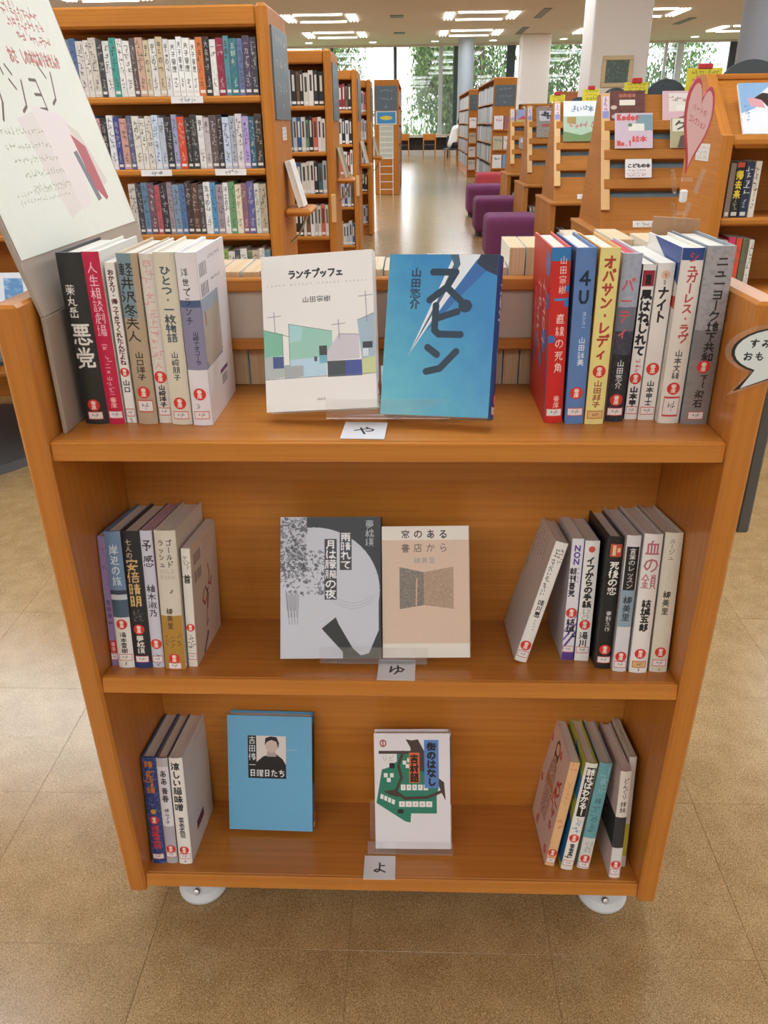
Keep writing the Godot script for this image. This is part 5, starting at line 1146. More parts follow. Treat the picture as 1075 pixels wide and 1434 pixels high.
func build_trolley_books() -> void:
	red_sticker = patch("a", 72, 72)
	fill(sheet_a, red_sticker, 0, 0, 1, 1, Color("d8362c"))
	column(sheet_a, red_sticker, "書庫", 0.5, 0.12, 0.88, 0.42, Color("f4dcd4"), 0.075)
	call_label = patch("a", 80, 44)
	fill(sheet_a, call_label, 0, 0, 1, 1, Color("cf4a44"))
	fill(sheet_a, call_label, 0.04, 0.09, 0.96, 0.91, Color("ece6e2"))
	line(sheet_a, call_label, "▯▯▯", 0.3, 0.7, 0.5, 0.34, Color("4a4648"), 0.06)
	call_label_tan = patch("a", 80, 44)
	fill(sheet_a, call_label_tan, 0, 0, 1, 1, Color("b84a34"))
	fill(sheet_a, call_label_tan, 0.04, 0.09, 0.96, 0.91, Color("e2b878"))
	line(sheet_a, call_label_tan, "▯▯▯", 0.3, 0.7, 0.5, 0.34, Color("4a3a2c"), 0.06)
	var groups := {1: "books on the trolley's top shelf", 2: "books on the trolley's middle shelf", 3: "books on the trolley's bottom shelf"}
	var all := trolley_books()
	for b in all: draw_spine(b)
	for b in all:
		b.group = groups[b.shelf]
		if b.has("left_art"): b.left = side_art(b.left_art)
		if b.has("right_art"): b.right = side_art(b.right_art)
		place_book(b)
	# books shown face out
	for b in [
		{kind = "lunch", shelf = 1, x = -0.0733, z = 0.0588, w = 0.1307, h = 0.1807, t = 0.021, back = 24.0, yaw = -5.8, roll = 4.6, lift = 0.0, base = "e6e4e0", cover = "e8e6e2", stick = 0.86, tag = 0.94, soft = false, text = [], label = "white book with coloured houses drawn on its cover, shown face out"},
		{kind = "spin", shelf = 1, x = 0.0560, z = 0.0447, w = 0.1245, h = 0.1835, t = 0.024, bulge = 0.005, back = 24.9, yaw = -11.0, roll = 1.2, lift = 0.0, base = "234a86", cover = "2f7fb8", stick = 0.88, tag = 0.95, soft = true, text = [["スピン", 0.5, 0.16, 0.4, 0.6, "dfe8ee", 0.08], ["山田悠介", 0.5, 0.54, 0.7, 0.42, "a8c0d8"]], label = "glossy blue paperback with huge dark katakana, shown face out"},
		{kind = "moon", shelf = 2, x = -0.0757, z = 0.0383, w = 0.1348, h = 0.1898, t = 0.02, back = 18.5, yaw = 2.9, roll = -0.4, lift = 0.0, base = "1d1f22", cover = "26282a", stick = 0.9, soft = false, text = [], label = "black and white book with a large pale moon, shown face out"},
		{kind = "mado", shelf = 2, x = 0.0525, z = 0.0463, w = 0.1168, h = 0.1771, t = 0.016, back = 17.0, yaw = 0.5, roll = 0.7, lift = 0.0, base = "dccab4", cover = "dcc8b4", tag = 0.9, soft = false, text = [], label = "beige book with an open window sketch, shown face out"},
		{kind = "sunday", shelf = 3, x = -0.1960, z = 0.0943, w = 0.1366, h = 0.1961, t = 0.022, back = 8.3, yaw = -0.9, roll = -0.3, lift = 0.0, base = "3f6a82", cover = "5c9cc2", stick = 0.87, tag = 0.95, soft = false, bands = [[0, 0.06, 1, 0.58, "23282e"]], text = [], label = "sky-blue book with a small portrait photo, shown face out"},
		{kind = "street", shelf = 3, x = 0.0365, z = 0.0548, w = 0.1182, h = 0.1872, t = 0.02, back = 11.7, yaw = -0.5, roll = 1.1, lift = 0.0, base = "e2dede", cover = "e2dee0", stick = 0.86, tag = 0.92, soft = false, bands = [[0, 0.03, 1, 0.38, "5878a8"], [0, 0.38, 1, 0.62, "c8584a"]], text = [], label = "white book with a green and brown town map, shown face out"}]:
		draw_spine(b)
		b.left = cover_art(b.kind)
		b.d = b.w
		var f := shelf_frame(b.shelf)
		var root := thing("book", b.label, "book", Vector3.ZERO, "books shown face out on the trolley")
		var turned := Transform3D(Basis(Vector3.UP, PI / 2), Vector3(b.w / 2, 0, -b.t / 2))
		var stand := Transform3D(Basis(Vector3.UP, deg_to_rad(b.yaw)) * Basis(Vector3.RIGHT, -deg_to_rad(b.back)) * Basis(Vector3.BACK, deg_to_rad(b.roll)), Vector3(b.x, b.lift + b.w / 2 * absf(sin(deg_to_rad(b.roll))) + 0.0042 + b.t * sin(deg_to_rad(b.back)), -b.z))
		root.transform = f * stand * turned
		fill_book(root, b)
	# clear stands under them
	for k in [[1, 0.004, 0.0525, 0.012, 0.142, 24.5, "clear acrylic book stand on the trolley's top shelf"], [2, -0.018, 0.036, 0.0085, 0.144, 17.5, "clear acrylic book stand on the trolley's middle shelf"], [3, 0.032, 0.048, 0.008, 0.134, 11.7, "clear acrylic book stand under the town map book"]]:
		var o := thing("book_stand", k[6], "book stand")
		o.transform = shelf_frame(k[0]) * Transform3D(Basis(Vector3.RIGHT, -deg_to_rad(k[5])), Vector3(k[1], k[3], -k[2]))
		var w: float = k[4]
		boxpart("lip", Vector3(0, 0.012, 0), Vector3(w, 0.024, 0.0016), M.acrylic, o, 0.0004, 0, frame(Vector3(0, -0.003, 0.002), k[5]))
		boxpart("base", Vector3(0, -0.0022, -0.02), Vector3(w, 0.0016, 0.044), M.acrylic, o, 0.0004)
		boxpart("back", Vector3(0, 0.032, -0.041), Vector3(w * 0.98, 0.066, 0.0016), M.acrylic, o, 0.0004)
	# paperbacks on the far side, their page edges towards us
	var x := -0.366
	var i := 0
	while x < 0.355:
		var th := rng.randf_range(0.017, 0.03)
		var hh := 0.151 + rng.randf_range(-0.003, 0.003)
		if x > 0.148 and x < 0.19: hh = 0.176
		elif x > 0.2: hh = rng.randf_range(0.155, 0.185)
		if x + th > 0.37: break
		var o := thing("paperback", "paperback on the trolley's far side, %s from the left, page edges facing the viewer" % ORDINAL[i], "book", Vector3(x + th / 2, 0.793, -0.216), "paperbacks on the far side of the trolley")
		var g := Geo.new()
		g.box(Vector3(0, hh / 2, -0.052), Vector3(th - 0.002, hh - 0.0006, 0.1035), 0.0006)
		obj("pages", [[g, M["pages_tan" if rng.randf() < 0.7 else "pages_old"]]], o)
		var cg := Geo.new()
		for s in [-1.0, 1.0]: cg.box(Vector3(s * (th / 2 - 0.0007), hh / 2, -0.052), Vector3(0.0007, hh, 0.105))
		cg.box(Vector3(0, hh / 2, -0.1048), Vector3(th - 0.0008, hh, 0.0008))
		obj("cover", [[cg, shade(["e6e0d2", "d8cfc0", "c8d0cc", "e0d6c6"][i % 4])]], o)
		x += th + 0.0012
		i += 1

func build_trolley_signs() -> void:
	# cards with the shelf's letter
	for k in [["や", 1, -0.0235, 0.0095, 0.0495, 0.0515, -2.5, "small white card lettered with one black kana on the top shelf"], ["ゆ", 2, 0.0124, -0.0008, 0.0495, 0.055, -1.0, "small white card lettered with one black kana on the middle shelf"], ["よ", 3, -0.0148, -0.0036, 0.0485, 0.0495, 0.6, "small white card lettered with one black kana on the bottom shelf"]]:
		var r := patch("a", 120, 120)
		fill(sheet_a, r, 0, 0, 1, 1, Color("e8e8ec"))
		letter(sheet_a, k[0], Vector2(r.position) + Vector2(60, 62), Vector2(58, 54), Color("1c1c20"), 3.0, r)
		var o := card("letter_card", r, k[4], k[5], 0.0006, M.print_a, M.white)
		o.transform = shelf_frame(k[1]) * Transform3D(Basis(), Vector3(k[2], 0.0012, -k[3])) * frame(Vector3.ZERO, -89.0, k[6])
		tag(o, k[7], "card", "letter cards on the trolley")
	# folded cardboard with a poster, standing inside the left panel
	var bd := thing("poster_board", "folded grey cardboard carrying a cream poster at the trolley's left end", "sign", Vector3(-0.3662, 0.793, -0.22))
	boxpart("lower_flap", Vector3(0, 0.066, -0.002), Vector3(0.005, 0.132, 0.39), M.card_grey, bd, 0.0008, 1)
	var up := Transform3D(Basis(Vector3.BACK, deg_to_rad(15.1)), Vector3(0.0, 0.132, -0.002))
	boxpart("upper_flap", Vector3(0, 0.28, 0.0), Vector3(0.005, 0.56, 0.39), M.card_grey, bd, 0.0008, 1, up)
	var r := poster()
	var pg := Geo.new()
	var xx := 0.0031
	var y0 := 0.06
	var y1 := 0.54
	pg.quad(up * Vector3(xx, y1, 0.19), up * Vector3(xx, y1, -0.19), up * Vector3(xx, y0, -0.19), up * Vector3(xx, y0, 0.19), up.basis * Vector3.RIGHT, uv(r, 0, 0), uv(r, 1, 0), uv(r, 1, 1), uv(r, 0, 1))
	obj("poster", [[pg, M.print_b]], bd).set_meta("label", "cream poster with thin brown katakana and a drawing of books")
	# speech bubble on the right panel's front edge
	var br := patch("b", 300, 200)
	fill(sheet_b, br, 0, 0, 1, 1, Color("1f2426"))
	poly(sheet_b, br, bubble(0.93), Color("dfe6e6"))
	line(sheet_b, br, "すみっこ", 0.17, 0.62, 0.27, 0.125, Color("22282a"), 0.07)
	line(sheet_b, br, "おもしろい", 0.13, 0.68, 0.46, 0.125, Color("22282a"), 0.07)
	var sb := thing("speech_bubble_sign", "laminated white speech bubble with black outline on the trolley's right panel", "sign", Vector3(0.4, 0.86, 0.0))
	var outline := PackedVector2Array()
	var bigger := PackedVector2Array()
	for p in bubble(1.0): outline.append(Vector2((p[0] - 0.47) * 0.105, (1.0 - p[1]) * 0.07 - 0.004))
	for p in bubble(1.0): bigger.append(Vector2((p[0] - 0.47) * 0.119, (1.0 - p[1]) * 0.08 - 0.009))
	var f := Geo.new()
	var ids := Geometry2D.triangulate_polygon(outline)
	for i in range(0, ids.size(), 3):
		var q: Array[Vector3] = []
		var u: Array[Vector2] = []
		for k in 3:
			var p: Vector2 = outline[ids[i + k]]
			q.append(Vector3(p.x, p.y, 0.0198))
			var src: Array = bubble(1.0)[ids[i + k]]
			u.append(uv(br, src[0], src[1]))
		f.tri(q[0], q[1], q[2], Vector3.BACK, Vector3.BACK, Vector3.BACK, u[0], u[1], u[2])
	obj("print", [[f, M.print_b]], sb)
	var lam := Geo.new()
	lam.prism(bigger, 0.0188, 0.0192)
	obj("laminate", [[lam, M.acrylic]], sb)
	# dark board hung outside the right panel
	var hb := thing("hanging_board", "dark grey board hung on the outside of the trolley's right panel", "board", Vector3(0.4125, 0.68, -0.17))
	boxpart("panel", Vector3(0, 0.085, 0), Vector3(0.014, 0.17, 0.33), shade("54524e", 0.6), hb, 0.002)
	# heart sign clipped to a piece of cardboard
	var cb := Geo.new()
	cb.box(Vector3(0, 0.105, 0), Vector3(0.054, 0.21, 0.004), 0.0006)
	var cbo := obj("cardboard_piece", [[cb, M.card_brown]])
	cbo.transform = Transform3D(Basis(Vector3.UP, deg_to_rad(-8)) * Basis(Vector3.BACK, deg_to_rad(-3)), Vector3(0.346, 0.9475, -0.206)) * Transform3D(Basis(), Vector3(0, -0.154, 0))
	tag(cbo, "plain brown cardboard piece behind the right-hand books", "cardboard")
	var hs := thing("heart_sign", "pink heart sign on a clear plastic clip above the right-hand books", "sign", Vector3(0.352, 0.995, -0.2))
	var hr := patch("b", 200, 260)
	fill(sheet_b, hr, 0, 0, 1, 1, Color("cf4a56"))
	var hp := heart(0.88)
	poly(sheet_b, hr, hp, Color("efc4c4"))
	line(sheet_b, hr, "ハートの", 0.25, 0.75, 0.36, 0.07, Color("c04a58"), 0.06)
	line(sheet_b, hr, "コレクション", 0.2, 0.8, 0.48, 0.07, Color("c04a58"), 0.06)
	var hg := Geo.new()
	var ho := PackedVector2Array()
	var place := frame(Vector3(-0.002, 0.058, 0.0), 0, 50, -12)
	for p in heart(1.0): ho.append(Vector2((p[0] - 0.5) * 0.085, (1.0 - p[1]) * 0.105))
	hg.prism(ho, -0.0006, 0.0006, place)
	var hf := Geo.new()
	var hi := Geometry2D.triangulate_polygon(ho)
	for i in range(0, hi.size(), 3):
		for sd in [-1.0, 1.0]:
			var q: Array[Vector3] = []
			var u: Array[Vector2] = []
			for k in 3:
				q.append(place * Vector3(ho[hi[i + k]].x, ho[hi[i + k]].y, 0.0008 * sd))
				u.append(uv(hr, 0.5 + ho[hi[i + k]].x / 0.085, 1.0 - ho[hi[i + k]].y / 0.105))
			var nn := place.basis * Vector3(0, 0, sd)
			hf.tri(q[0], q[1], q[2], nn, nn, nn, u[0], u[1], u[2])
	obj("heart", [[hg, shade("cf4a56")], [hf, M.print_b]], hs)
	for k in [[0.0, 0.045, 0.002, "clip"], [-0.002, 0.008, 0.0, "clip"]]:
		var g := Geo.new()
		for s in [-1.0, 1.0]: g.box(Vector3(k[0] + s * 0.004, k[1] + 0.006, k[2]), Vector3(0.0025, 0.026, 0.011), 0.0006, 0, Transform3D(Basis(Vector3.BACK, -s * 0.22), Vector3(0, 0, 0)))
		g.tube([Vector3(k[0] - 0.006, k[1] + 0.006, k[2]), Vector3(k[0] + 0.006, k[1] + 0.006, k[2])], 0.0022, 8)
		obj("clip", [[g, M.acrylic]], hs)
	var jn := Geo.new()
	jn.box(Vector3(-0.001, 0.033, 0.001), Vector3(0.008, 0.014, 0.007), 0.0018)
	obj("joint", [[jn, shade("e4e6e8", 0.2)]], hs)

func bubble(k: float) -> Array:
	var out := []
	for i in 25:
		var a := deg_to_rad(118.0 + 314.0 * i / 24.0)
		out.append([0.47 + cos(a) * 0.45 * k, 0.38 + sin(a) * 0.34 * k])
	out.append([0.1 + (1.0 - k) * 0.9, 0.98 - (1.0 - k) * 0.6])
	return out

func heart(k: float) -> Array:
	var out := []
	for i in 32:
		var a := TAU * i / 32.0
		var x := 16.0 * pow(sin(a), 3)
		var y := 13.0 * cos(a) - 5.0 * cos(2 * a) - 2.0 * cos(3 * a) - cos(4 * a)
		out.append([0.5 + x / 34.0 * k, 0.47 - y / 31.0 * k])
	return out

# u runs from the poster's front edge to its far edge (0.415 m), v down its 0.48 m
func poster() -> Rect2i:
	var r := patch("b", 830, 960)
	var s := sheet_b
	fill(s, r, 0, 0, 1, 1, Color("e6e8dc"))
	mottle(s, r, 0.12, 0.02, Color("d4dcc4"))
	var W := func(z: float, h: float) -> Array: return [(-0.032 - z) / 0.38, 1.0 - (h - 0.06) / 0.48]
	var brown := Color("5a3f36")
	var redish := Color("b4685e")
	for k in [["▯▯▯▯▯▯▯▯▯", -0.245, -0.345, 0.322, 0.011], ["▯▯▯▯▯▯▯▯", -0.25, -0.355, 0.307, 0.011], ["▯▯▯▯▯▯▯", -0.26, -0.36, 0.292, 0.011], ["おさがしの本はありませんか", -0.215, -0.36, 0.269, 0.017]]:
		var a: Array = W.call(k[1], k[3])
		var b: Array = W.call(k[2], k[3])
		line(s, r, k[0], a[0], b[0], a[1], k[4] / 0.48, redish, 0.08)
	for q in [["コ", -0.02, 0.225], ["レ", -0.075, 0.225], ["ク", -0.14, 0.226], ["シ", -0.205, 0.232], ["ョ", -0.252, 0.237], ["ン", -0.3, 0.242]]:
		var a: Array = W.call(q[1], q[2])
		letter(s, q[0], Vector2(r.position) + Vector2(a[0], a[1]) * Vector2(r.size), Vector2(88, 124) if q[0] != "ョ" else Vector2(80, 130), brown, 3.4, r)
	for q in [["キ", -0.175, 0.275]]:
		var a: Array = W.call(q[1], q[2])
		letter(s, q[0], Vector2(r.position) + Vector2(a[0], a[1]) * Vector2(r.size), Vector2(96, 124), brown, 3.4, r)
	var pp := func(pts: Array, col: Color) -> void:
		var out := []
		for p in pts: out.append(W.call(p[0], p[1]))
		poly(s, r, out, col)
	pp.call([[-0.165, 0.2], [-0.215, 0.208], [-0.245, 0.095], [-0.2, 0.085]], Color("e2dad4"))
	pp.call([[-0.215, 0.215], [-0.295, 0.205], [-0.31, 0.185], [-0.28, 0.1], [-0.245, 0.09]], Color("e8dedb"))
	pp.call([[-0.3, 0.195], [-0.33, 0.185], [-0.365, 0.12], [-0.345, 0.115]], Color("d9cfc6"))
	pp.call([[-0.287, 0.16], [-0.3, 0.162], [-0.32, 0.1], [-0.305, 0.098]], Color("70707c"))
	pp.call([[-0.3, 0.182], [-0.335, 0.166], [-0.345, 0.1], [-0.335, 0.097], [-0.312, 0.115]], Color("b4505a"))
	for k in 5:
		var a: Array = W.call(-0.1 - 0.008 * k, 0.186 - 0.015 * k)
		var b: Array = W.call(-0.225 - 0.004 * k, 0.186 - 0.015 * k)
		line(s, r, "▯▯▯▯▯▯▯▯▯▯▯▯▯", a[0], b[0], a[1], 0.012, Color("8f9472"), 0.07)
	for k in 2:
		var a: Array = W.call(-0.085, 0.122 - 0.008 * k)
		var b: Array = W.call(-0.225, 0.122 - 0.008 * k)
		line(s, r, "▯▯▯▯▯▯▯▯▯▯▯▯▯▯▯▯▯", a[0], b[0], a[1], 0.009, Color("a0a284"), 0.07)
	return r

const COLOUR_NAMES := {"e8e4dc": "off-white", "d8d2c4": "beige", "2b2a2c": "black", "8a2f36": "dark red", "3a5a86": "blue", "6a8f7a": "sage green", "c9a060": "ochre", "5a4a70": "violet", "b8bcc4": "pale grey", "4a6a70": "teal", "7a5a40": "brown", "c86a5a": "coral"}

# a plain book: coloured cover, page block and a printed or plain spine towards +z
func shelf_book(t: float, h: float, d: float, col: String, spine = null) -> ArrayMesh:
	var g := Geo.new()
	g.box(Vector3(0, h / 2, -d / 2), Vector3(t, h, d), 0.0012)
	var pg := Geo.new()
	pg.quad(Vector3(-t / 2 + 0.002, h + 0.0004, -0.004), Vector3(t / 2 - 0.002, h + 0.0004, -0.004), Vector3(t / 2 - 0.002, h + 0.0004, -d + 0.002), Vector3(-t / 2 + 0.002, h + 0.0004, -d + 0.002), Vector3.UP, Vector2(0, 0), Vector2(t, 0), Vector2(t, d), Vector2(0, d))
	var pairs := [[g, shade(col)], [pg, M.pages]]
	if spine != null:
		var f := Geo.new()
		f.quad(Vector3(-t / 2 + 0.0008, h - 0.0008, 0.0004), Vector3(t / 2 - 0.0008, h - 0.0008, 0.0004), Vector3(t / 2 - 0.0008, 0.0008, 0.0004), Vector3(-t / 2 + 0.0008, 0.0008, 0.0004), Vector3.BACK, uv(spine, 0, 0), uv(spine, 1, 0), uv(spine, 1, 1), uv(spine, 0, 1))
		pairs.append([f, M.print_b])
	else:
		var w := Geo.new()
		w.quad(Vector3(-t * 0.4, h * 0.13, 0.0004), Vector3(t * 0.4, h * 0.13, 0.0004), Vector3(t * 0.4, h * 0.05, 0.0004), Vector3(-t * 0.4, h * 0.05, 0.0004), Vector3.BACK)
		pairs.append([w, M.white])
		var k := Geo.new()
		k.quad(Vector3(-t * 0.22, h * 0.88, 0.0004), Vector3(t * 0.22, h * 0.88, 0.0004), Vector3(t * 0.22, h * 0.42, 0.0004), Vector3(-t * 0.22, h * 0.42, 0.0004), Vector3.BACK)
		pairs.append([k, shade("d6d0c2" if Color(col).get_luminance() < 0.35 else "4a4440")])
	return mesh_of(pairs)

# a row of books from x0 towards -x (or +x); the frame puts the row's front edge on its own x axis
func book_row(base: Transform3D, length: float, step: float, where: String, group: String, thick := 0.026, tall := 0.19, from_side := "right") -> void:
	var keys := COLOUR_NAMES.keys()
	var x := 0.0
	var i := 0
	while i < 36:
		var t := thick * rng.randf_range(0.75, 1.25)
		if x + t > length: break
		var h := tall * rng.randf_range(0.93, 1.06)
		var col: String = keys[rng.randi() % keys.size()] if rng.randf() < 0.6 else ["e8e4dc", "2b2a2c", "b8bcc4", "d8d2c4"][rng.randi() % 4]
		var o := MeshInstance3D.new()
		o.name = numbered("book")
		o.mesh = shelf_book(t - 0.001, h, 0.13, col)
		add_child(o)
		o.transform = base * Transform3D(Basis(), Vector3((x + t / 2) * step, 0.0004, -rng.randf_range(0.0, 0.008)))
		tag(o, "%s book, %s from %s, %s" % [COLOUR_NAMES[col], ORDINAL[i], from_side, where], "book", group)
		x += t
		i += 1

# books too far away to tell apart: all of them one object
var far_books := {}

func far_row(base: Transform3D, length: float, step: float, thick: float, tall: float) -> void:
	var keys := COLOUR_NAMES.keys()
	var x := 0.0
	while true:
		var t := thick * rng.randf_range(0.75, 1.25)
		if x + t > length: break
		var h := tall * rng.randf_range(0.9, 1.05)
		var col: String = keys[rng.randi() % keys.size()] if rng.randf() < 0.45 else ["8a8f94", "6a6a6c", "7a6a5a", "5f7a74"][rng.randi() % 4]
		if not far_books.has(col): far_books[col] = Geo.new()
		far_books[col].box(Vector3((x + t / 2) * step, h / 2 + 0.0004, -0.065), Vector3(t - 0.003, h, 0.125), 0.0, 0, base)
		x += t

func bookcase(label: String, xr: float, zf: float, width: float) -> Node3D:
	var o := thing("bookcase", label, "bookcase", Vector3(xr, 0, zf))
	for x in [-0.0225, -width + 0.0225]:
		boxpart("end_panel", Vector3(x, 0.7575, -0.24), Vector3(0.045, 1.515, 0.48), M.wood_case, o, 0.012, 1)
	for y in [0.12, 0.445, 0.705, 0.953, 1.212]:
		var g := Geo.new()
		g.box(Vector3(-width / 2, y - 0.0125, -0.235), Vector3(width - 0.09, 0.025, 0.44), 0.006, 0)
		obj("shelf", [[g, M.wood_case]], o)
	boxpart("top_board", Vector3(-width / 2, 1.475, -0.24), Vector3(width - 0.09, 0.07, 0.46), M.wood_case, o, 0.008)
	boxpart("back_panel", Vector3(-width / 2, 0.77, -0.235), Vector3(width - 0.09, 1.34, 0.012), M.wood_case, o, 0.0)
	boxpart("plinth", Vector3(-width / 2, 0.05, -0.24), Vector3(width - 0.09, 0.1, 0.4), M.wood_case, o, 0.0)
	return o

func plaque(parent: Node, w: float, h: float, at: Transform3D, lines_: int) -> void:
	var r := patch("b", 90, maxi(60, int(90 * h / w)))
	fill(sheet_b, r, 0, 0, 1, 1, Color("56646c"))
	for k in lines_:
		fill(sheet_b, r, 0, (k + 1.0) / (lines_ + 1) - 0.006, 1, (k + 1.0) / (lines_ + 1), Color("48555c"))
		line(sheet_b, r, "▯▯▯▯", 0.18, 0.82, (k + 0.55) / (lines_ + 1), 0.1, Color("aab4b8"), 0.06)
	line(sheet_b, r, "▯", 0.4, 0.6, (lines_ + 0.5) / (lines_ + 1), 0.12, Color("aab4b8"), 0.06)
	var o := card("sign_plaque", r, w, h, 0.012, M.print_b, M.slate, parent)
	o.transform = at
	o.set_meta("label", "slate-grey shelf sign with pale lettering")

func ledge(parent: Node, y: float, z: float) -> void:
	var g := Geo.new()
	g.box(Vector3(0.055, y - 0.016, z), Vector3(0.112, 0.03, 0.24), 0.012, 2)
	obj("display_ledge", [[g, M.wood_case]], parent)
	var b := Geo.new()
	b.tube([Vector3(0.085, y - 0.03, z), Vector3(0.04, y - 0.12, z), Vector3(0.004, y - 0.15, z)], 0.005, 8)
	obj("brace", [[b, M.metal]], parent)

func build_left_bookcases() -> void:
	var rows := [
		[1.212, ["3a3a42", "4c3f55", "5f6f98", "34707a", "4f8a94", "8e2440", "e6e2dc", "2a2524", "d8743a", "eceae6", "ebe9e4", "ecebe8", "e9e8e4", "dcd9d8", "cdb896", "ddd8d2", "cdbd9c", "c9a48e", "5a4a48", "e4e0da", "e8e4e0", "3f9a8f", "dcdad6", "3a3d3f", "cfc6b8", "e0d6cc", "d8cfc8", "4f6a9a", "6a7f8a"], ["", "一刀▯▯▯", "一刀▯▯▯", "五郎▯", "五郎▯", "一▯", "一▯", "大名▯▯", "大名▯▯", "天子蒙塵", "天子蒙塵", "天子蒙塵", "天子蒙塵", "中▯の▯", "中▯の▯", "中▯の▯", "中▯の▯"]],
		[0.953, ["3a3028", "2f5a70", "b09ad0", "d8d0d0", "aab0ba", "c0cce0", "282828", "5a4a4a", "c0b8b8", "e0dcda", "3a3634", "2a2826", "d0442a", "98a0c0", "2e2e34", "b8c0cc", "c8d4e4", "d8cfc4", "dedad0", "dcd6c8", "5a5a78", "c9988a", "3a3f88", "e4e4e4", "2e2a2c", "d49aa0", "5f94c8", "3f6fa8"], ["", "▯▯▯ま▯", "", "▯▯▯▯", "", "", "▯▯▯▯", "", "夜▯", "夜▯", "", "", "▯▯▯▯", "", "", "▯▯", "", "▯▯▯▯", "", "▯の▯", "", "", "おもかげ", "", "▯▯会の夜"]],
		[0.705, ["b8a890", "cfd0c0", "5f5a90", "8a5a6a", "e0d4b8", "6a9a6a", "e6e4e0", "a09098", "4f90c0", "e4e4e2", "4a4444", "5a3a30", "3a3032", "5070a0", "7a90a8", "9a8a90", "2e2c34", "b8525a", "6a4a58", "5f7f9a", "3a3840", "c8c0b4"], ["", "▯▯の▯", "▯▯▯▯", "▯▯", "▯▯▯", "", "浄土の▯", "▯▯▯▯", "", "五▯の▯", "▯の▯▯", "", "▯の▯"]],
		[0.445, ["6a8a9a", "d9d4cc", "c8b49a", "6a7a5a", "e0dcd4", "4a4a52", "d8d0c8", "8aa04a", "e6e2dc", "3a3f48", "d0c8bc", "a87a6a", "e4dfd6", "5a6f8a"], []]]
	var where := ["top row, nearest left bookcase", "second row, nearest left bookcase", "third row, nearest left bookcase", "lowest visible row, nearest left bookcase"]
	var xr := -0.512
	var zf := -2.6
	var names := {"e": "pale", "d": "pale", "c": "light", "b": "light", "a": "greyish", "2": "black", "3": "dark", "4": "dark", "5": "deep-toned", "6": "muted", "7": "muted", "8": "mid-toned", "9": "mid-toned"}
	for k in rows.size():
		var x := xr - 0.052
		for i in rows[k][1].size():
			var col: String = rows[k][1][i]
			var t := 0.0255 + 0.004 * sin(i * 2.7 + k)
			var h := 0.194 + 0.006 * sin(i * 1.9 + 2.0 * k) - (0.004 if k == 1 else 0.0)
			var r := patch("b", 24, 168)
			fill(sheet_b, r, 0, 0, 1, 1, Color(col))
			var bright := Color(col).get_luminance() > 0.4
			if not col in ["eceae6", "ebe9e4", "ecebe8", "e9e8e4"]: mottle(sheet_b, r, 0.5, 0.05, Color("8a8580") if bright else Color("b0aaa4"))
			var txt: String = rows[k][2][i] if i < rows[k][2].size() else ""
			if txt == "": txt = "▯▯▯▯"
			column(sheet_b, r, txt, 0.5, 0.06, 0.06 + 0.13 * txt.length(), 0.68, Color("3a3634") if bright else Color("c8c4bc"), 0.05)
			column(sheet_b, r, "▯▯▯", 0.5, 0.68, 0.86, 0.4, Color("4a4440") if bright else Color("d0ccc4"), 0.07)
			fill(sheet_b, r, 0.12, 0.9, 0.88, 0.955, Color("ddd8d2"))
			var o := MeshInstance3D.new()
			o.name = numbered("book")
			o.mesh = shelf_book(t - 0.0008, h, 0.13, col, r)
			add_child(o)
			o.position = Vector3(x - t / 2, rows[k][0] + 0.0004, zf - 0.025)
			tag(o, "%s spine, %s book from right, %s" % [names[col[0]], ORDINAL[i], where[k]], "book", "books in the nearest left bookcase")
			x -= t
	var c1 := bookcase("nearest tall wooden bookcase behind the trolley's left half", xr, zf, 1.5)
	plaque(c1.get_child(0), 0.4, 0.32, frame(Vector3(0.0065, 1.128, -0.25), 0, 90), 3)
	var wr := patch("b", 40, 40)
	fill(sheet_b, wr, 0, 0, 1, 1, Color("e4e2de"))
	for k in 3: line(sheet_b, wr, "▯▯▯", 0.1, 0.9, 0.2 + 0.3 * k, 0.2, Color("8a8880"))
	card("notice", wr, 0.11, 0.05, 0.001, M.print_b, M.white, c1.get_child(0)).transform = frame(Vector3(0.002, 1.05, -0.26), 0, 90)
	ledge(c1.get_child(0), 0.79, -0.25)
	for k in [[-0.905, 1.188, "nearest"], [-1.06, 0.929, "nearest"], [-0.76, 0.929, "nearest"]]:
		var lr := patch("b", 64, 16)
		fill(sheet_b, lr, 0, 0, 1, 1, Color("e6e4e2"))
		line(sheet_b, lr, "▯▯▯▯", 0.3, 0.75, 0.5, 0.5, Color("6a6866"))
		card("shelf_label", lr, 0.125, 0.024, 0.001, M.print_b, M.white, c1).transform = Transform3D(Basis(), Vector3(k[0] - xr + 0.06, k[1], -0.0138))
	var c2 := bookcase("second tall bookcase in the left row", -0.472, -4.65, 1.5)
	plaque(c2.get_child(0), 0.4, 0.32, frame(Vector3(0.0065, 1.128, -0.25), 0, 90), 3)
	ledge(c2.get_child(0), 0.79, -0.25)
	boxpart("peg", Vector3(-0.01, 0.62, 0.012), Vector3(0.03, 0.17, 0.02), M.wood_pale, c2, 0.003, 1)
	var c3 := bookcase("third tall bookcase in the left row", -0.448, -6.7, 1.5)
	plaque(c3.get_child(0), 0.4, 0.32, frame(Vector3(0.0065, 1.128, -0.25), 0, 90), 3)
	ledge(c3.get_child(0), 0.79, -0.25)
	boxpart("peg", Vector3(-0.01, 0.62, 0.012), Vector3(0.03, 0.17, 0.02), M.wood_pale, c3, 0.003, 1)
	var c4 := bookcase("fourth tall bookcase in the left row", -0.418, -8.4, 1.5)
	plaque(c4.get_child(0), 0.4, 0.32, frame(Vector3(0.0065, 1.128, -0.25), 0, 90), 3)
	ledge(c4.get_child(0), 0.79, -0.25)
	var rowname := ["top row", "second row", "third row", "fourth row", "lowest row"]
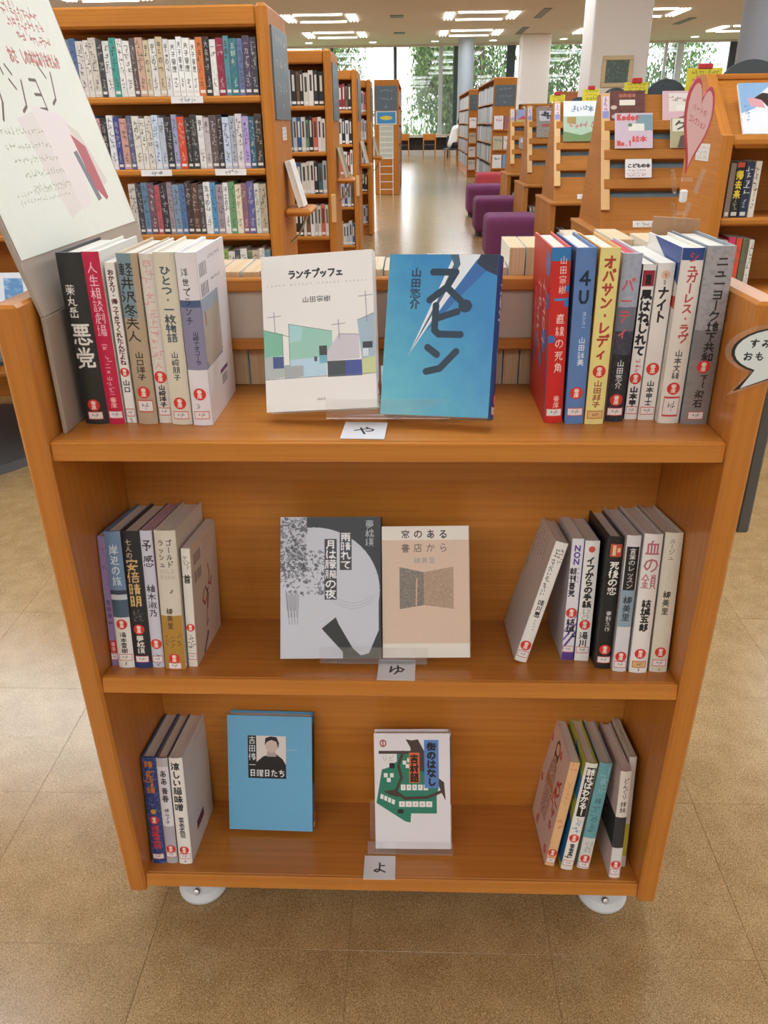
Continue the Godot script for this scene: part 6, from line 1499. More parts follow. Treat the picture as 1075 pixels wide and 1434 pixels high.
	var ys := [1.212, 0.953, 0.705, 0.445, 0.12]
	for q in [[-0.472, -4.65, 0.4, "second", 4], [-0.448, -6.7, 0.24, "third", 5], [-0.418, -8.4, 0.16, "fourth", 5]]:
		for k in q[4]:
			book_row(Transform3D(Basis(), Vector3(q[0] - 0.05, ys[k], q[1] - 0.025)), q[2], -1.0, "%s, %s left bookcase" % [rowname[k], q[3]], "books in the %s left bookcase" % q[3], 0.027, 0.19)
	# books leaning on the end ledges
	for q in [[-0.512, -2.85, "e6e4de", "white book leaning on the end ledge of the nearest left bookcase"], [-0.472, -4.9, "8a8a5a", "olive book leaning on the end ledge of the second left bookcase"], [-0.448, -6.95, "b8a890", "tan book leaning on the end ledge of the third left bookcase"], [-0.418, -8.65, "6a8a7a", "green book leaning on the end ledge of the fourth left bookcase"]]:
		var o := thing("book", q[3], "book", Vector3(q[0] + 0.078, 0.7895, q[1]), "books leaning on the bookcase ends")
		o.rotation.z = deg_to_rad(15)
		var cg := Geo.new()
		for s in [-1.0, 1.0]: cg.box(Vector3(s * 0.011 - 0.012, 0.099, 0), Vector3(0.002, 0.19, 0.134))
		cg.box(Vector3(-0.012, 0.099, -0.066), Vector3(0.023, 0.19, 0.002))
		obj("cover", [[cg, shade(q[2])]], o)
		var pg := Geo.new()
		pg.box(Vector3(-0.012, 0.099, 0.0), Vector3(0.0198, 0.186, 0.13))
		obj("pages", [[pg, M.pages]], o)

func build_right_shelf() -> void:
	var o := thing("display_bookcase", "wooden bookcase with sloping display top at the right edge", "bookcase", Vector3(1.15, 0, -2.4))
	var prof := PackedVector2Array([Vector2(0, 0), Vector2(0, 1.055), Vector2(-0.03, 1.06), Vector2(-0.3, 1.265), Vector2(-0.42, 1.265), Vector2(-0.42, 0)])
	for x in [0.0, 0.94]:
		var g := Geo.new()
		g.prism(prof, 0.0, 0.04, Transform3D(Basis(Vector3(0, 0, 1), Vector3(0, 1, 0), Vector3(-1, 0, 0)), Vector3(x + 0.04, 0, 0)))
		obj("end_panel", [[g, M.wood_case]], o)
	for y in [0.12, 0.5, 0.772]:
		boxpart("shelf", Vector3(0.49, y - 0.014, -0.21), Vector3(0.9, 0.028, 0.4), M.wood_case, o, 0.008)
	boxpart("display_ledge", Vector3(0.49, 1.035, -0.02), Vector3(0.9, 0.045, 0.06), M.wood_case, o, 0.015)
	boxpart("sloping_back", Vector3(0.49, 0.16, 0), Vector3(0.9, 0.33, 0.015), M.wood_case, o, 0.001, 0, frame(Vector3(0, 1.05, -0.06), -53))
	boxpart("top_board", Vector3(0.49, 1.255, -0.36), Vector3(0.9, 0.02, 0.12), M.wood_case, o, 0.003)
	boxpart("back_panel", Vector3(0.49, 0.6, -0.3), Vector3(0.9, 1.0, 0.012), M.wood_rack, o, 0.0)
	var wr := patch("b", 60, 40)
	fill(sheet_b, wr, 0, 0, 1, 1, Color("dcd8d2"))
	for k in 3: line(sheet_b, wr, "▯▯▯▯", 0.05, 0.95, 0.2 + 0.3 * k, 0.2, Color("9a968e"))
	card("notice", wr, 0.15, 0.06, 0.001, M.print_b, M.white, o).transform = frame(Vector3(-0.001, 0.965, -0.2), 0, -90)
	# dark half-round board on top
	var hd := Geo.new()
	hd.lathe(PackedVector2Array([Vector2(0.0, 0.0), Vector2(0.15, 0.0), Vector2(0.15, 0.012), Vector2(0.0, 0.012)]), 20, Transform3D(Basis(Vector3.RIGHT, PI / 2), Vector3(0, 0, 0)), PI, TAU)
	var hdo := obj("half_round_board", [[hd, M.slate_dark]])
	hdo.position = Vector3(1.37, 1.17, -2.835)
	tag(hdo, "dark half-round board standing on the right-hand display bookcase", "board", "half-round boards")
	# picture book with a cat
	var r := patch("b", 200, 150)
	fill(sheet_b, r, 0, 0, 1, 1, Color("e6e8ec"))
	poly(sheet_b, r, [[0, 0], [0.5, 0], [0.3, 0.2], [0.2, 0.5], [0, 0.6]], Color("8ab0d4"))
	poly(sheet_b, r, [[0.1, 0.3], [0.3, 0.28], [0.34, 0.5], [0.14, 0.46]], Color("d8a0a4"))
	poly(sheet_b, r, [[0.2, 0.3], [0.32, 0.2], [0.6, 0.24], [0.9, 0.5], [1, 0.75], [0.8, 0.7], [0.5, 0.6], [0.36, 0.45], [0.3, 0.34]], Color("3a302c"))
	poly(sheet_b, r, [[0.4, 0.22], [0.5, 0.27], [0.6, 0.22], [0.6, 0.36], [0.5, 0.31], [0.4, 0.36]], Color("d87a6a"))
	disc(sheet_b, r, 0.62, 0.1, 0.12, Color("ece6d8"))
	column(sheet_b, r, "▯▯▯▯", 0.08, 0.4, 0.75, 0.06, Color("6a8ab4"))
	var cb := card("picture_book", r, 0.26, 0.22, 0.012, M.print_b, M.white)
	cb.transform = frame(Vector3(1.36, 1.0595, -2.424), -40)
	tag(cb, "picture book with a dark cat and pink bow on the sloping display", "book")
	# books on its shelves
	var list := [[1.205, 0.772, 0.02, 0.19, "8a7a70", "", "brownish book half hidden by the post, on the upper shelf of the right bookcase"], [1.232, 0.772, 0.031, 0.193, "1d1c1e", "帰去来", "black book with yellow brush title in the right-hand bookcase"], [1.265, 0.772, 0.03, 0.194, "22304a", "▯▯▯▯▯", "navy book with white title in the right-hand bookcase"], [1.296, 0.772, 0.022, 0.196, "ddd6c8", "▯▯▯▯", "cream book at the right of the upper shelf of the right bookcase"],
		[1.215, 0.5, 0.03, 0.19, "c9a8a0", "▯▯", "pale pink book on the lower shelf of the right bookcase"], [1.246, 0.5, 0.026, 0.2, "d03a6a", "▯▯▯", "magenta book on the lower shelf of the right bookcase"], [1.273, 0.5, 0.022, 0.196, "d8503a", "▯▯", "orange-red book on the lower shelf of the right bookcase"], [1.298, 0.5, 0.022, 0.194, "6a6a50", "▯▯", "olive book on the lower shelf of the right bookcase"], [1.322, 0.5, 0.018, 0.19, "dcd8cc", "▯▯▯▯", "thin pale book on the lower shelf of the right bookcase"]]
	for k in list:
		var sr := patch("b", 30, 180)
		fill(sheet_b, sr, 0, 0, 1, 1, Color(k[4]))
		if k[5] == "帰去来":
			fill(sheet_b, sr, 0.05, 0.0, 0.95, 0.09, Color("c84a3a"))
			column(sheet_b, sr, k[5], 0.5, 0.14, 0.66, 0.95, Color("e2c83a"), 0.085)
			column(sheet_b, sr, "▯▯▯", 0.5, 0.7, 0.86, 0.5, Color("d8d2a8"), 0.07)
		elif k[5] != "":
			column(sheet_b, sr, k[5], 0.5, 0.08, 0.6, 0.7, Color("e8e6e0") if Color(k[4]).get_luminance() < 0.4 else Color("5a5850"), 0.06)
			column(sheet_b, sr, "▯▯▯", 0.5, 0.66, 0.84, 0.5, Color("d8d6d0") if Color(k[4]).get_luminance() < 0.4 else Color("6a6860"), 0.06)
		fill(sheet_b, sr, 0.15, 0.9, 0.85, 0.97, Color("d8d4cc"))
		var b := MeshInstance3D.new()
		b.name = numbered("book")
		b.mesh = shelf_book(k[2], k[3], 0.13, k[4], sr)
		add_child(b)
		b.position = Vector3(k[0] + 0.012, k[1] + 0.0004, -2.43)
		tag(b, k[6], "book", "books in the right-hand bookcase")

func rack_art(kind: int) -> Rect2i:
	var r := patch("b", 90, 116)
	var s := sheet_b
	match kind:
		0:
			fill(s, r, 0, 0, 1, 1, Color("6a4038"))
			mottle(s, r, 1.0, 0.05, Color("3a2420"))
			line(s, r, "unas", 0.25, 0.75, 0.14, 0.16, Color("b06a5a"), 0.12)
			fill(s, r, 0.28, 0.3, 0.72, 0.48, Color("e2dccc"))
			for k in [[0.12, 0.55], [0.45, 0.85], [0.7, 0.9], [0.15, 0.85]]: disc(s, r, k[0], k[1], 0.09, Color("c8b4b0"))
		1:
			fill(s, r, 0, 0, 1, 1, Color("cbb8c4"))
			fill(s, r, 0.55, 0.05, 1, 0.5, Color("7f9aa4"))
			line(s, r, "Kodor", 0.05, 0.65, 0.12, 0.18, Color("c8504c"), 0.11)
			fill(s, r, 0.36, 0.3, 0.78, 0.5, Color("e4e2d4"))
			disc(s, r, 0.4, 0.34, 0.06, Color("4a8a4a"))
			line(s, r, "No.1", 0.05, 0.45, 0.86, 0.16, Color("d0504a"), 0.1)
			line(s, r, "絵本", 0.45, 0.85, 0.74, 0.18, Color("d0504a"), 0.08)
		2:
			fill(s, r, 0, 0, 1, 1, Color("d4b0b4"))
			fill(s, r, 0.15, 0.08, 0.95, 0.7, Color("e0d6cc"))
			line(s, r, "▯▯▯▯▯", 0.2, 0.9, 0.28, 0.14, Color("a88a8a"), 0.08)
			fill(s, r, 0.35, 0.48, 0.8, 0.66, Color("e8e4d8"))
			poly(s, r, [[0.4, 0.9], [0.7, 0.78], [1, 0.8], [1, 1], [0.4, 1]], Color("7a5a4a"))
		3:
			fill(s, r, 0, 0, 1, 1, Color("a8a07a"))
			fill(s, r, 0.05, 0.02, 1, 0.45, Color("dad8c8"))
			line(s, r, "クー", 0.1, 0.9, 0.24, 0.3, Color("4a4a40"), 0.08)
			poly(s, r, [[0.2, 1], [0.3, 0.6], [0.7, 0.5], [1, 0.7], [1, 1]], Color("5a4640"))
		4:
			fill(s, r, 0, 0, 1, 1, Color("a9c0a8"))
			fill(s, r, 0, 0, 1, 0.38, Color("e0e4e6"))
			line(s, r, "▯い▯本", 0.2, 0.85, 0.2, 0.16, Color("6a7a8a"), 0.06)
			fill(s, r, 0.1, 0.4, 0.35, 0.55, Color("a88a4a"))
			line(s, r, "▯▯▯▯▯", 0.15, 0.85, 0.6, 0.12, Color("b8605a"), 0.08)
			poly(s, r, [[0, 0.75], [0.5, 0.85], [1, 0.7], [1, 1], [0, 1]], Color("6f8a58"))
		5:
			fill(s, r, 0, 0, 1, 1, Color("8f8a80"))
			fill(s, r, 0.1, 0.1, 0.9, 0.45, Color("c8c4d0"))
			line(s, r, "▯▯▯", 0.2, 0.8, 0.28, 0.24, Color("3a3a44"), 0.12)
			fill(s, r, 0.2, 0.55, 0.9, 0.65, Color("a85a58"))
			mottle(s, r, 0.6, 0.08, Color("6a4a4a"))
		6:
			fill(s, r, 0, 0, 1, 1, Color("8a8fb0"))
			poly(s, r, [[0, 0.9], [0.3, 0.5], [0.6, 0.6], [1, 0.4], [1, 1], [0, 1]], Color("b04a5a"))
			fill(s, r, 0, 0.8, 1, 1, Color("a8a060"))
		7:
			fill(s, r, 0, 0, 1, 1, Color("dcdcd6"))
			line(s, r, "▯▯▯", 0.2, 0.8, 0.3, 0.16, Color("6a8a7a"), 0.08)
		8:
			fill(s, r, 0, 0, 1, 1, Color("e0dcd8"))
			line(s, r, "こどもの本", 0.08, 0.95, 0.36, 0.22, Color("2a2826"), 0.08)
			for k in 3: line(s, r, "▯▯▯▯▯▯", 0.08, 0.8, 0.62 + 0.14 * k, 0.1, Color("a87a7a"), 0.06)
	return r

func build_racks() -> void:
	var arts := []
	for k in 9: arts.append(rack_art(k))
	var nth := ["nearest", "second", "third", "farthest"]
	var spots := [[1.0, -3.6], [1.03, -5.4], [1.06, -7.2], [1.09, -8.95]]
	var sr := patch("b", 24, 160)
	fill(sheet_b, sr, 0, 0, 1, 0.34, Color("d8cfe0"))
	fill(sheet_b, sr, 0, 0.34, 1, 0.5, Color("8f8fc8"))
	fill(sheet_b, sr, 0, 0.5, 1, 1, Color("e0b478"))
	column(sheet_b, sr, "▯▯▯", 0.5, 0.03, 0.32, 0.6, Color("a85a6a"), 0.08)
	for i in 4:
		var o := thing("picture_book_rack", "%s sloping wooden rack of picture books on the right" % nth[i], "rack", Vector3(spots[i][0], 0, spots[i][1]))
		var wide := 0.95 if i == 0 else 0.8
		# low cabinet
		for x in [0.02, wide - 0.02]: boxpart("cabinet_side", Vector3(x, 0.28, -0.4), Vector3(0.04, 0.56, 0.78), M.wood_rack, o, 0.003, 1)
		boxpart("cabinet_top", Vector3(wide / 2, 0.565, -0.4), Vector3(wide + 0.01, 0.022, 0.8), M.wood_rack, o, 0.005)
		boxpart("cabinet_floor", Vector3(wide / 2, 0.06, -0.4), Vector3(wide - 0.08, 0.03, 0.76), M.wood_rack, o, 0.0)
		boxpart("cabinet_back", Vector3(wide / 2, 0.3, -0.55), Vector3(wide - 0.08, 0.5, 0.012), M.wood_rack, o, 0.0)
		# sloping upper part
		var prof := PackedVector2Array([Vector2(-0.17, 0.577), Vector2(-0.5, 1.235), Vector2(-0.58, 1.235), Vector2(-0.79, 0.577)])
		for x in [0.055, wide - 0.015]:
			var g := Geo.new()
			g.prism(prof, 0.0, 0.02, Transform3D(Basis(Vector3(0, 0, 1), Vector3(0, 1, 0), Vector3(-1, 0, 0)), Vector3(x + 0.01, 0, 0)))
			obj("end_panel", [[g, M.wood_rack]], o)
		var sl := frame(Vector3(0, 0.577, -0.17), -26.6)
		var long := 0.736
		boxpart("backing", Vector3(wide / 2, long / 2, -0.02), Vector3(wide - 0.12, long, 0.01), M.slate, o, 0.0, 0, sl)
		for k in [[0.0, 0.176], [0.213, 0.335], [0.372, 0.493], [0.53, 0.736]]:
			boxpart("panel", Vector3(wide / 2, (k[0] + k[1]) / 2, -0.01), Vector3(wide - 0.12, k[1] - k[0], 0.012), M.wood_rack, o, 0.001, 0, sl)
		for y in [0.2395, 0.3985, 0.5565]:
			boxpart("lip", Vector3(wide / 2, y, 0.012), Vector3(wide - 0.12, 0.053, 0.024), M.wood_rack, o, 0.003, 0, sl)
		boxpart("edge_strip", Vector3(0.068, long / 2 + 0.05, 0.014), Vector3(0.046, long - 0.1, 0.012), M.wood_pale, o, 0.002, 1, sl)
		var lab := card("strip_label", sr, 0.034, 0.24, 0.001, M.print_b, M.white, o)
		lab.transform = sl * Transform3D(Basis(), Vector3(0.068, long - 0.26, 0.0215))
		for x in [0.3, 0.5]:
			var nr := patch("b", 60, 14)
			fill(sheet_b, nr, 0, 0, 1, 1, Color("dcdad4"))
			line(sheet_b, nr, "▯▯▯▯▯", 0.1, 0.9, 0.5, 0.5, Color("8a8880"))
			card("shelf_label", nr, 0.16, 0.035, 0.001, M.print_b, M.white, o).transform = sl * Transform3D(Basis(), Vector3(x, 0.012, -0.002))
		# picture books standing on the lips
		var plan: Array = [
			[[0, 0.185, 0.5845, 0.19, 0.165, "brown magazine on the top lip of the nearest picture book rack"], [2, 0.48, 0.5845, 0.21, 0.16, "pink picture book on the top lip of the nearest rack"], [1, 0.215, 0.4265, 0.2, 0.19, "mauve magazine with red lettering on the nearest rack"], [3, 0.5, 0.4265, 0.18, 0.16, "green and white picture book beside the heart sign on the nearest rack"], [8, 0.24, 0.2675, 0.14, 0.1, "small white notice with black lettering on the lowest lip of the nearest rack"]],
			[[4, 0.24, 0.4265, 0.26, 0.3, "large green and white picture book on the second rack"]],
			[[5, 0.25, 0.4265, 0.24, 0.28, "grey and mauve picture book on the third rack"]],
			[[6, 0.23, 0.5845, 0.24, 0.14, "blue and red picture book on the top lip of the farthest rack"], [7, 0.27, 0.4265, 0.14, 0.14, "small white picture book on the farthest rack"], [5, 0.24, 0.2675, 0.2, 0.13, "dark picture book on the lowest lip of the farthest rack"]]][i]
		for p in plan:
			var b := card("picture_book" if p[0] != 8 else "notice", arts[p[0]], p[3], p[4], 0.006, M.print_b, M.white)
			b.transform = Transform3D(Basis(), o.position) * sl * Transform3D(Basis(), Vector3(p[1], p[2], 0.0345 if p[2] < 0.5 else 0.014))
			tag(b, p[5], "book" if p[0] != 8 else "notice", "picture books on the racks" if p[0] != 8 else "")
		# books in the cabinet
		for k in [[], [0.14, 0.17, 0.42], [0.12, 0.15, 0.18, 0.22, 0.26], [0.12, 0.16, 0.2, 0.25]][i].size():
			var xk: float = [[], [0.14, 0.17, 0.42], [0.12, 0.15, 0.18, 0.22, 0.26], [0.12, 0.16, 0.2, 0.25]][i][k]
			var b := MeshInstance3D.new()
			b.name = numbered("picture_book")
			b.mesh = shelf_book(0.018, 0.3, 0.22, ["d8d4c0", "a8b090", "e0dcd4", "b0a8a0", "8a94a8"][k])
			add_child(b)
			b.transform = Transform3D(Basis(Vector3.BACK, deg_to_rad(7)), Vector3(spots[i][0] + xk, 0.0775, spots[i][1] - 0.1))
			tag(b, "thin picture book in the cabinet of the %s rack, %s from the left" % [nth[i], ORDINAL[k]], "book", "picture books in the rack cabinets")
	# yellow notices with red clips, dark half-round boards along the tops
	var yr := patch("b", 90, 56)
	fill(sheet_b, yr, 0, 0, 1, 1, Color("e2d63c"))
	line(sheet_b, yr, "▯▯▯▯▯▯▯", 0.08, 0.92, 0.2, 0.14, Color("6a5a3a"), 0.06)
	line(sheet_b, yr, "▯▯▯▯▯▯", 0.14, 0.86, 0.45, 0.14, Color("a8503a"), 0.06)
	line(sheet_b, yr, "▯ー▯▯▯", 0.2, 0.9, 0.75, 0.22, Color("5a4a3a"), 0.07)
	for k in [[1.25, 1.238, -4.17, 0.13, 0.058, "yellow notice with red clip on the nearest rack's left end"], [1.61, 1.24, -4.17, 0.19, 0.12, "large yellow notice with red clip behind the heart sign"], [1.36, 1.238, -5.98, 0.125, 0.085, "yellow notice with red clip on the second rack, beside the white column"], [1.11, 1.238, -5.97, 0.115, 0.05, "small yellow notice with red clip at the second rack's left end"]]:
		var o := thing("yellow_notice", k[5], "notice", Vector3(k[0], k[1], k[2]), "yellow notices on the racks")
		card("sheet", yr, k[3], k[4], 0.001, M.print_b, shade("e2d63c"), o)
		var cg := Geo.new()
		cg.box(Vector3(0, k[4] + 0.008, 0), Vector3(k[3] * 0.42, 0.026, 0.014), 0.004)
		obj("clip", [[cg, shade("c03038", 0.35)]], o)
	for k in [[1.15, -4.22, 0.085, "small dark half-round board on the nearest rack, left of the yellow notice"], [1.425, -4.22, 0.125, "large dark half-round board on the nearest rack"], [1.28, -6.02, 0.085, "dark half-round board on the second rack"]]:
		var hd := Geo.new()
		hd.lathe(PackedVector2Array([Vector2(0.0, 0.0), Vector2(k[2], 0.0), Vector2(k[2], 0.012), Vector2(0.0, 0.012)]), 20, Transform3D(Basis(Vector3.RIGHT, PI / 2), Vector3.ZERO), PI, TAU)
		var h := obj("half_round_board", [[hd, M.slate_dark]])
		h.position = Vector3(k[0], 1.187, k[1])
		tag(h, k[3], "board", "half-round boards")

func build_stools() -> void:
	var proto: Node3D = null
	for k in [[0.89, -6.58, "70335a", "nearest purple cube stool beside the aisle"], [0.92, -8.42, "70335a", "second purple cube stool beside the aisle"], [0.955, -10.35, "70335a", "third purple cube stool beside the aisle"], [1.26, -13.0, "b04048", "red cube stool beyond the purple ones"]]:
		var o := thing("cube_stool", k[3], "stool", Vector3(k[0], 0, k[1]), "cube stools along the aisle")
		var cu := Geo.new()
		cu.rbox(Vector3(0, 0.2125, 0), Vector3(0.47, 0.345, 0.47), 0.05)
		obj("cushion", [[cu, shade(k[2], 0.9)]], o)
		for x in [-1.0, 1.0]:
			for z in [-1.0, 1.0]:
				var g := Geo.new()
				g.lathe(PackedVector2Array([Vector2(0.018, 0), Vector2(0.022, 0.042)]), 10, Transform3D(Basis(), Vector3(x * 0.18, 0, z * 0.18)))
				obj("foot", [[g, shade("2a2628")]], o)

func tall_case(label: String, at: Vector3, w: float, length: float, side: float) -> Node3D:
	# a double bookcase whose narrow end faces the camera; «side» is the side that faces the aisle
	var o := thing("bookcase", label, "bookcase", at)
	boxpart("end_panel", Vector3(w / 2, 0.875, -0.02), Vector3(w, 1.75, 0.04), M.wood_case, o, 0.01, 1)
	boxpart("end_panel", Vector3(w / 2, 0.875, -length + 0.02), Vector3(w, 1.75, 0.04), M.wood_case, o, 0.01, 1)
	boxpart("back_panel", Vector3(w / 2, 0.85, -length / 2), Vector3(0.02, 1.6, length - 0.08), M.wood_case, o, 0.0)
	var ys := [0.2, 0.5, 0.8, 1.1, 1.4]
	for y in ys: boxpart("shelf", Vector3(w / 2, y - 0.012, -length / 2), Vector3(w - 0.02, 0.024, length - 0.08), M.wood_case, o, 0.0)
	boxpart("top_board", Vector3(w / 2, 1.735, -length / 2), Vector3(w - 0.01, 0.024, length - 0.08), M.wood_case, o, 0.0)
	boxpart("plinth", Vector3(w / 2, 0.08, -length / 2), Vector3(w - 0.05, 0.16, length - 0.08), M.wood_case, o, 0.0)
	for k in ys.size():
		var edge: float = at.x + (w - 0.012 if side > 0.0 else 0.012)
		far_row(Transform3D(Basis(Vector3.UP, PI / 2 * side), Vector3(edge, at.y + ys[k], at.z - 0.05)), length - 0.1, side, 0.04, 0.24)
	return o

func build_far() -> void:
	# left: end panel with a poster and a wire leaflet rack
	var a := tall_case("tall bookcase with a blue poster on its end, far left of the aisle", Vector3(-0.63, 0, -13.9), 0.41, 3.2, 1.0)
	plaque(a.get_child(0), 0.36, 0.36, Transform3D(Basis(), Vector3(0.2, 1.3, 0.0145)), 2)
	var pr := patch("b", 90, 56)
	fill(sheet_b, pr, 0, 0, 1, 1, Color("dce8f0"))
	fill(sheet_b, pr, 0.05, 0.07, 0.95, 0.93, Color("3f8cc0"))
	disc(sheet_b, pr, 0.5, 0.5, 0.3, Color("d8c848"), 0.32)
	card("poster", pr, 0.34, 0.2, 0.004, M.print_b, M.white, a.get_child(0)).transform = Transform3D(Basis(), Vector3(0.2, 1.09, 0.007))
	var nr := patch("b", 60, 140)
	fill(sheet_b, nr, 0, 0, 1, 1, Color("c9ccc0"))
	for k in 6:
		fill(sheet_b, nr, 0.02, 0.01 + k * 0.165, 0.98, 0.03 + k * 0.165, Color("e4e4dc"))
		for q in 3: line(sheet_b, nr, "▯▯▯▯▯▯", 0.1, 0.9, 0.06 + k * 0.165 + 0.035 * q, 0.02, Color("8f968c"))
	card("notice", nr, 0.24, 0.5, 0.002, M.print_b, M.white, a.get_child(0)).transform = Transform3D(Basis(), Vector3(0.2, 0.58, 0.006))
	var wr := thing("wire_rack", "white wire leaflet rack in front of the far left bookcase", "rack", Vector3(-0.43, 0, -13.72))
	for x in [-0.11, 0.11]:
		var g := Geo.new()
		g.tube([Vector3(x, 0.0, 0), Vector3(x, 0.62, 0)], 0.006, 6)
		obj("upright", [[g, M.white]], wr)
	for y in [0.1, 0.22, 0.34, 0.46, 0.58]:
		var g := Geo.new()
		g.tube([Vector3(-0.11, y, 0), Vector3(0.11, y, 0)], 0.006, 6)
		obj("wire", [[g, M.white]], wr)
	# right: two cases with books shown face out on their ends
	for q in [[1.308, -13.7, "near one of the two tall bookcases beyond the right-hand racks", "near right aisle bookcase", 3.6], [1.213, -18.6, "far one of the two tall bookcases beyond the right-hand racks", "far right aisle bookcase", 4.2]]:
		var c := tall_case(q[2], Vector3(q[0], 0, q[1]), 0.37, q[4], -1.0)
		plaque(c.get_child(0), 0.33, 0.3, Transform3D(Basis(), Vector3(0.185, 1.34, 0.0145)), 2)
		var n := 0
		for y in [1.0, 0.7, 0.42, 0.16]:
			boxpart("display_ledge", Vector3(0.185, y - 0.012, 0.035), Vector3(0.35, 0.022, 0.07), M.wood_case, c.get_child(0), 0.004)
			for x in [0.1, 0.27]:
				var r := patch("b", 36, 50)
				var col: String = [["e4e0e0", "9a5a50"], ["b8b090", "d8d8d0"], ["dcdcda", "5aa0c4"], ["d0ccc4", "c4b8a8"]][n / 2][n % 2]
				fill(sheet_b, r, 0, 0, 1, 1, Color(col))
				line(sheet_b, r, "▯▯▯", 0.15, 0.85, 0.3, 0.2, Color("a8605a") if n % 3 == 0 else Color("5a6a70"), 0.08)
				var b := card("display_book", r, 0.15, 0.2, 0.014, M.print_b, M.white)
				b.transform = frame(Vector3(q[0] + x, y + 0.0005, q[1] + 0.05), -8)
				tag(b, "face-out book, end of the %s, %s row from top, %s" % [q[3], ORDINAL[n / 2], "left" if n % 2 == 0 else "right"], "book", "books shown face out on the far bookcase ends")
				n += 1
	# low case with an orange board behind the racks
	var lc := thing("low_bookcase", "low bookcase with grey books behind the picture book racks", "bookcase", Vector3(2.65, 0, -16.2))
	boxpart("body", Vector3(0, 0.6, -0.15), Vector3(1.1, 1.2, 0.3), M.wood_case, lc, 0.0)
	boxpart("top_board", Vector3(0, 1.39, -0.15), Vector3(1.2, 0.04, 0.36), M.wood_case, lc, 0.006)
	for x in [-0.58, 0.58]: boxpart("end_panel", Vector3(x, 0.7, -0.15), Vector3(0.04, 1.4, 0.36), M.wood_case, lc, 0.004, 1)
	far_row(Transform3D(Basis(), Vector3(2.1, 1.2, -16.17)), 1.1, 1.0, 0.045, 0.16)
	var pairs := []
	for col in far_books: pairs.append([far_books[col], shade(col)])
	var fb := obj("far_shelf_books", pairs)
	fb.set_meta("kind", "stuff")
	tag(fb, "rows of small distant books in the far bookcases", "books")
	var sg := Geo.new()
	sg.box(Vector3(0, 0.1, 0), Vector3(0.42, 0.2, 0.03), 0.01)
	tag(obj("sign_board", [[sg, M.wood_rail]]), "orange wooden sign board standing on the low bookcase", "sign").position = Vector3(3.0, 1.4105, -16.25)
	# painting on the white column
	var pt := thing("painting", "small framed landscape painting on the white column", "painting", Vector3(3.08, 1.56, -12.965))
	var ar := patch("b", 90, 80)
	fill(sheet_b, ar, 0, 0, 1, 1, Color("4a5a50"))
	mottle(sheet_b, ar, 1.2, 0.06, Color("7a8a7a"))
	card("canvas", ar, 0.34, 0.3, 0.02, M.print_b, M.white, pt).transform.origin = Vector3(0, 0.06, 0.0)
	for v in [[0, 0.03, 0.46, 0.06], [0, 0.39, 0.46, 0.06], [-0.2, 0.21, 0.06, 0.3], [0.2, 0.21, 0.06, 0.3]]:
		boxpart("frame_side", Vector3(v[0], v[1], 0), Vector3(v[2], v[3], 0.035), shade("c8b088", 0.5), pt, 0.008)
	# reading desk, chairs and a reader by the windows
	var dk := thing("reading_desk", "long reading desk under the far windows", "desk", Vector3(0.2, 0, -29.6))
	boxpart("desk_top", Vector3(0, 0.72, 0), Vector3(2.2, 0.035, 0.7), shade("b9a88a"), dk, 0.006)
	for x in [-1.0, 1.0]: boxpart("desk_leg", Vector3(x, 0.355, 0), Vector3(0.05, 0.69, 0.6), shade("3a2a20"), dk, 0.004)
	boxpart("modesty_panel", Vector3(0, 0.45, -0.25), Vector3(1.94, 0.4, 0.02), shade("2a2422"), dk, 0.0)
	for k in [[-0.35, -29.0, 0.0, "wooden chair at the left of the far reading desk"], [0.55, -29.0, 0.0, "wooden chair at the right of the far reading desk"], [1.15, -24.2, 1.9, "wooden chair under the reader in white"]]:
		var ch := thing("chair", k[3], "chair", Vector3(k[0], 0, k[1]), "wooden reading chairs")
		ch.rotation.y = k[2]
		boxpart("seat", Vector3(0, 0.43, 0), Vector3(0.44, 0.04, 0.42), shade("2e2a2c"), ch, 0.008)
		for x in [-0.2, 0.2]:
			boxpart("leg", Vector3(x, 0.2, -0.18), Vector3(0.035, 0.4, 0.035), M.wood_case, ch, 0.003, 1)
			boxpart("leg", Vector3(x, 0.4, 0.2), Vector3(0.035, 0.8, 0.035), M.wood_case, ch, 0.003, 1)
		boxpart("backrest", Vector3(0, 0.68, 0.2), Vector3(0.37, 0.2, 0.025), M.wood_case, ch, 0.006)
	build_reader()
	# beyond the trolley's left side: leaflets on a low dark table
	var lt := thing("low_table", "low round dark table left of the trolley", "table", Vector3(-1.75, 0, -2.02))
	var tt := Geo.new()
	tt.lathe(PackedVector2Array([Vector2(0, 0.42), Vector2(0.49, 0.42), Vector2(0.5, 0.41), Vector2(0.5, 0.395), Vector2(0, 0.39)]), 40)
	obj("table_top", [[tt, shade("3a3836")]], lt)
	var tb := Geo.new()
	tb.lathe(PackedVector2Array([Vector2(0.05, 0.39), Vector2(0.05, 0.05), Vector2(0.42, 0.03), Vector2(0.43, 0.0)]), 40)
	obj("pedestal", [[tb, shade("4a4846")]], lt)
	var lr := patch("b", 120, 80)
	fill(sheet_b, lr, 0, 0, 1, 1, Color("d8dce0"))
	for k in 5: fill(sheet_b, lr, 0.04 + 0.19 * k, 0.1, 0.18 + 0.19 * k, 0.9, Color(["6a9cc4", "c8d0d4", "88a8b8", "d8d4b8", "5a8ab8"][k]))
	mottle(sheet_b, lr, 0.9, 0.08, Color("e4e6e8"))
	var lf := thing("leaflet_stand", "stand of blue and white leaflets left of the trolley", "leaflet stand", Vector3(-1.62, 0.4205, -2.1))
	card("leaflets", lr, 0.5, 0.2, 0.01, M.print_b, M.white, lf).transform = frame(Vector3(0, 0.02, 0.02), -15)
	boxpart("base", Vector3(0, 0.011, 0), Vector3(0.52, 0.022, 0.1), M.wood_case, lf, 0.003)

